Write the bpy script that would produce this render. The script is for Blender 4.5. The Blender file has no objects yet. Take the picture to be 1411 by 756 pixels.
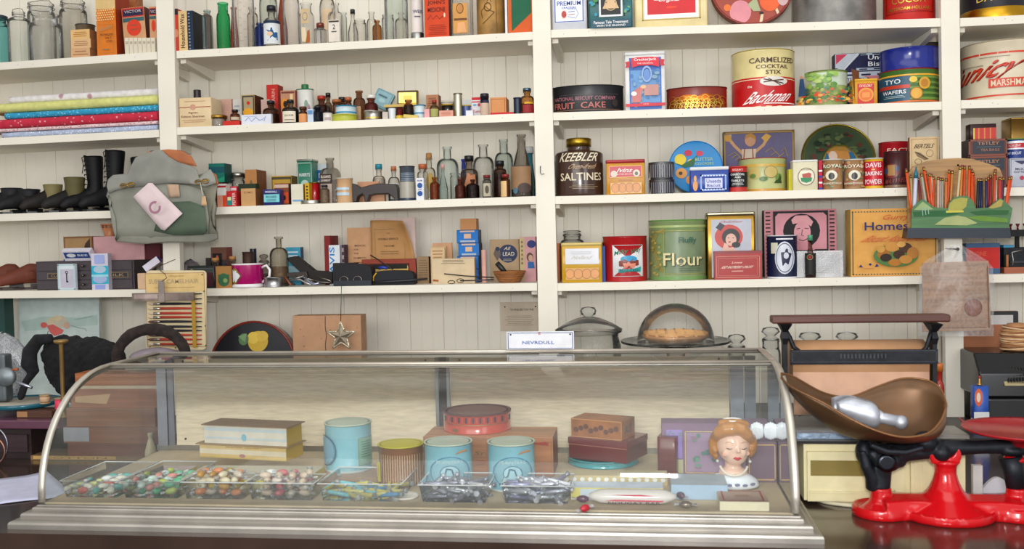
import bpy,bmesh,math,random
from mathutils import Vector,Matrix
R=math.radians
random.seed(7)
SC=bpy.context.scene
COL=SC.collection
# ------------------------------------------------------------------ camera
EYE=1.5
FPX=1350.0
YAW,PIT,ROL=R(7.479),R(-2.080),R(-1.235)
cf=Vector((-math.sin(YAW)*math.cos(PIT),math.cos(YAW)*math.cos(PIT),math.sin(PIT)))
cr0=Vector((math.cos(YAW),math.sin(YAW),0))
cu0=cr0.cross(cf)
cr=math.cos(ROL)*cr0+math.sin(ROL)*cu0
cu=-math.sin(ROL)*cr0+math.cos(ROL)*cu0
cam_data=bpy.data.cameras.new('camera')
cam=bpy.data.objects.new('camera',cam_data)
COL.objects.link(cam)
m3=Matrix((cr,cu,-cf)).transposed()
cam.matrix_world=Matrix.Translation((0,0,EYE))@m3.to_4x4()
cam_data.sensor_fit='HORIZONTAL';cam_data.sensor_width=36.0
cam_data.lens=FPX/1411*36
cam_data.clip_start=0.05
cam_data.dof.use_dof=True
cam_data.dof.focus_distance=3.0
cam_data.dof.aperture_fstop=6.3
SC.camera=cam
# ------------------------------------------------------------------ light
SC.view_settings.view_transform='Standard'
SC.view_settings.look='None'
SC.view_settings.gamma=1.0
SC.view_settings.use_curve_mapping=False
SC.view_settings.exposure=0.15
w=bpy.data.worlds.new('world');SC.world=w;w.use_nodes=True
bg=w.node_tree.nodes['Background']
bg.inputs[0].default_value=(0.985,0.975,0.96,1);bg.inputs[1].default_value=0.62
def area(name,loc,target,sx,sy,power,col=(1,1,1)):
    l=bpy.data.lights.new(name,'AREA');l.shape='RECTANGLE';l.size=sx;l.size_y=sy
    l.energy=power;l.color=col
    o=bpy.data.objects.new(name,l);COL.objects.link(o);o.location=loc
    o.rotation_euler=(Vector(target)-Vector(loc)).to_track_quat('-Z','Y').to_euler()
    return o
area('shop_window_light',(-1.2,-1.6,2.3),(-0.2,3.0,1.5),2.2,1.5,47,(1,0.985,0.95))
area('shop_door_light',(1.9,-1.2,1.9),(0.4,3.0,1.3),1.0,1.8,24,(0.95,0.97,1))
area('flash_light',(0.02,-0.05,1.66),(0.0,3.0,1.2),0.22,0.14,24.0,(0.97,0.98,1))
area('overhead_fill',(0,1.2,2.95),(0,2.0,0),2.6,1.2,16,(1,.98,.95))  # added soft fill from above to brighten the glass case, no known lamp
# ------------------------------------------------------------------ pixel -> place
def ray(px,py):
    return cf*FPX+cr*(px-705.5)+cu*(378-py)
def P(px,py,Y):
    d=ray(px,py);t=Y/d.y
    return d.x*t,EYE+d.z*t
def PX(px,py,Y):return P(px,py,Y)[0]
def PZ(px,py,Y):return P(px,py,Y)[1]
def YZ(px,py,z):
    """depth at which the ray through a pixel meets height z"""
    d=ray(px,py);return(z-EYE)/d.z*d.y
# ------------------------------------------------------------------ materials
def lin(h):
    h=h.lstrip('#');o=[]
    for i in(0,2,4):
        c=int(h[i:i+2],16)/255
        o.append(c/12.92 if c<=.04045 else((c+.055)/1.055)**2.4)
    return o
MATS={}
def M(spec):
    """'#rrggbb[:kind]' -> material; kinds: p paint/paper, g gloss, s satin, m metal, b brushed dark metal, w wood, f fabric/fur, gl glass, l liquid, e glazed, paper"""
    if spec in MATS:return MATS[spec]
    col,_,kind=spec.partition(':');kind=kind or 'p'
    c=lin(col)
    m=bpy.data.materials.new('surface_'+kind+'_'+col[1:]);m.use_nodes=True
    nt=m.node_tree;N=nt.nodes;L=nt.links
    bs=N['Principled BSDF']
    m.diffuse_color=(*c,1)
    if kind in('gl','cg','l','film','cel'):
        out=N['Material Output']
        tr=N.new('ShaderNodeBsdfTransparent');gl=N.new('ShaderNodeBsdfGlossy');gl.inputs['Roughness'].default_value={'film':.12,'cel':.25}.get(kind,.03)
        lw=N.new('ShaderNodeLayerWeight');lw.inputs[0].default_value={'gl':.22,'cg':.22,'l':.3,'film':.3,'cel':.5}[kind]
        mixc=N.new('ShaderNodeMix');mixc.data_type='RGBA'
        k={'gl':.84,'cg':.96,'l':.7,'film':.8,'cel':.7}[kind]
        if kind in('gl','l'):c=[x**(.13 if min(c)>.35 else.36)if kind=='gl' else x**.7 for x in c]
        if kind=='cel':c=[x**.5 for x in c]
        mixc.inputs['A'].default_value=(*c,1);mixc.inputs['B'].default_value=(c[0]*k,c[1]*k,c[2]*k,1)
        L.new(lw.outputs['Facing'],mixc.inputs['Factor']);L.new(mixc.outputs['Result'],tr.inputs['Color'])
        df=N.new('ShaderNodeBsdfDiffuse');df.inputs[0].default_value=(*[x*.9 for x in lin(col)],1)
        nz=N.new('ShaderNodeTexNoise');nz.inputs['Scale'].default_value={'cg':4,'film':25}.get(kind,40)
        mr=N.new('ShaderNodeMapRange');a,b={'gl':(.03,.12),'cg':(.015,.07),'l':(.25,.5),'film':(.02,.14),'cel':(.2,.5)}[kind]
        mr.inputs[1].default_value=.3;mr.inputs[2].default_value=.7;mr.inputs[3].default_value=a;mr.inputs[4].default_value=b
        L.new(nz.outputs[0],mr.inputs[0])
        m1=N.new('ShaderNodeMixShader');L.new(mr.outputs[0],m1.inputs[0]);L.new(tr.outputs[0],m1.inputs[1]);L.new(df.outputs[0],m1.inputs[2])
        m2=N.new('ShaderNodeMixShader');L.new(lw.outputs['Fresnel'],m2.inputs[0]);L.new(m1.outputs[0],m2.inputs[1]);L.new(gl.outputs[0],m2.inputs[2])
        if kind in('gl','cel'):bp=N.new('ShaderNodeBump');bp.inputs['Strength'].default_value=.15 if kind=='gl' else.25;bp.inputs['Distance'].default_value=.004;L.new(nz.outputs[0],bp.inputs['Height']);L.new(bp.outputs[0],gl.inputs['Normal'])
        L.new(m2.outputs[0],out.inputs['Surface'])
        MATS[spec]=m;return m
    tc=N.new('ShaderNodeTexCoord');nz=N.new('ShaderNodeTexNoise');mx=N.new('ShaderNodeMix');mx.data_type='RGBA'
    mp=N.new('ShaderNodeMapping');L.new(tc.outputs['Object'],mp.inputs[0]);L.new(mp.outputs[0],nz.inputs['Vector'])
    rr,met,amt,scl,bump={'p':(.55,0,.10,30,0),'g':(.18,0,.05,20,0),'s':(.35,0,.10,25,0),'m':(.32,1,.12,30,0.02),'b':(.5,.6,.35,40,.2),
 'w':(.45,0,.35,14,.05),'f':(.95,0,.15,60,.15),'fur':(1,0,.6,60,1),'e':(.12,0,.04,10,0),'paper':(.8,0,.12,18,.1),'foil':(.25,.55,.2,60,.6),'al':(.42,.75,.15,14,.05),
 'lea':(.6,0,.30,9,.2),'rust':(.45,.25,.5,16,.2),'galv':(.45,.6,.35,22,.05),'brs':(.42,.55,.5,7,.05),'wall':(.6,0,.06,5,.03),'print':(.4,0,.0,10,0),'ctr':(.14,0,.3,6,.02)}[kind]
    bs.inputs['Roughness'].default_value=rr;bs.inputs['Metallic'].default_value=met
    if kind in 'psgw' or kind=='lea':c=[x**1.13 for x in c]
    bs.inputs['Specular IOR Level'].default_value={'p':.25,'s':.4,'lea':.3,'wall':.4}.get(kind,.5)
    if kind=='w':mp.inputs['Scale'].default_value=(.35,6,6)
    if kind=='lea':nz.inputs['Detail'].default_value=6
    nz.inputs['Scale'].default_value=scl;nz.inputs['Detail'].default_value=max(3,nz.inputs['Detail'].default_value)
    mx.inputs['A'].default_value=(*[min(1,x*(1+amt*.4))for x in c],1)
    mx.inputs['B'].default_value=(*[x*(1-amt)for x in c],1)
    mr=N.new('ShaderNodeMapRange');mr.inputs[1].default_value=.32;mr.inputs[2].default_value=.68
    L.new(nz.outputs[0],mr.inputs[0]);L.new(mr.outputs[0],mx.inputs['Factor']);L.new(mx.outputs['Result'],bs.inputs['Base Color'])
    if bump:
        bp=N.new('ShaderNodeBump');bp.inputs['Strength'].default_value=bump;bp.inputs['Distance'].default_value=.004
        L.new(nz.outputs[0],bp.inputs['Height']);L.new(bp.outputs[0],bs.inputs['Normal'])
    MATS[spec]=m;return m
# ------------------------------------------------------------------ mesh building
class MB:
    def __init__(s):s.v=[];s.f=[];s.m=[];s.sm=[];s.mats=[]
    def mi(s,spec):
        if spec not in s.mats:s.mats.append(spec)
        return s.mats.index(spec)
    def face(s,idx,spec,smooth=False):
        s.f.append(tuple(idx));s.m.append(s.mi(spec));s.sm.append(smooth)
    def add(s,verts,faces,spec,smooth=False):
        b=len(s.v);s.v+=[tuple(p)for p in verts]
        for f in faces:s.face([b+i for i in f],spec,smooth)
    def box(s,x0,x1,y0,y1,z0,z1,spec,front=None,side=None,top=None):
        b=len(s.v)
        s.v+=[(x0,y0,z0),(x1,y0,z0),(x1,y1,z0),(x0,y1,z0),(x0,y0,z1),(x1,y0,z1),(x1,y1,z1),(x0,y1,z1)]
        for f,sp in(((0,1,5,4),front),((1,2,6,5),side),((2,3,7,6),None),((3,0,4,7),side),((4,5,6,7),top),((3,2,1,0),None)):
            s.face([b+i for i in f],sp or spec)
    def loft(s,rings,spec,cap0=True,cap1=True,smooth=True,closed=True):
        """rings: list of (points, [spec])"""
        n=len(rings[0]);b=len(s.v)
        for r in rings:s.v+=[tuple(p)for p in r]
        for k in range(len(rings)-1):
            sp=spec[k]if isinstance(spec,list)else spec
            for i in range(n if closed else n-1):
                j=(i+1)%n
                s.face((b+k*n+i,b+k*n+j,b+(k+1)*n+j,b+(k+1)*n+i),sp,smooth)
        sp0=spec[0]if isinstance(spec,list)else spec;sp1=spec[-1]if isinstance(spec,list)else spec
        if cap0:s.face([b+i for i in reversed(range(n))],sp0)
        if cap1:s.face([b+(len(rings)-1)*n+i for i in range(n)],sp1)
    def lathe(s,prof,spec,n=24,c=(0,0),cap0=True,cap1=True,ysc=1.0,smooth=True):
        s.loft([[(c[0]+r*math.cos(2*math.pi*i/n),c[1]+r*ysc*math.sin(2*math.pi*i/n),z)for i in range(n)]for r,z in prof],spec,cap0,cap1,smooth)
    def tube(s,pts,rad,spec,n=8,closed=False,cap=True):
        pts=[Vector(p)for p in pts];rings=[];N_=len(pts)
        up=Vector((0.13,0.2,1)).normalized();prev=None
        for i,p in enumerate(pts):
            if closed:t=pts[(i+1)%N_]-pts[i-1]
            else:t=pts[min(i+1,N_-1)]-pts[max(i-1,0)]
            t.normalize()
            if prev is None:
                a=t.cross(up)
                if a.length<.1:a=t.cross(Vector((1,0,0)))
            else:a=prev-t*prev.dot(t)
            a.normalize();prev=a;bb=t.cross(a)
            r=rad[i]if isinstance(rad,(list,tuple))else rad
            rings.append([p+a*r*math.cos(2*math.pi*k/n)+bb*r*math.sin(2*math.pi*k/n)for k in range(n)])
        if closed:rings.append(rings[0]);cap=False
        s.loft(rings,spec,cap,cap)
    def ell(s,c,r,spec,n=12,rings=7,rot=None):
        rr=[]
        for k in range(rings+1):
            a=math.pi*k/rings-math.pi/2;q=max(.02,math.cos(a))
            pts=[Vector((r[0]*q*math.cos(2*math.pi*i/n),r[1]*q*math.sin(2*math.pi*i/n),r[2]*math.sin(a)))for i in range(n)]
            if rot is not None:pts=[rot@p for p in pts]
            rr.append([p+Vector(c)for p in pts])
        s.loft(rr,spec)
    def prism(s,poly,y0,y1,spec,front=None):
        """polygon in x,z extruded along y"""
        n=len(poly);b=len(s.v)
        s.v+=[(x,y0,z)for x,z in poly]+[(x,y1,z)for x,z in poly]
        a=sum(poly[i][0]*poly[(i+1)%n][1]-poly[(i+1)%n][0]*poly[i][1]for i in range(n))
        F0=list(range(b,b+n));F1=list(range(b+n,b+2*n))
        if a>0:s.face(F0,front or spec);s.face(list(reversed(F1)),spec)
        else:s.face(list(reversed(F0)),front or spec);s.face(F1,spec)
        for i in range(n):
            j=(i+1)%n
            q=(F0[j],F0[i],F1[i],F1[j])if a>0 else(F0[i],F0[j],F1[j],F1[i])
            s.face(q,spec)
    def build(s,name,parent=None,loc=(0,0,0),mods=None):
        me=bpy.data.meshes.new(name);me.from_pydata(s.v,[],s.f)
        for sp in s.mats:me.materials.append(M(sp))
        me.polygons.foreach_set('material_index',s.m);me.polygons.foreach_set('use_smooth',s.sm)
        me.update()
        o=bpy.data.objects.new(name,me);COL.objects.link(o);o.location=loc
        if parent:o.parent=parent
        return o
def remesh(mb,name,vox,parent=None,loc=(0,0,0),sm=4):
    """fuse overlapping closed pieces of one material into one continuous skin"""
    o=mb.build(name)
    md=o.modifiers.new('r','REMESH');md.mode='VOXEL';md.voxel_size=vox;md.use_smooth_shade=True
    if sm:m2=o.modifiers.new('s','SMOOTH');m2.iterations=sm;m2.factor=.5
    dg=bpy.context.evaluated_depsgraph_get();dg.update()
    me=bpy.data.meshes.new_from_object(o.evaluated_get(dg))
    o.modifiers.clear();o.data=me;me.name=name
    if not me.materials:me.materials.append(M(mb.mats[0]))
    for p in me.polygons:p.use_smooth=True
    o.location=loc
    if parent:o.parent=parent
    return o
def tag(o,label,cat,grp=None):
    o['label']=label;o['category']=cat
    if grp:o['group']=grp
    return o
def empty(name,loc,label,cat,grp=None,rot=(0,0,0)):
    o=bpy.data.objects.new(name,None);COL.objects.link(o);o.location=loc;o.rotation_euler=rot
    o.empty_display_size=.02
    return tag(o,label,cat,grp)
def struct(o):o['kind']='structure';return o
# ------------------------------------------------------------------ lettering
_tx={}
def text_mesh(t):
    if t in _tx:return _tx[t]
    cu_=bpy.data.curves.new('t','FONT');cu_.body=t;cu_.resolution_u=2;cu_.offset=0.012
    o=bpy.data.objects.new('t',cu_);COL.objects.link(o)
    dg=bpy.context.evaluated_depsgraph_get();dg.update()
    me=bpy.data.meshes.new_from_object(o.evaluated_get(dg))
    vs=[(v.co.x,v.co.y)for v in me.vertices];fs=[tuple(p.vertices)for p in me.polygons]
    bpy.data.objects.remove(o);bpy.data.meshes.remove(me);bpy.data.curves.remove(cu_)
    x0=min(v[0]for v in vs);x1=max(v[0]for v in vs);y0=min(v[1]for v in vs);y1=max(v[1]for v in vs)
    vs=[((x-x0)/(x1-x0),(y-y0)/(y1-y0))for x,y in vs]
    _tx[t]=(vs,fs);return _tx[t]
class Flat:  # printed face: origin, u axis, v axis, normal
    def __init__(s,o,u,v,n):s.o,s.u,s.v,s.n=Vector(o),Vector(u),Vector(v),Vector(n)
    def at(s,u,v,off):return s.o+s.u*u+s.v*v+s.n*off
    def mid(s,a,b,t):return a+(b-a)*t
    nseg=1
class Cyl:
    def __init__(s,r,z0,h,phi=0,ysc=1):s.r,s.z0,s.h,s.phi,s.ysc=r,z0,h,phi,ysc
    def at(s,u,v,off):
        a=math.asin(max(-1,min(1,2*u-1)))-s.phi if not isinstance(u,Ang)else u.a-s.phi
        r=s.r+off
        return Vector((r*math.sin(a),-r*math.cos(a)*s.ysc,s.z0+s.h*v))
    def mid(s,a,b,t):
        A=math.asin(max(-1,min(1,2*a-1)));B=math.asin(max(-1,min(1,2*b-1)))
        return(math.sin(A+(B-A)*t)+1)/2
    nseg=8
class Ang:
    def __init__(s,a):s.a=a
def decals(mb,sf,decs,off0=.0005):
    off=off0
    for d in decs:
        k=d[0];off+=.00022
        if k=='r':
            _,u0,v0,u1,v1,c=d
            n=sf.nseg;b=len(mb.v)
            for i in range(n+1):
                u=sf.mid(u0,u1,i/n)
                mb.v.append(tuple(sf.at(u,v0,off)));mb.v.append(tuple(sf.at(u,v1,off)))
            for i in range(n):mb.face((b+2*i,b+2*i+2,b+2*i+3,b+2*i+1),c,sf.nseg>1)
        elif k=='e' or k=='p':
            if k=='e':
                _,uc,vc,ru,rv,c=d[:6];n=20
                poly=[(uc+ru*math.cos(2*math.pi*i/n),vc+rv*math.sin(2*math.pi*i/n))for i in range(n)]
            else:
                poly,c=d[1],d[2];n=len(poly)
                uc=sum(p[0]for p in poly)/n;vc=sum(p[1]for p in poly)/n
            if isinstance(sf,Flat):
                a=sum(poly[i][0]*poly[(i+1)%n][1]-poly[(i+1)%n][0]*poly[i][1]for i in range(n))
                if a<0:poly=poly[::-1]
                b=len(mb.v);mb.v+=[tuple(sf.at(u,v,off))for u,v in poly];mb.face(range(b,b+n),c)
            else:
                b=len(mb.v);K=4
                for q in range(1,K+1):
                    mb.v+=[tuple(sf.at(uc+(u-uc)*q/K,vc+(v-vc)*q/K,off))for u,v in poly]
                mb.v.append(tuple(sf.at(uc,vc,off)));ctr=len(mb.v)-1
                for i in range(n):
                    j=(i+1)%n;mb.face((ctr,b+i,b+j),c,True)
                    for q in range(K-1):mb.face((b+q*n+i,b+(q+1)*n+i,b+(q+1)*n+j,b+q*n+j),c,True)
        elif k=='o':  # ring outline
            _,uc,vc,ru,rv,t,c=d;n=24;b=len(mb.v)
            for i in range(n):
                a=2*math.pi*i/n
                for q in(1,1-t):mb.v.append(tuple(sf.at(uc+ru*q*math.cos(a),vc+rv*q*math.sin(a),off)))
            for i in range(n):
                j=(i+1)%n;mb.face((b+2*i,b+2*j,b+2*j+1,b+2*i+1),c)
        elif k=='b':  # rectangular border
            _,u0,v0,u1,v1,t,tv,c=d
            for q in((u0,v0,u1,v0+tv),(u0,v1-tv,u1,v1),(u0,v0,u0+t,v1),(u1-t,v0,u1,v1)):
                n=sf.nseg;b=len(mb.v)
                for i in range(n+1):
                    u=sf.mid(q[0],q[2],i/n)
                    mb.v.append(tuple(sf.at(u,q[1],off)));mb.v.append(tuple(sf.at(u,q[3],off)))
                for i in range(n):mb.face((b+2*i,b+2*i+2,b+2*i+3,b+2*i+1),c)
        elif k=='l':  # stroke
            _,pts,wd,c=d
            if isinstance(sf,Cyl):pts=[(pts[i][0]+(pts[i+1][0]-pts[i][0])*t/6,pts[i][1]+(pts[i+1][1]-pts[i][1])*t/6)for i in range(len(pts)-1)for t in range(6)]+[pts[-1]]
            L_=[sf.at(u,v,off)for u,v in pts];b=len(mb.v)
            for i,p in enumerate(L_):
                t=(L_[min(i+1,len(L_)-1)]-L_[max(i-1,0)]).normalized()
                nn=(sf.n if isinstance(sf,Flat)else Vector((p.x,p.y,0)).normalized())
                s_=t.cross(nn)*wd/2
                mb.v+=[tuple(p-s_),tuple(p+s_)]
            for i in range(len(L_)-1):mb.face((b+2*i,b+2*i+1,b+2*i+3,b+2*i+2),c)
        elif k=='t':  # lettering: text, u centre, v centre, width, height, colour, slant, rotate90
            _,t,uc,vc,wu,hv,c=d[:7];sh=d[7]if len(d)>7 else 0;rot=d[8]if len(d)>8 else 0
            vs,fs=text_mesh(t);b=len(mb.v)
            if isinstance(sf,Cyl):
                A=math.asin(max(-1,min(1,2*(uc-wu/2)-1)));B=math.asin(max(-1,min(1,2*(uc+wu/2)-1)))
            for x,y in vs:
                x2=x+sh*(y-.5)
                if rot==90:p=sf.at(uc+(.5-y)*wu,vc+(x2-.5)*hv,off)
                elif rot==-90:p=sf.at(uc+(y-.5)*wu,vc+(.5-x2)*hv,off)
                elif isinstance(sf,Cyl):p=sf.at(Ang(A+(B-A)*x2),vc+(y-.5)*hv+(rot or 0)*(x2-.5),off)
                else:p=sf.at(uc+(x2-.5)*wu,vc+(y-.5)*hv+(rot or 0)*(x2-.5),off)
                mb.v.append(tuple(p))
            for f in fs:mb.face([b+i for i in f],c)
def lines(u0,u1,v0,v1,n,c,t=.35):
    """rows of illegible small print, ragged right"""
    o=[];rnd=random.Random(int(u0*977+v0*331+n))
    for i in range(n):
        v=v1-(v1-v0)*(i+.5)/n;q=rnd.uniform(.75,1);hh=(v1-v0)/n*t/2
        mid=(u0+u1)/2;hw=(u1-u0)/2*q
        o.append(('r',mid-hw,v-hh,mid+hw,v+hh,c))
    return o
# ------------------------------------------------------------------ shelf geometry
YS=3.0  # front edge of the shelves
YW=3.247  # face of the panelled wall
BOARD={  # bay+row : front top edge, left and right (pixels)
 'A1':(0,86,216,71.4),'A2':(0,190,219,178.6),'A3':(0,294.7,220,288),'A4':(0,401,222,398.2),
 'B1':(243,70,735,43.6),'B2':(243,175.5,737,155.5),'B3':(246,287,739,270),'B4':(250,398,740,389.7),
 'C1':(759,41,1296,25),'C2':(760,155,1298,139.8),'C3':(761,270.4,1300,257),'C4':(764,390.3,1302,379),
 'D1':(1323,25,1411,20.5),'D2':(1324,138,1411,136),'D3':(1325,259,1411,258),'D4':(1327,379,1411,377)}
BW={}
for k_,(a,b,c,d)in BOARD.items():
    X0,Z0=P(a,b,YS);X1,Z1=P(c,d,YS)
    BW[k_]=(X0,Z0,X1,Z1)
ZC=0.94  # counter top
ZB=0.95  # back counter top
ZK=0.981  # floor of the glass case
def surfz(sh,X,Y=0):
    if sh=='K':return ZK
    if sh=='F':return ZC
    if sh=='G':return ZB
    x0,z0,x1,z1=BW[sh]
    return z0+(z1-z0)*(X-x0)/(x1-x0)
TOPS={}
def base_of(sh,on,X):
    if isinstance(on,(int,float)):return on
    if on is not None:return TOPS[on.name]
    return surfz(sh,X)
def y_of(sh,yo,px,on=None):
    """shelf items: yo metres behind the shelf edge; counter items: yo is the absolute depth"""
    return yo if sh in 'KFG' else YS+yo
def catof(name,cat):return cat or name.split('_')[-1]
def B(name,sh,x0,x1,top,yo,d,col,label,dec=(),cat=None,grp=None,side=None,topc=None,rot=0,roll=0,lean=0,on=None,lid=None,rs=(),w=None,h=None,bev=0,part='printed_front',rc=0,lidover=.0015):
    """rectangular box, carton, book or rectangular tin"""
    Y=y_of(sh,yo,x0);xm=(x0+x1)/2
    X0,X1=PX(x0,top+20,Y),PX(x1,top+20,Y);cx=(X0+X1)/2
    z0=base_of(sh,on,cx);W=w or(X1-X0)
    H=h or(PZ(xm,top,Y)-z0)
    rt=(R(lean),R(roll),R(rot))
    multi=bool(dec or rs or lid)
    mb=MB();bt=H if not lid else H-lid[1]
    if rc:
        def rr(ins,z,hx=W/2,hy=d/2):
            pts=[];c=max(.0005,rc-ins)
            for qx,qy,a0 in((1,-1,-90),(1,1,0),(-1,1,90),(-1,-1,180)):
                for k in range(5):
                    a=R(a0+90*k/4);pts.append((qx*(hx-rc)+c*math.cos(a),d/2+qy*(hy-rc)+c*math.sin(a),z))
            return pts
        mb.loft([rr(.001,0),rr(0,.001),rr(0,bt-.001),rr(.001,bt)],col)
    else:mb.box(-W/2,W/2,0,d,0,bt,col,None,side,topc)
    if multi:
        root=empty(name,(cx,Y,z0),label,catof(name,cat),grp,rt)
        o=mb.build('body',root)
    else:
        root=mb.build(name,None,(cx,Y,z0));root.rotation_euler=rt;tag(root,label,catof(name,cat),grp);o=root
    if bev:
        md=o.modifiers.new('b','BEVEL');md.width=bev;md.segments=2
    if lid:
        q=MB();e=lidover
        if rc:
            q.loft([rr(-e,bt-.001),rr(-e,H-.002),rr(.001-e,H-.0005),rr(.003,H)],lid[0])
        else:q.box(-W/2-e,W/2+e,-e,d+e,bt-(.0 if not e else.0),H,lid[0])
        q.build('lid',root)
    if dec:
        q=MB();decals(q,Flat((-W/2,0,0),(W,0,0),(0,0,H),(0,-1,0)),dec,.0004+(e if lid else 0));q.build(part,root)
    if rs:
        q=MB();decals(q,Flat((W/2,0,0),(0,d,0),(0,0,H),(1,0,0)),rs,.0004+(e if lid else 0));q.build('printed_side',root)
    root['w']=W
    del root['w']
    TOPS[root.name]=z0+H
    return root
def T(name,sh,x0,x1,top,yo,col,label,lid=None,dec=(),cat=None,grp=None,on=None,bot=None,n=28,topc=None,ysc=1.0,lidr=.0012,open_=False,taper=1.0,bead=True,part='label',knob=None):
    """round tin, can, canister or tub: x0..x1 is the silhouette"""
    Y=y_of(sh,yo,x0)
    for _ in range(3):
        r=(PX(x1,top+20,Y)-PX(x0,top+20,Y))/2
        Yc=(y_of(sh,yo,x0))+r*ysc
        Y=Yc
    r=(PX(x1,top+20,Yc)-PX(x0,top+20,Yc))/2*.995
    cx=(PX(x1,top+20,Yc)+PX(x0,top+20,Yc))/2
    z0=base_of(sh,on,cx)
    H=PZ((x0+x1)/2,top,Yc-r*.6*ysc)-z0
    phi=math.atan2(cx,Yc)
    lh=lid[1]if lid else 0
    if isinstance(lh,float)and lh<1:lh=H*lh
    root=empty(name,(cx,Yc,z0),label,catof(name,cat),grp)
    mb=MB();bt=H-lh
    b=.0012 if bead and r>.015 else.0
    rb=r*taper
    pr=[(rb-.001,0),(rb+b*.4,.001),(rb+b*.4,.003),(rb-b*.4,.0045),(r-b*.4,bt-.004),(r+b*.2,bt-.003),(r+b*.2,bt-.0008),(r-.001,bt)]
    mb.lathe(pr,col,n,ysc=ysc,cap1=not open_)
    if topc and not lid:mb.lathe([(r*.93,bt+.0004),(r*.9,bt+.0008)],topc,n,ysc=ysc)
    if bot:q=MB();q.lathe([(r+b*.5,0),(r+b*.6,.001),(r+b*.6,bot[1]),(r,bot[1]+.001)],bot[0],n,ysc=ysc);q.build('base_band',root)
    mb.build('body',root)
    if lid:
        q=MB();R_=r+lidr
        q.lathe([(R_-.0008,bt),(R_,bt+.0012),(R_,H-.003),(R_-.0012,H-.0008),(R_-.003,H),(R_*.9,H-.0012),(R_*.86,H-.0006)],lid[0],n,ysc=ysc)
        if knob:q.lathe([(knob[0]*.4,H-.001),(knob[0]*.5,H+.01),(knob[0],H+.018),(knob[0]*.8,H+.03),(.002,H+.034)],lid[0],14)
        q.build('lid',root)
    if dec:
        q=MB();decals(q,Cyl(r,0,H,phi,ysc),dec,.0012 if any(x[2]>1-lh/H for x in dec if x[0]=='r')else.0008);q.build(part,root)
    TOPS[root.name]=z0+H
    return root
PROF={  # (height fraction, radius fraction) body to neck, neck ratio handled separately
 'round':(.62,.78),'tall':(.50,.72),'slope':(.35,.78),'jar':(.80,.88),'wide':(.70,.82),'short':(.66,.80)}
def G(name,sh,x0,x1,top,yo,glass,label,shape='round',neck=.42,cap=None,dec=(),liq=None,cat=None,grp=None,on=None,sec='round',ysc=1.0,lip=1.25,n=20,caph=None,stopper=None):
    """glass bottle or jar: silhouette x0..x1, top of the cap or lip"""
    Y0=y_of(sh,yo,x0);Yc=Y0
    for _ in range(3):
        r=(PX(x1,top+20,Yc)-PX(x0,top+20,Yc))/2
        Yc=Y0+r*ysc
    cx=(PX(x1,top+20,Yc)+PX(x0,top+20,Yc))/2;r*=.99
    z0=base_of(sh,on,cx);H=PZ((x0+x1)/2,top,Yc)-z0
    phi=math.atan2(cx,Yc)
    s0,s1=PROF[shape]
    nr=r*neck
    ch=0
    if cap:ch=caph or min(.022,max(.008,H*.13))
    gh=H-ch*.75 if cap else H
    if stopper:gh=H-stopper
    root=empty(name,(cx,Yc,z0),label,catof(name,cat),grp)
    pr=[(r*.9,0),(r*.985,.002),(r,.006),(r,gh*s0)]
    for k in range(1,6):
        t=k/5;a=t*math.pi/2
        rr=nr+(r-nr)*(math.cos(a)**.8 if k<5 else 0);pr.append((rr,gh*(s0+(s1-s0)*math.sin(a)**1.1)))
    if shape=='slope':
        pr=[(r*.9,0),(r*.985,.002),(r,.006),(r,gh*s0)]
        for k in range(1,6):
            t=k/5;pr.append((nr+(r-nr)*(1-t)**.9*(1 if k<5 else 0),gh*(s0+(s1-s0)*t)))
    pr+=[(nr,gh*(s1+.02)),(nr*.98,gh-.008 if gh>.05 else gh*.9),(nr*lip,gh-.006 if gh>.05 else gh*.92),(nr*lip,gh-.001),(nr*lip*.9,gh)]
    q=MB()
    def ring(rr,z):
        pts=[]
        for i in range(n):
            a=2*math.pi*i/n;c_,s_=math.cos(a),math.sin(a)
            if sec=='sq' and rr>nr*1.3:
                e=.35;c_=math.copysign(abs(c_)**e,c_)*.97;s_=math.copysign(abs(s_)**e,s_)*.97
            yy=ysc if rr>nr*1.35 else max(ysc,min(1,ysc*r/max(rr,1e-4)))
            pts.append((rr*c_,rr*s_*(ysc if rr>nr*1.35 else min(1.0,yy)),z))
        return pts
    q.loft([ring(a,b)for a,b in pr],glass,True,False)
    q.build('glass',root)
    if liq:
        q=MB();lf=liq[1];s_=.93
        pp=[(a*s_,max(.003,b))for a,b in pr if b<gh*lf];last=pp[-1][0]
        pp.append((last,gh*lf))
        q.loft([ring(a,b)for a,b in pp],liq[0]);q.build('contents',root)
    if cap:
        q=MB();cr_=nr*lip*1.08
        if 'cork' in cap:
            q.lathe([(nr*.8,gh-.006),(nr*.9,gh),(nr*1.15,gh+.002),(nr*1.1,H),(nr*.9,H+.0005)],'#b98a55:p',14);q.build('cork',root)
        else:
            q.lathe([(cr_,H-ch),(cr_,H-.0015),(cr_*.9,H)],cap,16);q.build('cap',root)
    if stopper:
        q=MB();q.lathe([(nr*.8,gh-.004),(nr*1.05,gh+.001),(nr*.5,gh+stopper*.25),(nr*1.1,gh+stopper*.6),(nr*.9,gh+stopper*.9),(nr*.2,H)],glass,14);q.build('stopper',root)
    if dec:
        q=MB()
        sf=Cyl(r,0,gh,phi,ysc)if sec=='round' else Flat((-r*.9,-r*ysc*.985,0),(r*1.8,0,0),(0,0,gh),(0,-1,0))
        decals(q,sf,dec,.001);q.build('label',root)
    TOPS[root.name]=z0+H
    return root
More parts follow.
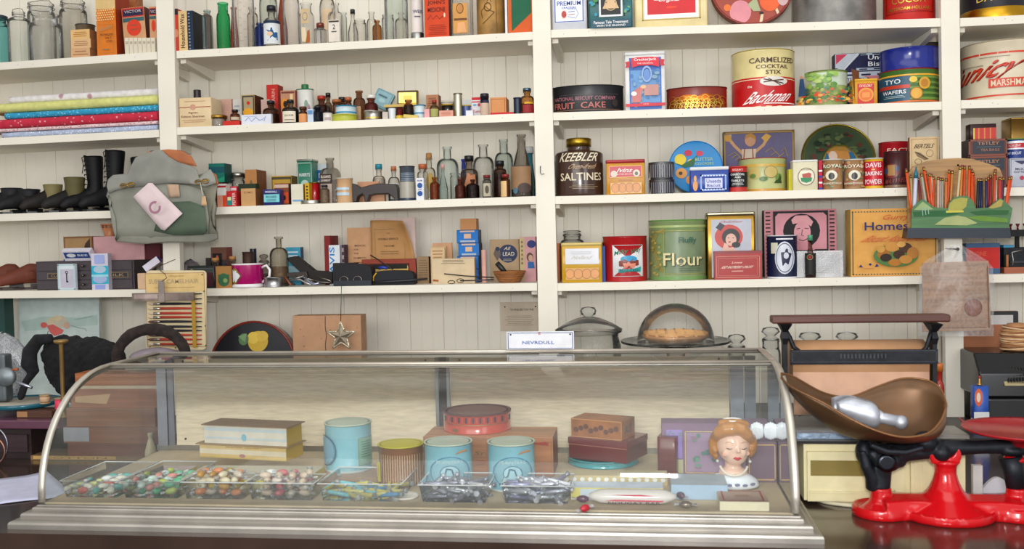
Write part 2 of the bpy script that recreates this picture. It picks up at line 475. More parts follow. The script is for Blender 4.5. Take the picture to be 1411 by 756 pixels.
# ------------------------------------------------------------------ the room
WHITE='#e4decf:wall'
XL,XR=PX(-170,300,YS),PX(1600,300,YS)
def planks():
    q=MB();x=XL;p=.0385;ys=[]
    i=0
    while x<XR:
        g=.0012 if i%2 else.0016
        dp=.0012 if i%3 else.0035
        ys+=[(x,YW),(x+p-2*g,YW),(x+p-g,YW+dp)]
        x+=p;i+=1
    q.loft([[(a,b,z)for a,b in ys]for z in(.05,2.9)],WHITE,False,False,False,False)
    q.box(XL,XR,YW+.008,YW+.03,.05,2.9,WHITE)
    return q
struct(planks().build('wall_back'))
q=MB();q.box(XL-1.5,XR+1.5,-2.6,YW+.03,-.02,0,'#6b5138:w');struct(q.build('floor'))
# boards: one mesh per board
for k_,(x0,z0,x1,z1)in BW.items():
    xa,xb,za,zb=x0,x1,z0,z1
    sl=(z1-z0)/(x1-x0)
    if k_[0]=='A':xa=XL;za=z0+sl*(xa-x0)
    if k_[0]=='D':xb=XR;zb=z1+sl*(xb-x1)
    th=.024
    q=MB();b=0
    q.v=[(xa,YS,za-th),(xb,YS,zb-th),(xb,YW-.0005,zb-th),(xa,YW-.0005,za-th),(xa,YS,za),(xb,YS,zb),(xb,YW-.0005,zb),(xa,YW-.0005,za)]
    for f in((0,1,5,4),(1,2,6,5),(2,3,7,6),(3,0,4,7),(4,5,6,7),(3,2,1,0)):q.face(f,WHITE)
    rnd=random.Random(k_)
    for _ in range(5):  # nail heads in the board's edge
        xx=rnd.uniform(xa,xb);zz=za+sl*(xx-xa)-rnd.uniform(.008,.016)
        q.lathe([(.0012,0),(.001,.0004)],'#6d665c:p',6)
        for v in range(len(q.v)-12,len(q.v)):a_,b_,c_=q.v[v];q.v[v]=(xx+a_,YS-c_,zz+b_)
    o=q.build('trim_shelf');struct(o)
    md=o.modifiers.new('b','BEVEL');md.width=.002;md.segments=2;md.limit_method='ANGLE'
# posts
POST=[(214.8,238.5,0,226,249,400),(733,757.5,0,741.5,768.5,420),(1297,1322.5,40,1303.5,1328.5,545)]
for(a0,a1,py0,b0,b1,py1)in POST:
    xt0,zt=P(a0,py0,YS-.006);xt1,_=P(a1,py0,YS-.006)
    xb0,zb_=P(b0,py1,YS-.006);xb1,_=P(b1,py1,YS-.006)
    def lerp(z,xa,xb):return xb+(xa-xb)*(z-zb_)/(zt-zb_)
    zA,zBt=ZB+.001,2.75
    y0_,y1_=YS-.006,YS+.022
    q=MB()
    q.v=[(lerp(zA,xt0,xb0),y0_,zA),(lerp(zA,xt1,xb1),y0_,zA),(lerp(zA,xt1,xb1),y1_,zA),(lerp(zA,xt0,xb0),y1_,zA),
 (lerp(zBt,xt0,xb0),y0_,zBt),(lerp(zBt,xt1,xb1),y0_,zBt),(lerp(zBt,xt1,xb1),y1_,zBt),(lerp(zBt,xt0,xb0),y1_,zBt)]
    for f in((0,1,5,4),(1,2,6,5),(2,3,7,6),(3,0,4,7),(4,5,6,7),(3,2,1,0)):q.face(f,WHITE)
    struct(q.build('trim_post'))
    # batten on the wall behind the post
    xm=lerp(1.6,(xt0+xt1)/2,(xb0+xb1)/2)
    q=MB();q.box(xm-.035,xm+.035,YW-.014,YW-.0005,zA,zBt,WHITE);struct(q.build('trim_batten'))
# bracket cleats carrying the boards at the posts
for k_,(x0,z0,x1,z1)in BW.items():
    for side,xx,zz in(('r',x0,z0),('l',x1,z1)):
        if(k_[0]=='A' and side=='r')or(k_[0]=='D' and side=='l'):continue
        s=1 if side=='r' else-1
        q=MB();a,b=sorted((xx+s*.002,xx+s*.020))
        zt=zz-.0245
        q.v=[(a,YS+.023,zt-.012),(b,YS+.023,zt-.012),(b,YW-.0145,zt-.035),(a,YW-.0145,zt-.035),(a,YS+.023,zt),(b,YS+.023,zt),(b,YW-.0145,zt),(a,YW-.0145,zt)]
        for f in((0,1,5,4),(1,2,6,5),(2,3,7,6),(3,0,4,7),(4,5,6,7),(3,2,1,0)):q.face(f,WHITE)
        struct(q.build('trim_cleat'))
# counters
q=MB();q.box(-2.3,1.9,1.772,2.66,ZC-.035,ZC,'#3a2c26:ctr');q.box(-2.28,1.88,1.80,2.64,.0,ZC-.035,'#54392a:w')
o=q.build('shop_counter');tag(o,'long dark varnished shop counter carrying the glass case and scale','counter')
q=MB();q.box(XL+.02,XR-.02,2.70,YW-.001,ZB-.03,ZB,'#2e2722:s');q.box(XL+.04,XR-.04,2.73,YW-.001,0.001,ZB-.03,'#3d2c22:w')
o=q.build('back_counter');tag(o,'dark back counter against the panelled wall below the shelves','counter')
# screw hook in the middle post
X,Z=P(745,236,YS-.006)
q=MB();q.tube([(X,YS-.006,Z+.016),(X,YS-.014,Z+.012),(X,YS-.016,Z-.006),(X+.004,YS-.016,Z-.010),(X+.012,YS-.016,Z-.008)],.0012,'#4a4640:b',6)
tag(q.build('screw_hook'),'small dark L shaped hook screwed into the middle white post','hook')
# ------------------------------------------------------------------ print placed by where it sits on the front
def D(x0,x1,top,bot,ds):
    W,H=x1-x0,bot-top;fu=lambda x:(x-x0)/W;fv=lambda y:(bot-y)/H
    o=[]
    for d in ds:
        k=d[0]
        if k=='r':o.append((k,fu(d[1]),fv(d[4]),fu(d[3]),fv(d[2]),d[5]))
        elif k=='b':o.append((k,fu(d[1]),fv(d[4]),fu(d[3]),fv(d[2]),d[5]/W,d[5]/H,d[6]))
        elif k=='e':o.append((k,fu(d[1]),fv(d[2]),d[3]/W,d[4]/H,d[5]))
        elif k=='o':o.append((k,fu(d[1]),fv(d[2]),d[3]/W,d[4]/H,d[5],d[6]))
        elif k=='p':o.append((k,[(fu(x),fv(y))for x,y in d[1]],d[2]))
        elif k=='l':o.append((k,[(fu(x),fv(y))for x,y in d[1]],d[2]/450,d[3]))
        elif k=='t':o.append((k,d[1],fu(d[2]),fv(d[3]),d[4]/W,d[5]/H,*d[6:]))
        elif k=='ln':o+=lines(fu(d[1]),fu(d[3]),fv(d[4]),fv(d[2]),d[5],d[6])
    return o
def spots(x0,x1,y0,y1,n,cols,r0,r1,seed=1):
    rd=random.Random(seed)
    return[('e',rd.uniform(x0,x1),rd.uniform(y0,y1),rd.uniform(r0,r1),rd.uniform(r0,r1)*.8,rd.choice(cols))for _ in range(n)]
def cspots(cx,cy,rad,n,cols,r0,r1,seed=1):
    return[d for d in spots(cx-rad,cx+rad,cy-rad,cy+rad,n,cols,r0,r1,seed)if math.hypot(d[1]-cx,d[2]-cy)<rad-r1]
def disc(name,sh,cxp,cyp,rpx,yo,depth,rim,label,faceprint,back=None,lean=14,cat=None,face=None,rimw=.06,grp=None):
    """a round tin or tray standing on its edge against something, face to the room"""
    Y=y_of(sh,yo,cxp);r=(PX(cxp+rpx,cyp,Y)-PX(cxp-rpx,cyp,Y))/2
    cx=PX(cxp,cyp,Y);z0=base_of(sh,None,cx)
    root=empty(name,(cx,Y,z0),label,catof(name,cat),grp,(R(-lean),0,0));root.location.z+=depth*math.sin(R(lean))
    n=48
    def ring(rr,y):return[(rr*math.cos(-2*math.pi*i/n),y,r+rr*math.sin(-2*math.pi*i/n))for i in range(n)]
    q=MB();q.loft([ring(r*(1-rimw),.004),ring(r*(1-rimw*.7),0),ring(r*.99,-.001),ring(r,.002),ring(r,depth),ring(r*.97,depth)],[rim,rim,rim,rim,back or rim],False,True)
    q.loft([ring(.001,.0038),ring(r*(1-rimw)+.0005,.0038)],face or rim,False,False,False)
    q.build('pan',root)
    if faceprint:
        q=MB();decals(q,Flat((-r,.0034,0),(2*r,0,0),(0,0,2*r),(0,-1,0)),D(cxp-rpx,cxp+rpx,cyp-rpx,cyp+rpx,faceprint));q.build('printed_face',root)
    return root
NAVY,CREAM,RED,GOLD,WHT,BLK='#1d2450:s','#e8ddb0:s','#c8202a:s','#b8902f:m','#eeeeec:s','#1a1718:s'
# ---- right bay, top shelf
B('cracker_tin','C1',759.5,808,-48,.012,.15,'#c9ccd2:s','tall pale tin of premium crackers with a blue outline, first on the top right shelf',rc=.006,
 dec=D(759,808,-48,40.5,[('r',763,-44,803,30,'#e9edf2:s'),('b',763,-44,803,29.5,1.2,'#3558b0:s'),('t','PREMIUM',783,4,33,6,'#2746a8:s'),('t','CRACKERS',783,10,20,2.6,'#2746a8:s'),
 ('e',776,19,4.2,6,'#b84040:s'),('o',776,19,4.2,6,.2,'#e8d0c0:s'),('l',[(781,12),(793,12),(796,19),(792,25),(781,22)],.6,'#7a8ac0:s'),('l',[(782,16),(791,15)],.7,'#2746a8:s'),('l',[(782,20),(791,19)],.7,'#b05050:s')]))
B('portrait_tin','C1',811,870.5,-46,.012,.10,'#1c6f74:s','teal patterned tin with a framed portrait of a woman on its front',rc=.004,
 dec=D(809,872,-46,40,[*spots(812,869,-44,22,90,['#2c9bb5:s','#1d5f50:s','#6fae7a:s','#123f45:s','#4a8f4a:s'],1,3.4,3),('r',824,-40,858,25,'#e4e8e8:s'),('r',826.5,-38,855.5,22.5,'#17191c:s'),
 ('e',841,-2,8,11,'#d8b890:s'),('e',841,-13,9,6,'#3c2a20:s'),('p',[(833,6),(849,6),(853,14),(829,14)],'#d8b890:s'),('o',841,8,9,9,.12,'#c8b080:s'),('r',812,29,870,40,'#1b5468:s'),('t','Famous Tale Treatment',841,32.6,50,4,'#f0f0ee:s'),('t','WITH THE MILKMAID',841,37.3,42,2.6,'#f0f0ee:s')]))
B('biscuit_tin','C1',873.5,974.5,-52,.012,.12,'#e6d6a4:s','large cream tin with a scarlet front panel and white script, on the top right shelf',rc=.008,
 dec=D(872,976,-52,36,[('b',883,-46,966,26,1.5,'#b8a050:s'),('r',886,-44,963,24,'#f0efea:s'),('r',890.5,-40,959,18,'#d2222a:s'),('t','Original',922,-1,30,7,'#f2f2f0:s',.25),('ln',898,-5,945,1,1,'#f0d8d0:s'),('e',925,9,8,1.6,'#e04a28:s')]))
disc('round_tray','C1',1037,-27,59,.03,.028,'#8a3c30:s','round red brown tin standing on edge, painted with pink and orange fruit',
 [('e',1020,12,15,17,'#d89098:s'),('e',1061,-2,14,15,'#e0662a:s'),('e',1002,5,5,5,'#e27a30:s'),('e',1079,-6,8,12,'#c8a8a8:s'),('p',[(1030,2),(1042,-8),(1048,12),(1038,12)],'#a8b088:s'),('e',1030,-20,12,9,'#d8a0a0:s'),('p',[(1048,17),(1052,17),(1050,28),(1046,28)],'#d8c8a8:s'),('e',1049,15,3,2,BLK),('p',[(1068,12),(1071,9),(1074,17),(1071,19)],'#d8c8a8:s'),('e',1050,-55,16,12,'#c87060:s'),('e',1015,-60,12,14,'#d8a048:s')],face='#a44a38:s',lean=6,cat='tin')
T('stock_pot','C1',1091,1206,-60,.006,'#8c8a86:galv','big dull galvanized metal pot between the round red tin and the red cocoa can',dec=(),cat='pot',bot=('#8a8884:galv',.004),lid=('#96948f:galv',.012),topc=None)
T('cocoa_can','C1',1217,1288,-45,.012,'#c0281e:s','red round can with gilt lettering at the right end of the top shelf',lid=('#9c2018:s',.02),
 dec=D(1217,1288,-45,25,[('t','COCOA',1252,-2,44,9,'#d8a850:m'),('t','AMSTERDAM-HOLLAND',1252,9,56,4,'#c89a48:m',0),('b',1222,-20,1284,14,.8,'#8a1a12:s')]),cat='can')
# ---- right bay, second shelf
T('fruit_cake_tin','C2',758.5,859.5,118.5,.006,'#211f24:s','wide low black fruit cake tin with dull red lettering',lid=('#2a282c:s',.011),ysc=.62,
 dec=D(758.5,859.5,118.5,153.5,[('t','NATIONAL BISCUIT COMPANY',806,135.5,82,5,'#a8707a:s'),('t','FRUIT  CAKE',799,144.5,68,8,'#c07068:s'),('e',846,142,4,5,'#3c3434:s'),('r',764,150.2,854,150.9,'#8a6a50:s'),('ln',770,130,852,131.3,1,'#5a5050:s')]))
B('popcorn_tin','C2',860.5,916.5,71,.012,.09,'#dcdcda:s','upright white tin with a blue picture panel crossed by red ribbons',rc=.006,lid=('#d8d8d6:s',.010),lidover=.0008,
 dec=D(860.5,916.5,71,150.5,[('r',867,79,911,149,'#3a6cb8:s'),('r',868.5,96,909.5,140,'#6a9ccc:s'),*spots(870,908,92,145,40,['#7fb0d8:s','#5a8cc4:s','#88a8c0:s','#4f82b8:s'],1.5,4,5),
 ('o',891,102,7,11,.25,'#9ab4dc:s'),('e',891,103,4.5,8,'#6d94cc:s'),('r',887,116.5,907,131,'#c09088:s'),('p',[(870,126),(876,122),(882,118),(890,117),(884,126),(882,140),(870,140)],'#c87a74:s'),('e',873,128,4,3,'#e8e4e0:s'),('e',886,119,4,2.4,'#e0b890:s'),
 ('p',[(861.5,85),(868,84),(868,92),(861.5,93),(863,89)],'#c81e32:s'),('p',[(915.8,83.5),(909,82.5),(909,91),(915.8,92),(914.4,88)],'#c81e32:s'),('p',[(870,80.5),(878,79.2),(898,79.2),(908,80.5),(908,93),(898,90.5),(880,90.5),(871,93)],'#d8203a:s'),
 ('t','CrackerJack',889,82.8,31,4.4,'#f4f0f0:s'),('t','THE ORIGINAL',889,87.6,22,1.8,'#f4d8d8:s'),('r',861.5,141.5,916,145.5,'#d01e38:s'),('r',884,140.5,895,145.6,'#d01e38:s'),('t','1912',889.5,142.6,7,1.6,'#f0d0d0:s')]))
T('candy_tin','C2',918.5,1002,120.5,.006,'#8a3020:s','low oval tin shading from dark red to gold with scalloped lines',lid=('#6f1f1c:s',.011),ysc=.62,
 dec=D(918.5,1002,120.5,148.5,[('p',[(924,147),(924,137),(933,133),(945,130),(958,131),(962,133),(972,129),(985,131),(998,137),(998,147)],'#b06028:m'),*[('o',x,y,5.5,5,.14,c)for x,y,c in[(928+i*7.4,136+(i%2)*1.5,'#d89040:m')for i in range(10)]+[(931+i*7.2,141,'#e0b050:m')for i in range(9)]+[(930+i*7,145,'#e8c860:m')for i in range(9)]]]))
T('pretzel_tin','C2',1008,1094.5,69.5,.010,'#e0d29a:s','large round cocktail stick tin, cream above and red below',lid=('#c9b565:s',.018),
 dec=D(1008,1094.5,69.5,147,[('r',1008.5,107,1094,146.5,'#c41e22:s'),('r',1008.5,109.2,1094,110.2,'#e8d8b0:s'),('t','CARMELIZED',1062,85,58,7,'#4a2c20:s'),('t','COCKTAIL',1063,93.5,42,5.2,'#5a3a2a:s'),('t','STIX',1065,101,20,5.6,'#4a2c20:s'),
 ('e',1065,113,18,6.5,'#ded8d0:s'),('l',[(1052,110),(1078,116)],1.6,'#5a4030:s'),('l',[(1052,114),(1078,111)],1.6,'#5a4030:s'),('l',[(1058,109),(1074,118)],1.2,'#5a4030:s'),('t','Bachman',1059,133,56,15,'#f2e8e4:s',.28,.04),('r',1052,141.5,1092,142.8,'#f0e4e0:s'),('t','the',1034,119,6,3.5,'#f0e0d0:s')]))
T('garden_tin','C2',1109,1167.5,98,.006,'#a8b878:s','low round tin printed all over with a flower garden',lid=('#7a8a4c:s',.004),lidr=.0004,
 dec=D(1109,1168.5,98,144.5,[('r',1110,101,1167,118,'#c8d4c0:s'),*spots(1116,1152,102,122,46,['#9cc060:s','#7ea850:s','#b8cc80:s','#6a9848:s'],1.6,4.5,2),*spots(1112,1166,122,132,40,['#6a9848:s','#4a7c70:s','#a8b060:s','#c86848:s'],1.2,3,4),*spots(1112,1166,131,142,60,['#d8502c:s','#e0a040:s','#2f7a78:s','#e8c868:s','#4a7a38:s','#c87a50:s'],1,2.8,6),
 ('p',[(1115.5,108),(1119,108),(1121,131),(1114,131)],'#28587c:s'),('e',1117,106,1.6,2,'#c89a78:s'),('p',[(1161,99),(1168,99),(1168,143),(1164,143)],'#8a5a30:s')]))
b_=B('biscuit_box','C2',1150.5,1256,97,.193,.05,'#1f2150:p','lower of two stacked blue biscuit boxes, upside down behind the mustard tin',side='#1f2150:p',
 dec=D(1150.5,1256,97,145,[('r',1152,98,1254,105,'#c8d0dc:p'),*[('r',1165+i*22,100.5,1178+i*22,102.5,'#20244c:p')for i in range(3)],('p',[(1188,103),(1215,103),(1215,110)],'#d88a9a:p'),('t','BISCUIT',1180,108.5,30,6,'#e8eaf0:p')]))
B('biscuit_box','C2',1150.5,1256,72,.193,.05,'#1f2150:p','upper of two stacked boxes of uneeda biscuits with a pink corner',side='#20244c:p',on=b_,
 dec=D(1150.5,1256,72,97,[('p',[(1150.8,72.5),(1186,72.5),(1162,96.5),(1150.8,96.5)],'#ccd2dc:p'),('p',[(1152,73.5),(1168,73),(1152,86.5)],'#d84a68:p'),('r',1150.8,92,1154,93,'#444444:p'),('r',1186,72.5,1255,75.5,'#b8c4cc:p'),('r',1180,93,1255,96.5,'#b8c4d4:p'),*[('r',1184+i*18,73.2,1194+i*18,74.8,'#1f2150:p')for i in range(4)],*[('r',1184+i*20,94,1195+i*20,95.6,'#1f2150:p')for i in range(4)],
 ('l',[(1162,96),(1182,72.8)],1,'#eef0f4:p'),('t','Uneeda',1216,79,40,6.5,'#eef0f4:p'),('t','Biscuit',1215,88,38,6.5,'#eef0f4:p')]))
B('mustard_tin','C2',1175,1209.5,108,.004,.05,'#d09c28:s','small mustard yellow tin with a scarlet label and a round orange cracker',rc=.004,lid=('#d8a830:s',.006),lidover=.0006,cat='tin',
 dec=D(1170.5,1209.5,108,142.5,[('r',1178,115,1203.5,142,'#c83028:s'),('t','TAYLORS',1190,118,20,3.6,'#f0d8c8:s',.1),('e',1191,130,12,9.5,'#e0a040:s'),('e',1191,130.5,9.5,7.4,'#e07830:s'),('r',1185,127,1197,134,'#e89850:s')]))
b_=T('wafer_tin','C2',1212,1292,96,.010,'#4c7838:s','round wafer tin with a plaid print, red lid and yellow discs, under the blue tin',lid=('#b4252a:s',.014),
 dec=D(1212,1292,96,141.5,[*[('r',1213,106+i*7,1291,109+i*7,'#7a9c48:s')for i in range(5)],('r',1213,103.5,1291,105.5,'#e8b038:s'),('r',1214,106,1254,138,'#2c5c74:s'),('r',1214,117,1254,121.5,'#c84830:s'),('t','TYO',1232,112,20,6,'#e8ecec:s'),('t','WAFERS',1234,126,30,5,'#eef0f0:s'),('ln',1220,130,1248,134,2,'#b8c8c8:s'),
 ('e',1262,129,8,8,'#e0b048:s'),('o',1262,129,8,8,.15,'#b87830:s'),('e',1272,116,7,8,'#d8a840:s'),('e',1272,116,4.5,5.2,'#c08838:s'),('e',1258,111,5,4,'#e8c850:s'),('r',1213,138,1291,140.2,'#d87030:s')]))
T('blue_tin','C2',1213,1294.5,66.5,.010,'#26348c:g','deep royal blue round tin set on top of the wafer tin',lid=('#2c3c9c:g',.010),on=b_)
T('tea_canister','C2',1261,1298,59,.17,'#3a2c22:s','dark brown canister standing at the back corner behind the blue tin',lid=('#42332a:s',.012),cat='canister')
# ---- right bay, third shelf
b_=G('medicine_bottle','C3',762,770,222,.10,'#6a4a30:gl','thin brown bottle squeezed behind the big brown cracker jar by the post',cap='#20242c:s',neck=.6,liq=('#3a2418:l',.8),dec=[('r',.1,.1,.9,.6,'#d0b090:p')])
G('cracker_jar','C3',764.5,831,191,.004,'#4a3328:g','large dark brown painted saltine jar with a gold screw cap',shape='jar',neck=.485,cap='#a8862c:m',caph=.026,lip=1.0,n=32,sec='round',ysc=.8,
 dec=D(764.5,831,205,269,[('t','KEEBLER',798,221.5,50,10.5,'#ddd2b8:s',.12),('t','Oven-fresh',802,233,36,6.5,'#b89a7a:s',.2),('t','SALTINES',799.5,245.5,54,9.5,'#ddd2b8:s'),('ln',783,255,822,261,3,'#9a8468:s')]),cat='jar')
B('cookie_tin','C3',835,888.5,219.5,.010,.08,'#c8902c:s','square golden tin with a dull red lid and rows of biscuits printed on it',rc=.004,lid=('#a82a34:s',.010),lidover=.0008,cat='tin',
 dec=D(835,888.5,219.5,267.5,[('r',839,228,884.5,244,'#c03448:s'),('b',839,228,884.5,244,.7,'#e8c060:s'),('t','Ivins',861.5,234,20,6,'#f0e0d8:s',.2),('t','BUTTER BISCUITS',861,239.5,21,1.8,'#e8c8c0:s'),('e',846,239,4.6,4.6,'#d8c8b8:s'),('e',877,238.5,4.8,4.8,'#d8ccbc:s'),('e',877,239,2.4,2.6,'#5a6a50:s'),
 ('ln',850,246,874,249,2,'#b06a30:s'),('r',841,251,884,266,'#d8a860:s'),*[('e',848+i*9.5,258,6,6.5,'#d09048:s')for i in range(4)],*[('o',848+i*9.5,258,6,6.5,.1,'#a86a30:s')for i in range(4)]]))
T('fluted_glass','C3',894.5,930,247,.012,'#4d4a50:cel','lower of two smoky fluted glass dishes stacked together',bead=False,taper=.88,cat='dish',grp='stacked smoky glass dishes',n=24,dec=[('r',u/12+.01,.08,u/12+.045,.8,'#7c7c84:g')for u in range(12)],part='flutes')
T('fluted_glass','C3',893.5,930,223,.010,'#57545a:cel','upper of two smoky fluted glass dishes stacked together',bead=False,taper=.86,cat='dish',grp='stacked smoky glass dishes',n=24,on=TOPS['fluted_glass']+.0005,dec=[('r',u/12+.01,.1,u/12+.045,.84,'#85858c:g')for u in range(12)],part='flutes')
disc('butter_cookie_tin','C3',959,233,37.5,.11,.03,'#1a8ecb:g','bright sky blue round tin standing on edge with painted flowers',
 [('e',949,213,5.5,4.5,'#c83a50:s'),('e',965,214,5,4,'#d04a60:s'),('e',938,222,8,8,'#e0c838:s'),('e',952,226,4,4,'#e8b830:s'),('p',[(928,226),(940,230),(955,222),(962,216),(956,232),(944,234)],'#2f6a3a:s'),('e',939,242,8,7.5,'#e0a050:s'),('e',938,242,2.6,2.6,'#4a2c18:s'),('e',950,252,5,6,'#d8904a:s'),
 ('t','BUTTER',971,223,25,5,'#a8c8a0:s'),('t','COOKIES',971,229,26,3.6,'#a8c8a0:s')],lean=10,rimw=.03,cat='tin')
B('cracker_tin','C3',951,1004.5,229.5,.010,.05,'#24489c:s','blue tin lettered uneeda biscuit with a white lid and lacy white border',rc=.004,lid=('#dcdcdc:s',.009),lidover=.0006,cat='tin',
 dec=D(951,1004.5,229.5,264.5,[('b',965,240,1001,262,2.2,'#8aa4d8:s'),('r',971.5,245,995.5,258.5,'#c8cce8:s'),('t','Uneeda',983.5,249,20,5,'#34448c:s'),('t','Biscuit',983.5,255,19,4.4,'#34448c:s'),('e',958,255,3.4,7,'#d09038:s'),('e',958,245,2,4,'#d8a058:s'),*[('r',967+i*4,241,968.6+i*4,242.6,'#e4e8f4:s')for i in range(9)],*[('r',967+i*4,259.6,968.6+i*4,261,'#e4e8f4:s')for i in range(9)]]))
T('tablet_tin','C3',1004.5,1030,229.5,.001,'#c63a34:s','small round tin, red with a wide black band of white lettering',lid=('#d0443c:s',.002),lidr=.0004,
 dec=D(1004.5,1031,229.5,263.5,[('r',1005,237,1030.6,257,'#1b1c20:s'),('t',"REQUA'S",1017,234,14,3,'#f0d0c8:s'),('t','CHARCOAL',1017,240,19,3,'#e8e8e4:s'),('t','AND',1017,244,8,2.2,'#e8e8e4:s'),('t','TABLETS',1017,248.5,17,2.8,'#e8e8e4:s'),('ln',1009,251,1025,255,2,'#c8c8c4:s')]))
X_=B('picture_box','C3',997,1095,180,.195,.04,'#8a6a44:p','flat worn box with a purple lid picturing a child with raised arms',side='#4a3624:p',lean=0,
 dec=D(997,1095,180,268,[('r',1000,183.5,1092,266,'#6f6888:p'),('b',998,181.5,1093.5,268,1.4,'#b09250:p'),('r',1001,184,1008,190,'#b0aeb0:p'),('e',1034,193,7.5,8.5,'#c89a7a:p'),('p',[(1026,192),(1028,185),(1036,183),(1041,187),(1042,193),(1034,188)],'#b88a40:p'),('l',[(1024,212),(1012,200),(1003,188)],4.2,'#c8a078:p'),('l',[(1040,210),(1052,200),(1058,190)],4.2,'#c8a078:p'),('e',1003,189,5,5,'#c89a4a:p'),('p',[(1049,190),(1056,184),(1063,188),(1056,197)],'#d0a854:p'),
 ('p',[(1022,205),(1042,205),(1040,226),(1023,226)],'#cfc2ae:p'),('l',[(1026,205),(1024,226)],1.6,'#b8483c:p'),('l',[(1037,205),(1038,226)],1.6,'#b8483c:p'),*[('l',[(1055+i*7,210+i%3*5),(1063+i*6,204+i%3*6),(1070+i*5,212+i%2*5)],1.3,'#a08a58:p')for i in range(4)],*[('l',[(1003+i*5,214+i*3),(1012+i*4,209+i*3),(1020,216+i*2)],1.2,'#a08a58:p')for i in range(3)]]))
T('apple_tin','C3',1017.5,1083.5,217.5,.030,'#bcc08a:s','pale green round tin with apples on it and a rosy lid',lid=('#a84444:s',.014),
 dec=D(1017,1084,217.5,263,[('r',1018,226,1083,230,'#c8a850:s'),('r',1018,259,1083,262.5,'#c89840:s'),('e',1040,238,8,8,'#c0b068:s'),('e',1062,237,9,8,'#c8b470:s'),('o',1062,237,9,8,.08,'#8a7c40:s'),('e',1038,242,4,3,'#6a8a48:s'),('e',1052,246,6,3,'#5a7a40:s'),('e',1072,244,4,5,'#7a9850:s'),('p',[(1066,252),(1074,240),(1076,252)],'#3c5a34:s')]))
B('narrow_box','C3',1087,1093,233,.03,.04,'#c8c034:p','slim yellow carton edge between the apple tin and the square cream can')
B('butter_can','C3',1092.5,1127,220,.010,.055,'#d6d0b4:s','square cream can with a cow in a round green and white badge',rc=.004,lid=('#e4e4e0:s',.005),lidover=.0006,
 dec=D(1092.5,1127,220,262.5,[('e',1111,243.5,12,12.5,'#e4dec8:s'),('o',1111,243.5,12,12.5,.1,'#8a7a60:s'),('e',1111,243.5,8.6,9,'#dfe0c8:s'),('p',[(1103,245),(1119,245),(1118,250),(1111,252.4),(1104,250)],'#2f8c5c:s'),('p',[(1105,240),(1115,238),(1118,240),(1117,245),(1106,245)],'#b85a4c:s'),('t','COW BRAND',1111,233.8,14,2,'#7a6a50:s')]))
B('striped_box','C3',1128,1133,221,.02,.04,'#b8324c:p','narrow carton edge striped red, white and blue',dec=[('r',0,.62-i*.2,1,.68-i*.2,c)for i,c in enumerate(['#e8e0e4:p','#3a4a9c:p','#e8e0e4:p','#3a4a9c:p'])])
for i,(a,b,lb)in enumerate([(1132.5,1161.5,'left of two baking powder cans with leafy labels and a round seal'),(1162.5,1190,'right of two baking powder cans with leafy labels, next to the red and yellow one')]):
    c_=(a+b)/2
    T('baking_powder_can','C3',a,b,219.5,.012,'#a8845c:s',lb,lid=('#d0d0c8:s',.003),lidr=.0003,grp='baking powder cans',cat='can',
 dec=D(a,b,219.5,261.5-i*.5,[*spots(a+2,b-2,224,258,26,['#a85c48:s','#7a8a58:s','#c09a70:s','#b87858:s','#6a7a5c:s'],1.2,3.2,11+i),('t','ROYAL',c_,229,20,4.6,'#e8e0cc:s'),('e',c_-1+i*2,242,6.6,7,'#e0d8c4:s'),('e',c_-1+i*2,243,3.4,5,'#2a2420:s'),('t','BAKING POWDER',c_,253,20,2.6,'#e4dcc8:s')]))
T('baking_powder_can','C3',1190.5,1217,218,.008,'#e0b428:s','red baking powder can with yellow bands and big white words',lid=('#d8d8d0:s',.003),lidr=.0003,grp='baking powder cans',cat='can',
 dec=D(1190.5,1217,218,260,[('r',1191,222.5,1216.6,256,'#c41c30:s'),('t','DAVIS',1203.7,227.5,20,6.6,'#f0e4e4:s'),('r',1201,233,1206,234.4,'#e0b428:s'),('t','BAKING',1203.7,239,20.5,5.6,'#f0e4e4:s'),('t','POWDER',1203.7,250.5,21,6.6,'#f0e4e4:s')]))
disc('serving_tray','C3',1159,211,52,.13,.012,'#b09a3c:m','large round green tray with a gilt rim leaning against the wall',
 [('e',1159,211,47.5,47.5,'#47583f:s'),*cspots(1159,211,44,110,['#3c4c38:s','#5a6a48:s','#2f3c30:s','#66704c:s','#6a3a30:s'],2,6,8),('e',1160,225,25,30,'#b09a3c:m'),('e',1160,226,23.4,28.4,'#2d6c8e:s'),('p',[(1142,206),(1150,200),(1164,199),(1172,206),(1174,222),(1146,222)],'#c08a48:s'),('e',1150,213,6,8,'#d8c0b0:s'),('p',[(1142,206),(1154,198),(1168,199),(1176,208),(1168,206),(1154,204)],'#a8803c:s'),('e',1159,228,8,10,'#d0b89c:s')],
 lean=20,rimw=.05,face='#5a6240:s',cat='tray')
T('coffee_can','C3',1211,1253,195,.095,'#a8202a:g','glossy red round can behind the dark baking powder can',lid=('#b4242c:g',.014),cat='can',dec=D(1211,1253,195,264,[('t','FACTO',1238,208,30,6,'#d8b8a8:s')]))
T('cocoa_tin','C3',1217.5,1252,208,.010,'#4c2024:s','dark maroon tin with a worn brown top and a faded crest',lid=('#35241f:s',.016),lidr=.0003,
 dec=D(1217.5,1252,208,258,[('e',1229,235,10,10,'#7a2c2c:s'),('r',1224,227,1233,241,'#a8824c:s'),('e',1222,235,2.4,4,'#3c4c6c:s'),('e',1236,232,2.4,4,'#3c4c6c:s'),('t','MAXWELL',1235,248,28,6,'#8a4a44:s',.1,.05),('r',1218,254,1251.6,257,'#8a6a50:s')]))
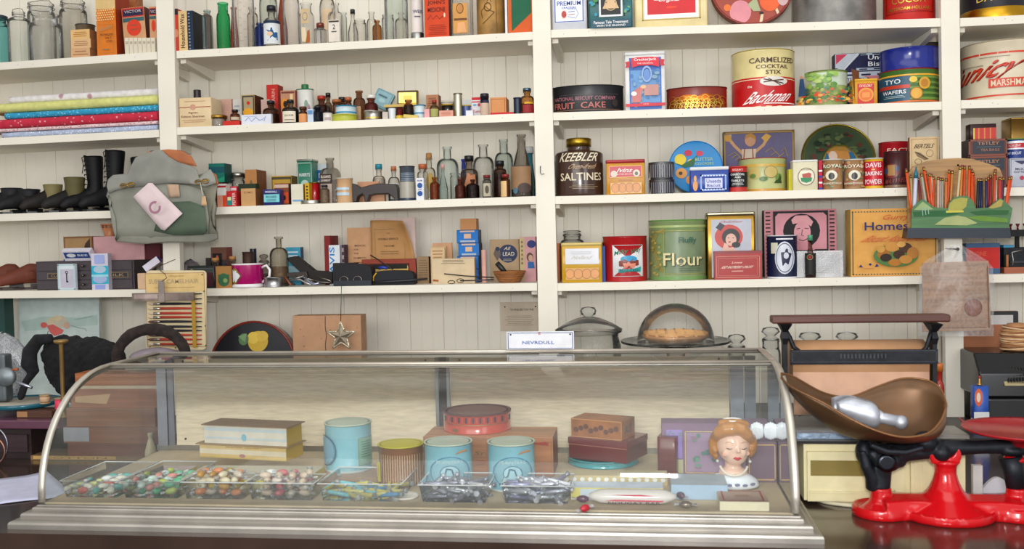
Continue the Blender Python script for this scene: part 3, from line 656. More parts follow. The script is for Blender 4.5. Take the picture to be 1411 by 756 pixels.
B('seed_packet_box','C3',1253.5,1294,188.5,.035,.02,'#d0b890:p','upright cream booklet box with a printed bird, behind the pencils',side='#a87050:p',cat='box',
 dec=D(1253.5,1294,188.5,258,[('b',1256,191,1291.5,257,.6,'#a8845c:p'),('t','BERTELS',1273.5,201,26,6,'#5c4a3a:p',.12),('p',[(1260,208),(1268,210),(1280,219),(1274,220),(1264,215)],'#8a7458:p'),('l',[(1262,209),(1278,219)],1,'#4a3a2c:p'),('o',1281,211,5,5,.12,'#9a8060:p'),('o',1265,222,5,4,.15,'#8a7050:p')]))
# ---- right bay, fourth shelf
G('stoppered_jar','C4',772,805,317,.13,'#b9bcb4:gl','old clear glass jar with a flat stopper behind the yellow biscuit tin',shape='jar',neck=.72,lip=1.1,stopper=.012,cat='jar')
B('notebook','C4',765,771,335,.11,.05,'#c87a50:p','thin orange book on end between the post and the yellow tin')
B('biscuit_tin','C4',773.5,829.5,334,.010,.085,'#c8a02c:g','square yellow tin with a pale label above a row of printed biscuits',rc=.005,lid=('#d0bc78:s',.009),lidover=.0008,
 dec=D(773.5,829.5,334,388,[('r',779,342,825,363,'#d8d8dc:g'),('t','Holland',802,354,26,5,'#b8b4a4:g',.2),('r',779,368,825,384,'#d0a050:s'),*[('e',785+i*11.5,376,6.4,6.6,'#d89a58:s')for i in range(4)],*[('o',785+i*11.5,376,6.4,6.6,.1,'#a8703c:s')for i in range(4)],('ln',784,345,818,350,2,'#c4c4c8:g')]))  # label panel and its faint lettering carry white glare in their colour
B('blue_packet','C4',830,834,339,.03,.03,'#3a5c9c:p','blue packet edge glimpsed between the yellow tin and the red tin')
T('candy_bar_tin','C4',830.5,891.5,325,.008,'#b0242a:g','glossy red round tin with a white picture panel of chocolate bars',lid=('#b62a2e:g',.014),cat='tin',
 dec=D(830.5,891.5,325,387,[('p',[(844,337),(885,338.5),(884,380),(845,379.5)],'#d4d4d4:s'),('b',844.5,337,885,380,.8,'#b8b8b8:s'),('t','Milky',856,347.5,18,7.5,'#1e7a5a:s',.1,.06),('t','Way',875,345.5,14,7.5,'#1e7a5a:s',.1,.06),('e',866,356,11,4.5,'#3aa0c8:s'),('p',[(853,359),(860,356),(866,360),(872,356),(879,358),(879,365),(866,368),(853,366)],'#8a4034:s'),('p',[(858,362),(866,360),(875,362),(874,368),(860,368)],'#e09078:s'),('p',[(852,370),(882,367),(881,374),(853,375)],'#2c9c98:s'),('t','MALTED',866,371.3,24,3.6,'#1e6a6a:s')]))
T('flour_canister','C4',893.5,973,302.5,.004,'#8a9c6c:s','large green flour canister with raised looking cream lettering',lid=('#6fa84a:s',.015),
 dec=D(893.5,973,302.5,384,[('r',894,310,972.6,313,'#a8b878:s'),('r',894,379,972.6,382,'#78a060:s'),('b',915,317,970,375,.8,'#a8a868:s'),('r',917,319,969,374,'#809070:s'),*[('l',[(914-i*1.4,372),(906-i,350),(903-i,332),(908-i*2,318),(916,314+i*2)],.9,'#b09c50:s')for i in range(4)],*spots(898,912,318,376,22,['#a89a54:s','#b8a860:s','#788a58:s'],1,2.8,31),
 ('t','Fluffy',946,331,22,10,'#356858:s'),('t','Flour',940.5,356.5,48,17,'#3c4c38:s'),('t','Flour',939.5,355.5,48,17,'#ddd2a4:s'),('ln',934,366,962,372,2,'#66785a:s')]))
B('lady_tin','C4',974,1040.5,292,.055,.07,'#b08a3c:m','gold edged silver tin picturing a lady in a wide red hat',rc=.005,lid=('#c8c0a0:m',.010),lidover=.0008,cat='tin',
 dec=D(974,1040.5,292,384,[('r',980,302,1035,382,'#b8bac4:s'),('e',1004,326,19.5,17,'#c0483c:s'),('p',[(986,313),(992,306),(999,310),(993,318)],'#2c2c3c:s'),('e',1007,326,12.5,11.5,'#2c2020:s'),('e',1007,330,7.5,8.5,'#d8b0a0:s'),('e',1014,337,6,4,'#2c2020:s'),('p',[(994,346),(998,334),(1002,336),(1004,341),(1010,340),(1015,346)],'#d8b0a0:s'),('e',1005,333,1.8,.8,'#a83038:s'),('e',1003.6,327.5,1.2,.5,'#2a1a18:s'),('e',1010,327.5,1.2,.5,'#2a1a18:s'),('t','Delicious',1008,305,30,3,'#b8787a:s',.2)]))
B('red_box','C4',984.5,1049.5,345.5,.008,.035,'#a8302c:s','low brick red tin box with a thin cream border and faded words',lid=('#8c3a3a:s',.007),lidover=.0006,topc='#8a8078:s',cat='tin',
 dec=D(984.5,1049.5,345.5,384,[('b',987,352.5,1047,381.5,.6,'#d09a80:s'),('b',990,355,1044,379,.4,'#c88a78:s'),('t','Loose',1016,361,14,2.8,'#e8c0b0:s',.1),('t','RED RASPBERRY DROPS',1016,367.3,42,3.4,'#ecd0c0:s',.1),('r',1008,372,1024,373.4,'#d8a090:s')]))
B('chef_box','C4',1053,1152.5,288.5,.10,.055,'#c88a90:p','square pink box with a black roundel portrait of an old man in a cap',side='#2c2022:p',cat='box',
 dec=D(1053,1152.5,288.5,384,[*[('r',1055,291+i*5.4,1061.5,293+i*5.4,'#3a2226:p')for i in range(17)],*[('r',1143,291+i*5.4,1149.5,293+i*5.4,'#3a2226:p')for i in range(17)],('r',1065,290.5,1140.5,372,'#241c20:p'),('p',[(1072,293.5),(1134,293.5),(1138.5,298),(1138.5,345),(1068,345),(1068,298)],'#cf949c:p'),('e',1104,319,25.5,24.5,'#1e181c:p'),('p',[(1090,303),(1096,297),(1112,297),(1120,306),(1117,313),(1108,306),(1092,309)],'#d8a0a4:p'),('e',1105,321,11.5,16,'#d29aa0:p'),('l',[(1097,316),(1102,315)],1,'#241c20:p'),('l',[(1108,315),(1114,316)],1,'#241c20:p'),('l',[(1105,317),(1104,325),(1107,326)],.8,'#241c20:p'),('l',[(1100,331),(1106,333),(1112,330)],1,'#241c20:p'),
 ('p',[(1090,346),(1096,334),(1114,334),(1122,346)],'#c88c94:p')]))
T('salt_can','C4',1056.5,1098.5,324,.006,'#1e2748:s','navy round can with a large white oval seal and white rims',lid=('#dcdce0:s',.005),bot=('#dcdce0:s',.004),cat='can',
 dec=D(1056.5,1098.5,324,383.5,[('r',1063,334,1072,349,'#d0ccb8:s'),('e',1081,355,13,22.5,'#cfd2dc:s'),('o',1081,355,11.6,20.4,.06,'#1e2748:s'),('p',[(1076,348),(1084,342),(1090,350),(1086,364),(1078,366)],'#1e2748:s'),('e',1083,352,3.4,4.4,'#cfd2dc:s'),('r',1070,328,1092,330,'#e0e0e4:s')]))
G('syrup_bottle','C4',1109,1124,323.5,.006,'#7c5a50:gl','small dark bottle with a green cap and black label, before the pink box',shape='slope',neck=.36,cap='#5aa07c:s',liq=('#3a1c1c:l',.62),dec=D(1109,1124,326,382,[('r',1109.5,346,1123.5,377,'#2e2c2a:p'),('o',1116,352,4,4,.2,'#9a8a5c:p'),('e',1116,352,2,2,'#a8302c:p')]),cat='bottle')
q=MB();X0,Z0=P(1099,346,YS+.03);X1,_=P(1161,346,YS+.03);zb=surfz('C4',(X0+X1)/2)+.0005;H=Z0-zb
q.box(0,X1-X0-.012,0,.010,0,H*.93,'#cfcfcd:p');bag=MB()
rnd=random.Random(4)
g=[[(-.003+(X1-X0+.004)*i/8,-.0015-.004*rnd.random(),H*j/5)for i in range(9)]for j in range(6)]
for s_ in(0,1):
    b=len(bag.v);bag.v+=[(x,(y if not s_ else.0115-y),z)for r_ in g for x,y,z in r_]
    for j in range(5):
        for i in range(8):bag.face((b+j*9+i,b+j*9+i+1,b+(j+1)*9+i+1,b+(j+1)*9+i),'#e8e8ea:cel',True)
root=empty('bagged_card',(X0,YS+.03,zb),'white card in a crinkled clear plastic bag, leaning behind the small bottle','card')
q.build('card',root);bag.build('plastic_bag',root)
q=MB();decals(q,Flat((0,0,0),(X1-X0-.012,0,0),(0,0,H*.93),(0,-1,0)),lines(.3,.92,.15,.92,9,'#a8a8a8:p'));q.build('printed_text',root)
B('biscuit_carton','C4',1172,1292,287,.02,.075,'#d8a458:p','wide orange biscuit carton lettered homespun with a plate of cookies',side='#c8a860:p',cat='box',
 dec=D(1172,1292,287,381,[('b',1174,290,1290,379,1.6,'#4a6a64:p'),*[('r',1176+i*4.1,290,1178+i*4.1,291.6,'#d8a458:p')for i in range(28)],*[('r',1176+i*4.1,377.4,1178+i*4.1,379,'#d8a458:p')for i in range(28)],('t','Gurrys',1236,300,42,9,'#c8683c:p',.15),('t','Homespun',1236,313,92,15,'#2c3470:p'),('t','Biscuit Assortment',1236,328.5,88,9,'#cc6a44:p',.2),
 ('e',1233,352,31,16,'#5a8048:p'),*[('e',x,y,a,b,c)for x,y,a,b,c in[(1216,350,9,7,'#a8702c:p'),(1228,340,10,7,'#c8924a:p'),(1246,342,9,7,'#5c3c28:p'),(1256,349,8,8,'#b8803c:p'),(1237,351,8,6,'#4a3022:p'),(1219,355,8,5.5,'#3c2a20:p'),(1246,358,9,6,'#c08a40:p'),(1231,362,9,5,'#b07830:p'),(1212,343,6,5,'#c8984c:p'),(1240,337,6,4,'#d8a860:p')]],
 ('p',[(1181,368),(1184,364),(1187,368)],'#2c3470:p'),('p',[(1203,368),(1206,363),(1209,367)],'#2c3470:p'),('e',1197,364,2,1.6,'#2c3470:p'),('r',1188,369,1202,370,'#c8885c:p')]),rs=())
# ---- far right bay
T('round_canister','D1',1324.5,1420,-50,.006,'#23242c:s','black round canister with a gilt foot band, cut by the right picture edge',bot=('#c8982c:m',.030),cat='canister',lid=('#2a2b34:s',.015),
 dec=D(1325,1420,-50,23,[('t','DAVIS',1368,-3,40,8,'#d8b860:s')]))
T('marshmallow_tin','D2',1325,1440,57,.004,'#d8cdb4:s','large cream marshmallow tin with slanting orange red script',lid=('#cfc3aa:s',.020),
 dec=D(1325,1440,57,137,[('r',1326,73,1439,75.5,'#d04a30:s'),('r',1326,129,1439,131.2,'#d04a30:s'),('t','Junicy',1363,101,82,30,'#7a2418:s',.35,.16),('t','Junicy',1362,100,82,30,'#d44628:s',.35,.16),('r',1364,108,1432,120,'#d04a30:s'),('t','MARSHMALLOW',1399,114,64,8.5,'#ddd0b4:s'),('ln',1352,78,1392,80,1,'#8a8070:s'),('ln',1328,87,1358,91,1,'#a89a88:s')]))
b_=B('tea_tin','D3',1334.5,1388.5,215,.022,.07,'#5c2a1c:s','lower of two dark tetley tea tins with copper borders',side='#3a2024:s',grp='tea tins',dec=D(1334.5,1388.5,215,258,[('b',1335,215.5,1388,256,2,'#8a4426:s'),('r',1341,218,1384,234,'#1c2230:s'),('t','TETLEY',1362,222,30,4,'#b07a58:s'),('ln',1345,226,1380,229,1,'#5a6a70:s')]))
b_=B('tea_tin','D3',1334.5,1388,191.5,.022,.07,'#5c2a1c:s','upper of two dark tetley tea tins with copper borders',side='#3a2024:s',grp='tea tins',on=b_,dec=D(1334.5,1388,191.5,214.5,[('b',1335,192,1387.5,214,2,'#8a4426:s'),('r',1341,194,1384,211,'#1c2230:s'),('t','TETLEY',1362,197,30,4.4,'#b07a58:s'),('t','TEA BAGS',1364,206,26,3.4,'#a06a50:s'),('ln',1345,201,1380,203,1,'#5a6a70:s')]))
B('cocoa_tin','D3',1336,1373.5,170.5,.03,.04,'#3a1c20:s','small tin with red and gold stripes standing on the tea tins',on=b_,rc=.006,dec=D(1336,1373.5,170.5,190,[('r',1341,175.5,1372.5,189.5,'#c03024:s'),('r',1341,175.5,1343,189.5,'#d8c048:s'),*[('r',1347.5+i*8,175.5,1349.5+i*8,189.5,'#c8843c:s')for i in range(3)]]))
b0_=B('square_tin','D3',1393,1440,161,.10,.08,'#b08c4c:m','worn brass yellow square tin at the right end of the third shelf',side='#a8843c:m',rc=.004,lid=('#b8944c:m',.005),lidover=.0005)
b_=B('ointment_tin','D3',1392,1425,217.5,.012,.06,'#b8bac4:s','silver grey tin with navy words and a small red seal',rc=.003,dec=D(1392,1425,217.5,257,[('b',1393,218.5,1424,256,.8,'#8a8ca0:s'),('p',[(1397,221),(1420,221),(1408,226)],'#34345c:s'),('t','MILK OF',1409,232,20,3,'#34345c:s'),('t','FOOT POWDER',1409,236,24,2.6,'#34345c:s'),('e',1408,244,3,3,'#b02848:s')]))
T('polish_can','D3',1388,1412,191,.022,'#2c4488:s','red, white and blue can with a green top set on the silver tin',lid=('#7a9c50:s',.006),on=b_,cat='can',dec=D(1388,1412,191,217,[('r',1388.3,194,1411.6,197,'#dfe4e4:s'),('r',1388.3,197,1411.6,203,'#c02c3c:s'),('t','EXCELLENT',1398,200,16,3,'#e8d0d0:s'),('r',1388.3,203,1411.6,205,'#e0e0e8:s'),('t','RAT BISCUIT',1398,210,17,3.4,'#e0e4f0:s')]))
# ================= middle bay, top shelf (bottles and cartons) =================
CL,AQ,AM,DK='#d3d3c9:gl','#b9ccc2:gl','#8a4a22:gl','#54321f:gl'
B('book','B1',240.5,245.5,12,.004,.10,'#c04830:p','thin orange red book on end, leftmost on the middle top shelf',dec=[('r',0,.86,1,1,'#2a2a30:p'),('e',.5,.42,.5,.1,'#d08a6a:p')])
B('wax_box','B1',246,257.8,15,.004,.09,'#dcbc88:p','tall cream box of household wax with its name running up the spine',side='#c8a878:p',dec=[('t','Household Wax',.45,.5,.5,.86,'#3a3030:p',0,90)])
B('book','B1',258.3,266,14.5,.004,.12,'#26364e:p','dark navy book with a speckled spine beside the household wax',side='#1c2028:p',dec=[('r',.2,.03+i*.08,.5,.06+i*.08,'#8a98a8:p')for i in range(12)],rs=[('p',[(.5,.02),(.9,.02),(.9,.35)],'#a8623c:p')])
B('slim_carton','B1',281,284.5,18,.10,.04,'#a86a40:p','thin tan carton edge showing behind the grey blue bottle',cat='carton')
G('glass_bottle','B1',280,292,14,.012,'#8fa3a8:gl','narrow grey blue glass bottle with a square shoulder',shape='jar',neck=.62,sec='sq',ysc=.9)
G('glass_bottle','B1',298.5,316.5,4,.010,'#1c9c4c:gl','bright green glass bottle with a wide straight neck',shape='round',neck=.72,lip=1.1)
G('glass_bottle','B1',317,328,10,.10,'#a83c28:gl','small rusty red bottle standing behind the green bottle',shape='slope',neck=.6)
G('glass_bottle','B1',319.5,348,-46,.012,'#cfc3bb:gl','tall clear embossed bottle with a long neck, right of the green bottle',shape='round',neck=.4,dec=[('r',.32+.18*(i%2),.08+.045*i,.44+.18*(i%2),.10+.045*i,'#b9b4c4:gl')for i in range(12)])
G('glass_bottle','B1',341,355,10,.12,'#c9b9a2:gl','cloudy beige bottle behind the tall embossed one',shape='jar',neck=.6)
G('glass_bottle','B1',352,365,32,.05,'#1f3596:gl','small cobalt blue bottle beside the bottle with the blue picture label',shape='jar',neck=.6)
G('glass_bottle','B1',357,381,-34,.13,'#b4c4b4:gl','pale green bottle behind the cobalt bottle',shape='round',neck=.4)
G('glass_bottle','B1',363.5,385,8,.010,'#c6c0b4:gl','clear bottle with a black cap and a white and blue picture label',shape='round',neck=.42,cap='#22222a:s',dec=D(363.5,385,10,64,[('r',364,27,384.5,60,'#d8dcdc:p'),('r',364,27,384.5,31,'#223850:p'),('p',[(367,40),(374,37),(381,44),(381,55),(368,56),(374,50)],'#2a5c8c:p'),('e',371.5,46,3.6,3,'#e0c0a0:p'),('t','BLUE',375,53,10,3,'#e0e8f0:p')]))
G('glass_funnel','B1',380,395,-20,.13,'#8c3422:gl','dark red glass vessel with a flaring neck at the back',shape='slope',neck=.25,lip=1.6,cat='vessel')
G('glass_bottle','B1',389.5,411.5,-30,.010,'#c9bdb6:gl','clear ribbed bottle between the blue label and the double paper label',shape='round',neck=.4)
G('glass_bottle','B1',412.5,432,4,.012,'#c2bdb4:gl','flat clear bottle with two stacked worn paper labels',shape='round',neck=.7,sec='sq',ysc=.6,lip=1.2,dec=[('r',.18,.5,.82,.84,'#cdb48c:p'),('o',.5,.66,.2,.1,.2,'#7a8aa0:p'),('p',[(.2,.08),(.7,.06),(.5,.4),(.2,.42)],'#d8c8a8:p'),('p',[(.5,.03),(.85,.05),(.85,.35),(.66,.32)],'#a8642c:p')])
G('glass_bottle','B1',440,461,-24,.13,'#ccc0ac:gl','clear bottle with a cream label, at the back of the row',shape='round',neck=.45,dec=[('r',.15,.3,.8,.6,'#d8c0a0:p')])
G('perfume_bottle','B1',434,449.5,32,.015,'#b4b0b4:gl','small square bottle topped with a brown ball stopper',shape='jar',neck=.5,sec='sq',ysc=.9,cap='#7a3420:g',caph=.014)
G('glass_bottle','B1',452.5,472,4,.010,'#cfc6b8:gl','clear bottle with a tall white label printed with a big numeral',shape='round',neck=.45,sec='sq',ysc=.8,dec=[('r',.06,.03,.94,.56,'#dcd4c8:p'),('r',.1,.5,.9,.54,'#4a4038:p'),('t','2',.5,.39,.2,.12,'#3a3430:p'),('r',.3,.26,.7,.29,'#6a6460:p'),('ln',0,0,0,0,0,'')][:-1])
G('glass_bottle','B1',470,478,17,.07,'#a9bcb4:gl','slim pale green vial behind the bottle with the numeral',shape='jar',neck=.8)
G('glass_bottle','B1',479.5,493,13,.012,'#c9c0b4:gl','small clear bottle with a black cap and sloping shoulders',shape='slope',neck=.35,cap='#26242a:s')
G('glass_jar','B1',487,505,27,.035,'#bdb8ac:gl','squat clear wide mouthed jar next to the black capped bottle',shape='jar',neck=.78,lip=1.08)
G('glass_bottle','B1',505.5,519,16,.05,'#cbc4b2:gl','clear bottle with a broad lip behind the small amber bottle',shape='round',neck=.5)
G('glass_bottle','B1',513.5,526,28,.008,'#9a5a28:gl','tiny amber bottle with a flared lip on the middle top shelf',shape='round',neck=.5)
G('glass_jar','B1',526.5,543,20,.010,'#c6c6bc:gl','plain clear glass jar with an open mouth before the big green tinted bottle',shape='jar',neck=.85,lip=1.08)
G('glass_bottle','B1',529,561,-40,.10,'#b9d2c4:gl','large green tinted bottle standing behind the small clear bottles',shape='round',neck=.4)
G('glass_bottle','B1',544.5,562,17,.010,'#cabeb0:gl','clear bottle with a short neck in front of the big green tinted bottle',shape='round',neck=.4)
T('talc_tin','B1',565.5,582.5,-22,.02,'#dcd2cc:s','white round tin with a silver foot behind the orange medicine box',bot=('#b4b4b0:m',.022),dec=[('t','WEIS',.55,.5,.7,.06,'#3a4260:s'),('r',.3,.40,.75,.42,'#5a5a70:s')])
B('medicine_box','B1',583.5,617,-62,.010,.075,'#cf4c1e:p',"bright orange father john's medicine box",side='#5a2c20:p',dec=D(583.5,617,-62,50,[('t',"FATHER",600,-4,24,5,'#5c1c18:p'),('t',"JOHN'S",600,3,24,7,'#5c1c18:p'),('t','MEDICINE',600,12,24,6,'#5c1c18:p'),('l',[(588,25),(592,19),(595,25),(600,20),(604,25),(609,21)],.8,'#6c2418:p'),('e',611,20,1.3,3,'#e0d0b8:p'),('ln',588,32,614,47,6,'#a83818:p')]))
G('glass_bottle','B1',621,651,-40,.010,'#c0bbb0:gl','square clear bottle with an orange portrait label',shape='round',neck=.45,sec='sq',ysc=.6,dec=D(621,651,-40,49,[('r',623.5,5,646,45,'#d09c58:p'),('o',634.5,12,5.6,7,.2,'#6c4828:p'),('e',635,12,3.6,4.6,'#c08850:p'),('r',625,25,645,28,'#7a5430:p'),('p',[(629,44),(631,31),(641,30),(644,44)],'#e0aa78:p')]))
T('carved_canister','B1',655.5,694.5,-60,.006,'#a87e40:rust','tan canister with an embossed line drawing, right of the portrait bottle',dec=D(655.5,694.5,-60,46,[('l',[(664,24),(662,14),(668,8),(674,14),(680,16),(672,24),(664,31)],.8,'#5a4024:p'),('o',671,9,5,6,.2,'#5a4024:p'),('l',[(670,2),(673,-4),(676,3)],.8,'#5a4024:p'),('l',[(682,0),(683,44)],.7,'#7a5a30:p')]),cat='canister')
B('white_card','B1',695,698,-40,.01,.06,'#dcdce0:p','edge of a white card between the tan canister and the green and orange box',cat='card')
B('seed_box','B1',698.5,733,-60,.012,.05,'#d26428:p','orange box with a slanting green panel, last on the middle top shelf',dec=D(698.5,733,-60,44,[('p',[(703.5,-58),(731,-58),(731,17),(703.5,41)],'#1f6a4c:p'),('b',698.8,-59,732.8,43.8,1.2,'#c8783c:p'),*lines(.3,.85,.38,.60,7,'#8a9a58:p',.3),*lines(.4,.92,.04,.14,3,'#a84a28:p',.3)]))
# ================= middle bay, second shelf =================
b_=B('borax_tin','B2',246.5,291,134.5,.008,.085,'#dcc6a0:s','square cream tin with a red line, round crest and small black cap on top',side='#c8a67c:s',rc=.005,dec=D(246.5,291,134.5,173.5,[('r',247.5,146.5,290.5,147.6,'#a85c48:s'),('e',266,147,4,3.8,'#c89a80:s'),('ln',252,138.5,286,140,1,'#b08a68:s'),('t','Agnes',266,154.6,13,3.2,'#7a5440:s'),('t','Edition Sherman',266,159.4,32,2.8,'#8a5c48:s'),('ln',250,163,284,168,2,'#c09c7c:s')]),cat='tin')
T('cap','B2',267.5,277,123.5,.035,'#2c2124:s','loose black bottle cap standing on the square cream tin',on=b_)
T('ink_jar','B2',291.5,301,141,.085,'#2a2422:g','dark round jar in the shadow right of the cream tin',lid=('#3a3230:s',.006),cat='jar')
G('glass_jar','B2',291,311.5,159,.010,'#c8c0b0:gl','small glass jar with a wide brassy lid',shape='jar',neck=.86,cap='#a8843c:m',caph=.011,liq=('#d8d0c4:l',.85))
B('carton','B2',296,319.5,136.5,.12,.05,'#cfa898:p','plain dusty pink carton at the back of the second shelf',side='#b89488:p')
B('carton','B2',321,333,137,.13,.04,'#d4d2cc:p','white carton with faint blue print, behind the small brown bottle',dec=lines(.15,.85,.3,.85,4,'#a8b0b8:p'))
b_=B('pill_box','B2',308,330.5,166.3,.006,.028,'#c43428:p','flat little red box under the small brown bottle',cat='box')
G('pill_bottle','B2',318,330.5,151,.008,'#7a3c20:gl','small brown bottle with a black cap standing on the flat red box',neck=.5,cap='#241c1a:s',on=b_,dec=[('r',.1,.1,.9,.4,'#c8b8a0:p')],cat='bottle')
B('spice_box','B2',333,351,130.5,.075,.08,'#b8a074:p','tan box with a black panel, red dot and yellow disc',side='#5a3a28:p',dec=D(333,351,130.5,170,[('r',334,131.5,350.5,157,'#4a4438:p'),('r',336,133.5,349,156,'#a89878:p'),('e',342.5,140.5,2.2,2.2,'#c82820:p'),('e',342,152,7,5.5,'#d8a02c:p')]))
B('tissue_box','B2',333,374,157.5,.010,.04,'#d6d8e0:p','low white box with looping blue handwriting',dec=D(333,374,157.5,170,[('l',[(338,165),(343,161),(347,166),(353,161),(358,165),(362,164),(367,160),(364,166)],.9,'#6a8cc4:p'),('ln',336,159,356,160.5,1,'#a8b8d4:p')]),cat='box')
B('carton','B2',367.5,383,116.5,.14,.05,'#c8342c:p','tall red carton sticking up behind the medicine bottles',side='#a82820:p',dec=[('t','CASCARIN',.6,.6,.3,.6,'#e0a898:p',0,90)])
B('carton','B2',360,372,137,.085,.04,'#c0a498:p','faded pinkish carton behind the swelling brown bottle')
G('medicine_bottle','B2',363,384.5,139,.020,'#6a4428:gl','bulbous brown bottle with a black cap behind the white box',shape='round',neck=.36,cap='#1e1a1c:s',liq=('#6a3c20:l',.5),cat='bottle')
B('starch_box','B2',387,407,124.5,.085,.05,'#b8896c:p','tan box with a red edge and a sunburst round a small dark figure',side='#8a3c30:p',dec=D(387,407,124.5,168,[('r',388,126,406,128,'#7a4034:p'),('e',393,141,6,7,'#d8902c:p'),('e',393.5,141,3,4,'#2a1c18:p'),('r',400,129,404,147,'#e0c498:p'),('r',387.5,150,406.5,168,'#9a3830:p')]))
G('medicine_bottle','B2',389.5,411.5,137.5,.008,'#6c6660:gl','round shouldered smoky bottle with a black cap and white label',neck=.32,cap='#1a1a1e:s',liq=('#3a3434:l',.62),dec=[('r',.04,.06,.78,.55,'#e0d8c4:p'),('t','ELIXIR',.42,.36,.5,.08,'#5a4a3a:p'),('r',.15,.14,.68,.18,'#8a7a68:p')],cat='bottle')
T('powder_tin','B2',409,432,122.5,.095,'#dcdcd4:s','white talc tin with a floral spray and a bright green lid',lid=('#2f8a58:s',.008),ysc=.7,dec=[('e',.55,.45,.2,.16,'#a88890:s'),('e',.5,.6,.1,.1,'#7a9a80:s'),('e',.65,.38,.08,.1,'#6a5060:s')],cat='tin')
T('cap','B2',416,425.5,116,.115,'#2c7c4c:s','small green shaker top on the talc tin',on=None if False else TOPS['powder_tin'])
G('pill_bottle','B2',412,424,147,.012,'#6a3a20:gl','small brown bottle with an orange label left of the pale blue one',neck=.6,cap='#5a2c18:s',dec=[('r',.06,.05,.94,.62,'#d89c68:p')],cat='bottle')
B('carton','B2',424,432,150,.012,.022,'#c4d0dc:p','tiny pale blue carton beside the orange labelled bottle',dec=[('r',.1,.6,.9,.9,'#6a94c0:p')])
G('medicine_bottle','B2',432,455,132,.075,'#70392a:gl','wide brown apothecary bottle with a red stopper',shape='round',neck=.36,cap='#b03824:s',liq=('#4a2a1c:l',.7),cat='bottle')
G('medicine_bottle','B2',431.5,444.5,146,.010,'#1f2a4c:gl','small midnight blue bottle in the front row',shape='round',neck=.5,cap='#181a24:s',cat='bottle')
G('medicine_bottle','B2',447.5,457.5,128,.085,'#7c5c3c:gl','slim amber bottle with a dark glass stopper behind the white jar',shape='round',neck=.5,cap='#2a1c18:g',cat='bottle')
T('cream_jar','B2',445.5,458.5,154,.010,'#ddd6d0:g','little white jar with a black lid',lid=('#20202a:s',.006),cat='jar',dec=[('r',.2,.2,.8,.45,'#b8a8a8:p')])
G('medicine_bottle','B2',458.5,470,137,.050,'#8a4620:gl','amber jar with a brown cap left of the blue stacked tins',shape='jar',neck=.8,cap='#a86a3c:s',cat='jar')
G('medicine_bottle','B2',466,478,134,.12,'#5a3824:gl','dark brown bottle with a black cap behind the stacked tins',shape='round',neck=.6,cap='#1c1a1c:s',cat='bottle')
G('medicine_bottle','B2',475.5,485,134,.085,'#7a3e20:gl','brown bottle with an orange cap behind the stacked tins',shape='jar',neck=.75,cap='#b86c44:s',cat='bottle')
b_=T('salve_tin','B2',458.5,492.5,157.5,.006,'#b8bc48:s','low round yellow green tin at the bottom of the stack of two',lid=('#c4c858:s',.009),cat='tin')
T('salve_tin','B2',463,491,145.5,.008,'#c8d8dc:s','low round blue and white tin on top of the yellow green one',lid=('#2f8cb4:s',.009),on=b_,dec=[('r',.02,.12,.98,.3,'#2f8cb4:s')],cat='tin')
G('medicine_bottle','B2',487,503.5,125,.070,'#6c3c22:gl','brown bottle with an open flaring lip left of the tilted teal tin',shape='round',neck=.5,dec=[('r',.05,.1,.6,.5,'#b89878:p')],cat='bottle')
# tilted teal tin
X,Z=P(522,134,3.14);
root=empty('tobacco_tin',(X,3.13,Z-.034),'flat teal tin tilted onto its corner between brown bottles','tin',rot=(R(-12),R(26),0))
q=MB();q.box(-.031,.031,0,.018,0,.062,'#8fb4bc:s',side='#7aa0a8:s');o=q.build('body',root);md=o.modifiers.new('b','BEVEL');md.width=.004;md.segments=2
q=MB();decals(q,Flat((-.031,0,0),(.062,0,0),(0,0,.062),(0,-1,0)),[('b',.08,.08,.92,.92,.02,.02,'#5a8088:s'),('r',.2,.6,.7,.7,'#4a7078:s'),('e',.5,.4,.2,.12,'#a8c8cc:s')]);q.build('printed_front',root)
G('medicine_bottle','B2',502.5,521,131,.030,'#8c3c28:gl','bottle with a white cap and label over reddish glass',shape='round',neck=.5,cap='#e0dcd4:s',liq=('#9a2c20:l',.8),dec=[('r',.0,.05,.7,.45,'#e0d0c4:p')],cat='bottle')
T('lens_tin','B2',502.5,527,153,.004,'#a8a49c:m','low round silver tin, shiny, in the front row',lid=('#c8c8c4:m',.006),cat='tin',dec=[('r',.1,.15,.9,.35,'#c8a860:m')])
B('carton','B2',527.5,534.5,154,.010,.02,'#c8beb4:p','tiny grey carton between the silver tin and the white cup')
T('tin_cup','B2',535.5,546,149,.010,'#d4d8dc:g','little white enamel cup',open_=True,cat='cup',taper=.86)
dk_=B('carton','B2',532,556,147.5,.055,.05,'#3a3430:p','dark low carton carrying the flat yellow tin')
b_=B('flat_tin','B2',529.5,557,143.5,.050,.055,'#c8a850:s','flat yellow tin lying over the dark carton',h=.008,on=dk_)
B('sewing_tin','B2',546.5,575.5,124.5,.150,.020,'#b08a2c:m','rounded gold tin standing on edge with a dark rim',rc=.006,roll=1,dec=D(546.5,575.5,124.5,166,[('b',547.5,125.5,574.5,164,1.2,'#3a2c1c:s'),('r',549,127,573,140,'#c8b468:m'),('r',555,131,567,136,'#a8944c:m')]),cat='tin')
G('pill_bottle','B2',546.5,556,147.5,.015,'#a83824:gl','tiny jar of red pills with a yellow foot',shape='jar',neck=.8,liq=('#b82c1c:l',.8),dec=[('r',0,.02,1,.3,'#d8b83c:p')],cat='jar')
G('medicine_bottle','B2',556.5,570,137.5,.012,'#5c3018:gl','dark amber bottle with a heavy lip before the gold tin',shape='round',neck=.6,liq=('#3a1c10:l',.7),cat='bottle')
q=B('paper_packet','B2',556,576,158,.002,.007,'#d8c070:p','small yellow paper packet lying aslant at the shelf edge',roll=6)
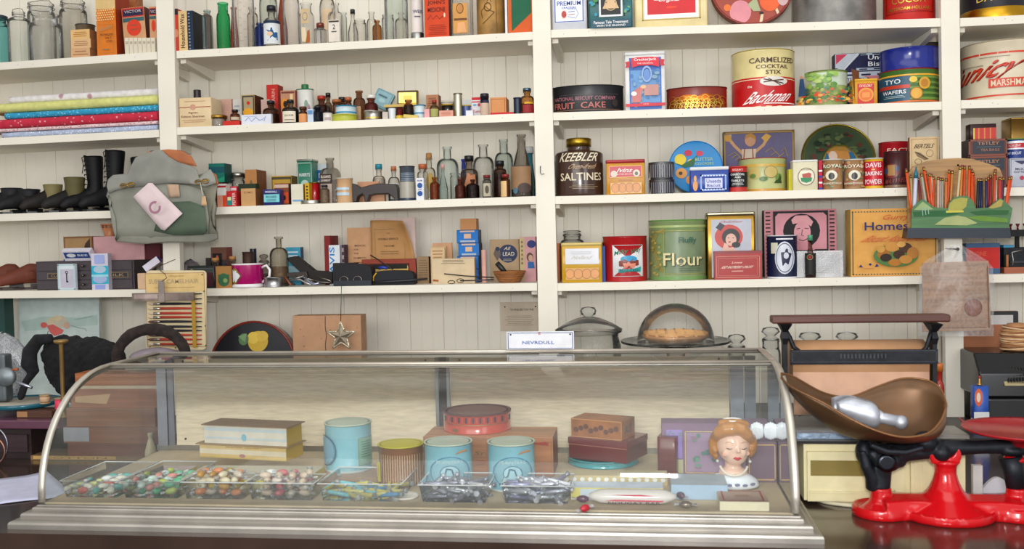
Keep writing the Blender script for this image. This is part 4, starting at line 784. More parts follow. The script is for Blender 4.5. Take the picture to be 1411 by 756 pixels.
T('salve_tin','B2',570.5,586.5,144.5,.018,'#cfdce0:s','blue topped round tin, third of its kind, right of the amber bottle',lid=('#2f88a8:s',.009),cat='tin',dec=[('r',.05,.35,.95,.45,'#4a90b0:s')])
B('carton','B2',587.5,604.5,130.5,.075,.04,'#b4805c:p','brown carton with faint dark print standing behind small bottles',side='#7a4c34:p',dec=lines(.1,.9,.55,.9,5,'#7a4c38:p'))
B('carton','B2',585,592,150,.010,.02,'#e0a8a8:p','tiny pink carton at the front edge')
G('pill_bottle','B2',592.5,605,138,.012,'#8a8058:gl','small bottle with a greenish label and a red neck',shape='round',neck=.4,cap='#9c3428:s',dec=[('r',.1,.05,.9,.55,'#a8a868:p')],cat='bottle')
G('glass_jar','B2',606.5,627,139,.10,'#c8c6bc:gl','empty clear jar behind the yellow lidded one',shape='jar',neck=.9)
T('paste_jar','B2',608.5,625.5,144,.038,'#2c2824:g','dark jar with a broad yellow lid behind the pink carton',lid=('#c8a82c:s',.008),cat='jar')
B('carton','B2',605.5,624.5,152,.006,.025,'#d8a08c:p','low salmon pink carton under the yellow lidded jar',dec=lines(.1,.9,.2,.8,3,'#b87c6c:p'))
T('metal_tube','B2',625.5,637,128.5,.010,'#c0bca4:m','upright silver metal tube with a domed cap',lid=('#b8b49c:m',.008),cat='tube')
B('carton','B2',637,652,137,.10,.04,'#d6d6d2:p','plain white carton behind the blue and yellow jar')
T('cream_jar','B2',637,649,145,.030,'#4a5a8c:g','small blue jar with a yellow lid',lid=('#c8b04c:s',.005),cat='jar')
B('carton','B2',642.5,652,152,.008,.018,'#dcdce0:p','very small white carton in front of the blue jar')
B('tooth_powder_box','B2',650.5,663.5,134,.050,.03,'#e0dcdc:p','white carton with red bands and red lettering',dec=[('r',0,.86,1,1,'#c82c38:p'),('r',.0,.74,1,.8,'#c82c38:p'),('e',.3,.62,.2,.06,'#7ab0d0:p'),('e',.75,.62,.15,.08,'#c84850:p'),('t','Tums',.5,.3,.85,.14,'#c02c38:p')],cat='carton')
G('medicine_bottle','B2',662,674,129,.010,'#2c2c54:gl','navy bottle with a black cap and a buff label',shape='jar',neck=.75,cap='#1c1c24:s',caph=.014,dec=[('r',.02,.03,.98,.66,'#c8b09c:p')],cat='bottle')
B('flour_box','B2',675.5,697.5,134,.020,.07,'#cf9460:p','orange tan carton with brown print and open flaps',side='#b07040:p',dec=D(675.5,697.5,134,157,[('b',677,136,696,156,.6,'#a06038:p'),*lines(.15,.85,.4,.8,4,'#9a5c38:p')]),cat='carton')
B('paper_packet','B2',676,708,154.7,.004,.012,'#c02c38:p','flat red paper packet at the shelf edge before the orange carton')
T('ink_bottle','B2',708,719,134.5,.030,'#26344c:s','dark blue tin bottle left of the amber whisky miniature',lid=('#38465c:s',.005),cat='bottle')
G('medicine_bottle','B2',717,736,121.5,.010,'#b8742c:gl','bottle of amber liquid with a clear neck and grey blue cap',shape='round',neck=.45,cap='#5c7484:m',liq=('#8c3c2c:l',.45),dec=[('r',.3,.42,.9,.5,'#d8a83c:p'),('r',.2,.05,1,.38,'#9c3438:p')],cat='bottle')
# ================= middle bay, third shelf =================
b0=B('spice_carton','B3',288,307,251,.10,.05,'#5c3028:p','dark low carton under the teal box')
B('tea_box','B3',288,309.5,225,.10,.06,'#1f7a6c:p','teal green box with a darker band, at the left of the shelf',side='#1c5850:p',on=b0,dec=[('r',0,.5,1,.82,'#1f5c68:p'),('p',[(0,0),(1,0),(1,.3)],'#2c9c7c:p')])
b_=B('candy_box','B3',299.5,312,253,.012,.03,'#dcd8d0:p','white and orange red carton beside the leather bag',side='#d8d4cc:p',dec=[('r',.6,0,1,.5,'#d8502c:p'),('r',0,0,.6,.5,'#d89c84:p'),('r',0,.84,1,.92,'#b83038:p')],cat='carton')
B('pepper_box','B3',312.5,326.5,263,.010,.035,'#c02c30:p','small red carton with turquoise patch and vertical white words',dec=[('r',.05,.1,.5,.62,'#2c8c84:p'),('r',.1,.4,.45,.62,'#d8d8a0:p'),('t','PEPPER',.72,.5,.3,.8,'#e8c8c0:p',0,90)],cat='carton')
B('carton','B3',317,327,256.5,.060,.02,'#d84858:p','pink red carton top showing above the pepper carton',dec=[('r',.1,.8,.9,.92,'#e8d0d0:p')])
G('glass_jar','B3',320,337,238,.12,'#bcbcb4:gl','clear jar with a metal lid behind the red cartons',shape='jar',neck=.85,cap='#a8a8a0:m')
B('pumpkin_box','B3',329,353,253,.062,.03,'#2c3c28:p','dark green carton with an orange disc, behind the plain tan one',dec=[('e',.5,.3,.38,.5,'#c87838:p')],cat='carton')
b_=B('carton','B3',332.5,352.5,259.5,.010,.045,'#c49c6c:p','plain tan cardboard box with faint capitals in the front row',side='#8a5c3c:p',dec=[('t','KOMO',.5,.78,.6,.12,'#9a744c:p')])
B('carton','B3',338,354,233.5,.105,.085,'#b88450:p','tall brown cardboard carton with a darker side, tallest of the tan ones',side='#8a5832:p',dec=[('e',.5,.55,.14,.18,'#8a6a3c:p')])
B('cocoa_tin','B3',362.5,386,260.5,.008,.035,'#2a3070:s','navy tin with an aqua panel of white lettering',side='#20265c:s',rc=.003,dec=[('r',.06,.2,.97,.68,'#7cc8cc:s'),('t','MARSHALL',.5,.84,.7,.12,'#d8dce8:s'),('t','ROSES',.5,.52,.6,.14,'#2c4c6c:s'),*lines(.15,.85,.22,.4,2,'#3c5c7c:s')],cat='tin')
B('carton','B3',378.5,398,252.5,.055,.04,'#8a4c30:p','orange red carton behind the navy tin',side='#5a3424:p',dec=[('r',.0,.8,1,.95,'#c8b0a0:p'),('r',.35,.1,.98,.6,'#d05830:p'),('e',.65,.35,.16,.12,'#3a2c28:p')])
B('tea_tin','B3',374.5,402,242,.125,.06,'#b8941c:s','yellow box tin with dark edges at the back',side='#8a7018:s',dec=[('b',.02,.04,.98,.96,.03,.08,'#4a3c14:s'),('e',.5,.6,.3,.16,'#7a5c1c:s')],cat='tin')
B('baking_soda_tin','B3',409.5,430.5,219,.110,.06,'#2c7c64:s','upright green tin with white lettering bands and a metal top',side='#26584c:s',rc=.003,lid=('#a8b0a4:m',.006),dec=[('b',.04,.03,.96,.92,.03,.015,'#b8c8bc:s'),('t','HARRYS',.5,.66,.7,.08,'#d8e0dc:s'),('e',.5,.47,.25,.08,'#a8c4b8:s'),('r',.12,.3,.88,.36,'#d0dcd4:s')],cat='tin')
B('plastic_box','B3',401.5,418,253.5,.020,.04,'#d4d0bc:s','cream white box with a pale blue foot band',side='#b89858:s',dec=[('r',.1,.15,.95,.24,'#7aa0c8:p')],cat='box')
B('carton','B3',420.5,426.5,252,.020,.04,'#c8a428:p','slim yellow carton with black marks',dec=[('r',.3,.2+.15*i,.7,.27+.15*i,'#2a2418:p')for i in range(5)])
T('red_can','B3',427,441,251.5,.045,'#a81c24:g','narrow glossy red can with a gilt rim',lid=('#b8943c:m',.003),cat='can')
T('jar_lid','B3',415.5,445,275.5,.002,'#a8a498:m','flat silver jar lid lying at the shelf edge',cat='lid',bead=False)
B('carton','B3',434.5,450,225.5,.165,.04,'#ccd4d8:p','tall white carton with a blue block letter, behind the liniment',dec=[('r',.2,.6,.6,.85,'#2c6cb0:p'),('r',.32,.66,.48,.78,'#ccd4d8:p'),('r',.65,.6,.95,.75,'#4a84bc:p')])
G('liniment_bottle','B3',441,469,217.5,.045,'#a49c90:gl',"clear bottle of sloan's liniment with a black name panel",shape='round',neck=.34,sec='sq',ysc=.6,liq=('#b8a89c:l',.52),dec=D(441,469,217.5,278,[('r',442,239,460.5,250.5,'#3c2c28:p'),('t',"SLOAN'S",451,242.4,15,3.6,'#e0d4c8:p'),('t','LINIMENT',451,247.4,15,3,'#d8ccc0:p'),('r',443,252,460,277,'#bcaca0:p')]),cat='bottle')
G('dropper_bottle','B3',441,454,254.5,.008,'#b8a890:gl','stubby bottle with a dark rubber dropper',shape='jar',neck=.5,cap='#1c1c24:s',cat='bottle',liq=('#b8a084:l',.8))
T('spool_tin','B3',464.5,486,245,.012,'#c8a47c:s','round tan canister with pale blue bands and a white lid',lid=('#d8d0c0:s',.005),cat='canister',dec=[('r',.0,.3,.75,.42,'#b8ccd8:s'),('r',.0,.52,.75,.62,'#b8ccd8:s')])
B('salmon_box','B3',493,522,250,.10,.05,'#c89878:p','salmon coloured carton behind the dark wooden stand',cat='carton')
# dark wooden bracket / stand
xa,z0=P(484,279,3.035);xb,_=P(548.5,275,3.035);W=xb-xa
def sp(x,z):return(x*W,z*.001)
o_=MB();poly=[sp(.02,0),sp(.1,0),sp(.13,18),sp(.24,26),sp(.27,20),sp(.28,2),sp(.34,0),sp(.38,20),sp(.5,24),sp(.8,24),sp(.9,12),sp(.92,0),sp(1,0),sp(.99,38),sp(.96,55),sp(.55,58),sp(.38,53),sp(.2,46),sp(.06,60),sp(.0,60),sp(.02,34)]
o_.prism(poly,0,.035,'#352a28:w');o=o_.build('wooden_stand',None,(xa,3.035,surfz('B3',xa+W/2)+.001));tag(o,'dark low wooden stand with short curved legs','stand');md=o.modifiers.new('b','BEVEL');md.width=.003;md.segments=2
b_=B('salmon_box','B3',500,530,262,.080,.018,'#cfa080:p','peach carton seen through the legs of the dark stand',cat='carton')
G('medicine_bottle','B3',513.5,531,226,.110,'#d0c4b4:gl','white bottle with a teal cap and dried flowers beside it',shape='round',neck=.4,cap='#2c8ca0:s',liq=('#e0d8cc:l',.7),cat='bottle')
G('medicine_bottle','B3',535,550.5,229,.085,'#c4c4c0:gl','clear bottle with an orange cork and a white label',shape='round',neck=.36,cap='#b8744c:s',dec=[('r',.1,.45,.95,.58,'#e0dcd8:p'),('r',.2,.1,.9,.4,'#c8c4c0:p')],liq=('#6a6a70:l',.4),cat='bottle')
T('grater_tin','B3',551,571.5,228.5,.012,'#4c545c:s','dark blue grey talc tin with a domed top and pale lower half',lid=('#3c4650:m',.012),cat='tin',dec=[('r',.0,.08,1,.55,'#a8a498:s'),*[('r',.1,.58+i*.05,.9,.6+i*.05,'#8a98a8:s')for i in range(5)],('r',0,.03,1,.08,'#2c3a54:s')])
G('medicine_bottle','B3',582.5,600,211,.120,'#c8c0a8:gl','tall clear bottle with a cork and yellow paper label at the back',shape='round',neck=.42,cap='cork',dec=[('e',.55,.45,.3,.2,'#c8a860:p')],cat='bottle')
G('medicine_bottle','B3',575.5,590,226,.045,'#b8b4ac:gl','clear square bottle with an orange cork behind the white and blue carton',shape='jar',neck=.6,sec='sq',ysc=.8,cap='#b4643c:s',cat='bottle')
B('mint_box','B3',573.5,584,245,.012,.022,'#dcdce0:p','slim white carton with two blue arched windows',dec=[('e',.5,.66,.34,.12,'#2c5c9c:p'),('e',.5,.3,.34,.12,'#2c5c9c:p'),('t','BAUM',.5,.88,.6,.07,'#4a5c8c:p'),('t','JAP',.5,.48,.5,.07,'#4a5c8c:p')],cat='carton')
G('medicine_bottle','B3',592.5,606,244,.015,'#b05c18:gl','small bright amber bottle with a square lip',shape='round',neck=.45,liq=('#a84c14:l',.7),cat='bottle')
G('apothecary_bottle','B3',601.5,631.5,202,.075,'#b4ccc4:gl','large aqua apothecary bottle with rounded shoulders, leftmost of the big empty ones',shape='round',neck=.34,cat='bottle',lip=1.3)
G('medicine_bottle','B3',604,617,226,.010,'#a4bcb8:gl','small aqua bottle with a pink stopper before the large aqua one',shape='slope',neck=.3,cap='#c89c94:s',cat='bottle')
G('medicine_bottle','B3',620.5,634,238,.020,'#bcc4bc:gl','clear straight sided jar bottle right of the small aqua one',shape='jar',neck=.8,cat='bottle')
G('medicine_bottle','B3',636,642,219,.19,'#2438a8:gl','slender cobalt bottle neck showing at the back',shape='jar',neck=.9,cat='bottle')
G('pill_bottle','B3',627,641.5,245,.010,'#8c3a1c:gl','small reddish brown bottle with a dark cap in front of the capped one',shape='round',neck=.35,cap='#5a2418:s',liq=('#7c3018:l',.7),cat='bottle')
G('medicine_bottle','B3',634,659,214.5,.065,'#9c8c7c:gl','brownish bottle with a tall black cap and a torn label',shape='round',neck=.38,cap='#201e22:s',caph=.018,liq=('#7a5038:l',.6),dec=[('p',[(.2,.3),(.85,.35),(.8,.62),(.4,.66)],'#b8805c:p')],cat='bottle')
G('medicine_bottle','B3',642.5,661,247,.012,'#442016:gl','dark brown round shouldered bottle without a cap',shape='round',neck=.3,liq=('#30140e:l',.6),cat='bottle')
G('apothecary_bottle','B3',651.5,680.5,199,.10,'#c4c4bc:gl','large clear flask with a yellowish neck, between aqua bottles',shape='round',neck=.4,cat='bottle',lip=1.25)
G('pill_bottle','B3',665,677,241,.012,'#8c847c:gl','little bottle with a grey picture label and red cap',shape='jar',neck=.6,cap='#7c2c2c:s',dec=[('r',.1,.08,.9,.7,'#b8b09c:p'),('e',.5,.4,.2,.2,'#5a5448:p')],cat='bottle')
G('apothecary_bottle','B3',681,707,192,.125,'#a8c0b8:gl','tall aqua bottle with a fluted neck left of the grey wine bottle',shape='round',neck=.42,cat='bottle',lip=1.12)
G('medicine_bottle','B3',680,698,221.5,.050,'#6c3c28:gl','dark bottle with a black cap and chocolate brown contents',shape='jar',neck=.5,cap='#1c2024:s',caph=.016,liq=('#3c1c14:l',.75),cat='bottle')
G('pill_bottle','B3',690.5,703,240,.008,'#a8501c:gl','small amber bottle with a buff label beside the grey wine bottle',shape='jar',neck=.6,cap='#8c2c2c:s',dec=[('r',0,.03,.6,.78,'#d8b888:p')],cat='bottle')
G('wine_bottle','B3',703.5,733.5,185,.010,'#9c9488:gl','big dusty grey bottle with a ringed neck and a torn brown label',shape='slope',neck=.38,lip=1.15,liq=('#8c8074:l',.5),dec=[('r',.02,.12,.9,.48,'#9c7c5c:p'),('e',.2,.1,.1,.05,'#5c7c90:p'),('e',.6,.14,.3,.08,'#5a4c48:p')],cat='bottle')
G('medicine_bottle','B3',722,737,202,.14,'#2c7c98:gl','turquoise bottle with a white top behind the grey wine bottle',shape='slope',neck=.6,cap='#d0d0d0:s',cat='bottle')
# ================= left bay =================
def bail_jar(x0,x1,top,yo,col,label,neck=.72,lid=None,body='jar',lip=1.1,wire=True):
    j=G('preserving_jar','A1',x0,x1,top,yo,col,label,shape=body,neck=neck,lip=lip,cat='jar',cap=lid,caph=.010 if lid else None)
    if wire:
        gl=[c for c in j.children if c.name.startswith('glass')][0]
        zz=max(v.co.z for v in gl.data.vertices);rr=max(abs(v.co.x)for v in gl.data.vertices)
        q=MB();q.tube([(-rr*neck*1.12,0,zz*.93),(-rr*neck*1.2,-.004,zz*.98),(-rr*neck*.9,-.006,zz+.006),(0,-.004,zz+.010),(rr*neck*.9,-.004,zz+.007),(rr*neck*1.2,-.003,zz*.97),(rr*neck*1.15,0,zz*.92)],.0011,'#6c665c:b',6)
        q.tube([(rr*neck*1.14*math.cos(a*math.pi/8),rr*neck*1.14*math.sin(a*math.pi/8),zz*.93)for a in range(16)],.0011,'#6c665c:b',6,closed=True)
        q.build('wire_bail',j)
    return j
bail_jar(-18,11.5,22,.02,'#5aa8a8:gl','turquoise glass jar with a dark lid, cut by the left edge of the picture',lid='#3a4450:s',wire=False)
bail_jar(12.5,40,16,.03,'#c8c8be:gl','small clear wire bail jar, second from the left',neck=.5)
bail_jar(40,74,5,.15,'#c0c0b6:gl','clear wire bail jar behind the widest one, left end of the top shelf',neck=.85)
bail_jar(42.5,83,20,.02,'#cac8c0:gl','widest clear glass jar, at the front of the left top shelf',neck=.75,body='wide',wire=False)
bail_jar(84,118,2,.15,'#b8b0a0:gl','tall clear jar with a glass lid and wire, behind the little stacked boxes',neck=.80)
T('ink_jar','A1',106,130,33,.068,'#6a5a44:g','dark lidded jar just behind the stack of three small boxes',lid=('#4a4a4c:s',.008),cat='jar')
b_=B('matchbox','A1',98.5,124.5,66,.012,.05,'#d0a880:p','lowest of three small buff boxes stacked beside the orange carton',side='#a87850:p',cat='box',grp='small stacked buff boxes',dec=lines(.1,.9,.2,.8,2,'#a87c58:p'))
b_=B('matchbox','A1',98.5,125.5,53.5,.012,.05,'#d8b488:p','middle one of three small buff boxes stacked beside the orange carton',side='#a87850:p',on=b_,cat='box',grp='small stacked buff boxes',dec=lines(.1,.9,.2,.8,3,'#a87c58:p'))
b_=B('matchbox','A1',98,124,40.5,.012,.05,'#dcb880:p','topmost of three small buff boxes stacked beside the orange carton',side='#a87850:p',on=b_,cat='box',grp='small stacked buff boxes',dec=lines(.1,.9,.2,.8,3,'#b8803c:p'))
B('codfish_box','A1',132,159,-8,.012,.09,'#d8812c:p','tall orange carton with a checkered top and a red side',side='#9c3c1c:p',cat='carton',dec=D(132,159,-8,75,[('r',132.2,-8,158.8,12,'#d8bc84:p'),*[('r',132.5+i*3.3+(j%2)*1.6,13+j*3.2,134.2+i*3.3+(j%2)*1.6,14.8+j*3.2,'#e8c890:p')for i in range(8)for j in range(5)],('b',137,33,157,72,.5,'#b8803c:p'),('t','Gorton',147,38,16,5,'#a8906a:p',.2,.05),('t','BONELESS',148,47,17,2.8,'#5c3018:p'),('t','SALT',150,51.5,9,2.8,'#5c3018:p'),('t','COD',151,56,8,2.8,'#5c3018:p'),('ln',140,65,152,69,1,'#8a7c58:p')]),rs=[('r',.3,.3,.7,.45,'#7c4a30:p')])
q=B('wooden_box','A1',161,187,-6,.13,.05,'#a8642c:w','rounded orange brown wooden box end at the back, above the seed packets',cat='box')
for i,(a,b,lb)in enumerate([(168,201,'left of two red and buff victor packets with an orange disc'),(203,235,'right of two red and buff victor packets, half hidden by the post')]):
    b=min(b,214.2)
    B('victor_packet','A1',a+3,b+1,10-i,.035,.04,'#d0a078:p',lb,side='#6a3c30:p',cat='packet',grp='victor packets',roll=-3 if i==0 else 0,part='printed_front',
 dec=D(a,a+33,10,72,[('r',a+.5,10.5,min(a+32.5,b),22,'#c03c34:p'),('r',a+2,12.5,min(a+31,b),20.5,'#2c2c4c:p'),('t','VICTOR' if not i else 'VI',a+(16.5 if not i else 7),15,25 if not i else 8,3.6,'#c8b8b8:p'),('r',a+1,23,min(a+32,b),28,'#44686c:p'),*([('e',a+16.5,36,10.5,10.5,'#d8482c:p'),('ln',a+10,30,a+23,41,2,'#a85840:p')]if not i else[('e',a+9,37,3,8,'#d8482c:p')])])if i==0 else
 [('r',.03,.82,.97,.97,'#c03c34:p'),('r',.1,.84,.97,.95,'#2c2c4c:p'),('t','VIC',.55,.895,.7,.06,'#c8b8b8:p'),('r',.05,.74,.97,.8,'#44686c:p'),('e',.6,.6,.3,.12,'#d8482c:p')])
for i in range(7):
    a=172.5+i*6
    B('white_carton','A1',a,a+5.5,52,.010,.022,'#d8d0bc:p','small cream carton in the row before the victor packets',cat='carton',grp='row of little cream cartons',dec=[('r',.2,.62,.8,.78,'#b8ac98:p')])
# folded fabrics
def cloth(x0,x1,py_b,py_t,Yf,d,col,label,seed,ribs,pat=None,name='folded_fabric'):
    """a flat fold of cloth: rounded layered front edge"""
    sh='A2'
    xa,_=P(x0,py_b,Yf);xb,_=P(x1,py_b,Yf);z0=FB[0];h=(py_b-py_t)/450
    rd=random.Random(seed);n=30;q=MB();rings=[]
    for i in range(n+1):
        x=xa+(xb-xa)*i/n;zz=z0+(surfz('A2',x)-surfz('A2',(xa+xb)/2));e=.0012*math.sin(i*.9+seed)+rd.uniform(-.0005,.0005)
        r=h/2
        pts=[]
        for k in range(9):
            a=-math.pi/2+math.pi*k/8;pts.append((x,Yf+r-r*math.cos(a)*(1+.1*math.sin(seed+i*.4))+e,zz+r+r*math.sin(a)*.96))
        pts+=[(x,Yf+d,zz+h*.96),(x,Yf+d,zz+.0004)]
        rings.append([(p[0],p[1],p[2])for p in pts])
    q.loft(rings,col)
    o=q.build(name,None,(0,0,0))
    tag(o,label,'fabric','folded fabrics on the left shelf')
    FB[0]=z0+h+.0004
    if pat:
        m=M(col);nt=m.node_tree;N=nt.nodes;L=nt.links;bs=N['Principled BSDF']
        vor=N.new('ShaderNodeTexVoronoi');vor.inputs['Scale'].default_value=pat[1];tc=N.new('ShaderNodeTexCoord');L.new(tc.outputs['Object'],vor.inputs['Vector'])
        mr=N.new('ShaderNodeMapRange');mr.inputs[1].default_value=pat[2];mr.inputs[2].default_value=pat[2]+.08;mr.inputs[3].default_value=1;mr.inputs[4].default_value=0
        L.new(vor.outputs['Distance'],mr.inputs[0]);mx=N.new('ShaderNodeMix');mx.data_type='RGBA';src=bs.inputs['Base Color'].links[0].from_socket
        L.new(mr.outputs[0],mx.inputs['Factor']);L.new(src,mx.inputs['A']);mx.inputs['B'].default_value=(*lin(pat[0]),1);L.new(mx.outputs['Result'],bs.inputs['Base Color'])
    return o
FB=[surfz('A2',PX(110,185,3.0))+.0005]
cloth(2,217.5,190,181.5,3.012,.18,'#a8b4cc:f','pale blue and white flecked cotton, lowest in the folded pile',1,1,('#dfe4ee',130,.2))
cloth(-20,217.5,182,177,3.010,.18,'#dcc4c4:f','thin pinkish white printed cotton under the red paisley',2,1,('#b86a7a',160,.28))
cloth(-30,217.5,177,163,3.006,.19,'#c02840:f','red paisley bandana fabric in the middle of the pile',3,1,('#d8949c',60,.16))
cloth(6,217.5,163,153.5,3.014,.18,'#2c94bc:f','turquoise batik fabric between the red and the yellow',4,1,('#78c0d8',120,.25))
cloth(-18,217.5,153.5,139,3.012,.18,'#d0d080:f','plain soft yellow fabric near the top of the pile',5,1)
cloth(12,217.5,139,127,3.045,.14,'#e0dcdc:f','white fabric with scattered little flowers, top of the pile',6,1,('#b08894',16,.10))
# boots
def boot(x,Y,z,L_,Hh,col,label,rot,grp,top=None,shaft=.04,name='boot',lace=False,sole='#141214:s',lean_=0,foldc=None):
    """L_ sole length, Hh shaft height; toe toward -x before rotation"""
    root=empty(name,(x,Y,z),label,'boot',grp,(0,0,R(rot)))
    q=MB();w=L_*.13
    P_=[(-L_*.5,.016,.016,.6),(-L_*.42,.026,.024,.9),(-L_*.25,.032,.030,1.05),(-L_*.05,.040,.036,.95),(L_*.12,.046,.044,.8),(L_*.26,.045,.043,.78),(L_*.36,.036,.034,.6)]
    for i in range(len(P_)-1):
        a,b=P_[i],P_[i+1]
        for t in range(4):
            f=t/4;q.ell((a[0]+(b[0]-a[0])*f,0,(a[1]+(b[1]-a[1])*f)+.008),(L_*.12,w*(a[3]+(b[3]-a[3])*f)*.95,(a[2]+(b[2]-a[2])*f)*.82),col,14,8)
    sh=[(L_*.16,0,.05),(L_*.19+lean_*.3,0,Hh*.5),(L_*.17+lean_,0,Hh*.97)]
    q.tube(sh,[shaft*1.05,shaft*.85,shaft*1.1],col,18)
    o=remesh(q,'upper',.0045,root,sm=3)
    q=MB();out=[(-L_*.52,0),(-L_*.46,w*.75),(-L_*.25,w*1.1),(0,w*.85),(L_*.25,w*.8),(L_*.42,w*.5),(L_*.45,0),(L_*.42,-w*.5),(L_*.25,-w*.8),(0,-w*.85),(-L_*.25,-w*1.1),(-L_*.46,-w*.75)]
    q.loft([[(a*1.02,b*1.05,zz)for a,b in out]for zz in(0,.007)],sole,smooth=False);q.build('sole',root)
    q=MB();q.box(L_*.14,L_*.44,-w*.7,w*.7,.0005,.018,sole);q.build('heel',root)
    if foldc:
        q=MB();q.lathe([(shaft*1.12,Hh*(.36 if '8' in foldc[1:3]or '6' in foldc[1:3]else.72)),(shaft*1.1,Hh*.8),(shaft*1.22,Hh*.99),(shaft*1.1,Hh),(shaft*.9,Hh*.97)],foldc,18,c=(L_*.17+lean_*.8,0),cap0=False,cap1=False);q.build('cuff',root)
    if lace:
        for i in range(9):
            q=MB();zz=.06+(Hh-.07)*i/8;xx=L_*.175-shaft*.92+lean_*(i/8)
            q.tube([(xx,-.016,zz),(xx-.006,0,zz+.005),(xx,.016,zz+.001)],.0016,'#0c0c10:f',5);q.build('lace',root)
        q=MB();xx=L_*.17-shaft+lean_;q.tube([(xx,-.006,Hh*.97),(xx-.014,-.010,Hh*.93),(xx-.010,-.012,Hh*.8),(xx-.015,-.012,Hh*.66)],.0014,'#0c0c10:f',5);q.build('lace',root)
    return root
def A3(px,yo):X,_=P(px,290,3+yo);return X,3+yo,surfz('A3',X)+.0005
g_='old boots on the left shelf'
for(px,yo,L_,Hh,col,lb,rot,gg,kw)in[
 (6,.10,.15,.092,'#1c1c20:lea','low black ankle boot with brown scuffs, farthest left',50,g_,dict(shaft=.029,foldc='#24242a:lea')),
 (31,.085,.14,.085,'#17171b:lea','low black ankle boot with a buckle strap, right of the scuffed one',50,g_,dict(shaft=.029,foldc='#1d1d22:lea')),
 (64,.11,.14,.10,'#26221d:lea','olive brown ankle boot with a folded top, at the back of its pair',48,g_,dict(shaft=.026,foldc='#8a8058:lea',sole='#1a1816:s')),
 (94,.085,.14,.120,'#211e1a:lea','olive ankle boot with a dark toe, in front of its pair',48,g_,dict(shaft=.028,foldc='#67603c:lea',sole='#1a1816:s')),
 (121,.115,.15,.198,'#131216:lea','tall black lace up boot with dangling laces, left of its pair',52,g_,dict(shaft=.029,lace=True)),
 (147,.085,.15,.212,'#121115:lea','tall black lace up boot, right of its pair next to the leather bag',52,g_,dict(shaft=.030,lace=True,lean_=.010)),
 (187,.12,.14,.190,'#16151a:lea','black boot mostly hidden behind the leather bag',55,g_,dict(shaft=.031))]:
    x,y,z=A3(px,yo);boot(x,y,z,L_,Hh,col,lb,rot,gg,**kw)
# lower left shelf: brown shoes, spool cabinet, boxes
def A4(px,yo):X,_=P(px,395,3+yo);return X,3+yo,surfz('A4',X)+.0005
for(px,yo,lb,rot)in[(4,.13,'brown leather shoe at the left picture edge on the lower shelf',38),(34,.105,'brown leather shoe with a pointed grey toe beside the thread cabinet',38)]:
    x,y,z=A4(px,yo);o=boot(x,y,z,.145,.062,'#7a4232:lea',lb,rot,'pair of brown shoes',shaft=.022,sole='#3a2a24:s',name='shoe');o['category']='shoe'
cab=B('thread_cabinet','A4',50,185,359,.030,.15,'#4a4246:s','low dark metal thread cabinet with three drawers and oval name plates',topc='#3a3236:s',cat='cabinet',bev=.001)
W=PX(185,379,3.03)-PX(50,379,3.03);H=TOPS[cab.name]-surfz('A4',0)
W=[c for c in cab.children][0].dimensions.x if cab.children else W
for i in range(3):
    root=None
kids=[]
def cab_part(name,mb):o=mb.build(name,None);o.parent=cab;return o
xw=W/2;hh=(PZ(117,359,3.03)-surfz('A4',PX(117,380,3.03)))
for i in range(3):
    q=MB();z0=hh*(.04+.32*i);q.box(-xw+.006,xw-.006,-.004,-.0005,z0,z0+hh*.28,'#524a4e:s');o=cab_part('drawer',q)
    q=MB();q.lathe([(.002,0),(.002,.006),(.0055,.009),(.0045,.014),(.001,.016)],'#6a6258:m',10);k=q.build('knob',o);k.rotation_euler=(R(90),0,0);k.location=(-xw+2*xw*(118-50)/135,-.004,z0+hh*.14)
for(c_,tx)in((-xw*.52,'CLARKS'),(xw*.66,'SILK')):
    q=MB();decals(q,Flat((c_-.045,-.0042,hh*.40),(.09,0,0),(0,0,.018),(0,-1,0)),[('r',.05,0,.95,1,'#8a7454:s'),('r',.08,.12,.92,.88,'#3c3438:s'),('t',tx,.5,.5,.6,.5,'#9a8868:s')]);cab_part('name_plate',q)
B('key_card','A4',79.5,104,363.5,.004,.012,'#d4dce0:g','white blister card with a dark skeleton key drawing, before the cabinet',cat='card',dec=[('b',.02,.02,.98,.98,.06,.04,'#b4ccd0:g'),('r',.16,.1,.9,.8,'#c4c0cc:p'),('o',.52,.68,.08,.06,.5,'#1c1c24:p'),('r',.49,.3,.55,.64,'#1c1c24:p'),('r',.49,.3,.6,.36,'#1c1c24:p')])
B('cyan_carton','A4',126,149,349,.004,.022,'#d0ccd8:p','tall carton banded in cyan and lilac standing in front of the cabinet',cat='carton',side='#b8b4c0:p',dec=[('r',0,.16,1,.66,'#3cb4cc:p'),('e',.5,.56,.38,.1,'#b0c8d8:p'),('e',.5,.3,.42,.12,'#a8b8d8:p'),('r',0,.36,1,.42,'#a4d4e0:p'),('r',.2,.02,.8,.14,'#9aa8dc:p'),('r',.2,.72,.8,.96,'#a4b0dc:p')])
b_=B('pink_box','A4',129,199,325,.055,.11,'#c49a9c:p','dusty pink open box lying on the thread cabinet',side='#a87c80:p',cat='box',on=cab)
B('brown_box','A4',88,128,325.5,.075,.09,'#8a6444:p','open brown box with a shadowy inside, left of the pink box',side='#5a4030:p',cat='box',on=cab,dec=[('r',.06,.06,.94,.92,'#a88860:p'),('p',[(.6,.08),(.92,.08),(.92,.92),(.75,.7)],'#4a3830:p')])  # dark wedge on the front paints the shade inside the open box
B('red_box','A4',200,221,336,.060,.08,'#5c2028:p','dark red box right of the pink one, partly behind the paintbrush card',cat='box',on=cab)
B('card_pack','A4',88,124,349.5,.030,.03,'#3c4c84:p','flat dark blue card pack lying under the other, on the cabinet',cat='box',on=cab,h=.006)
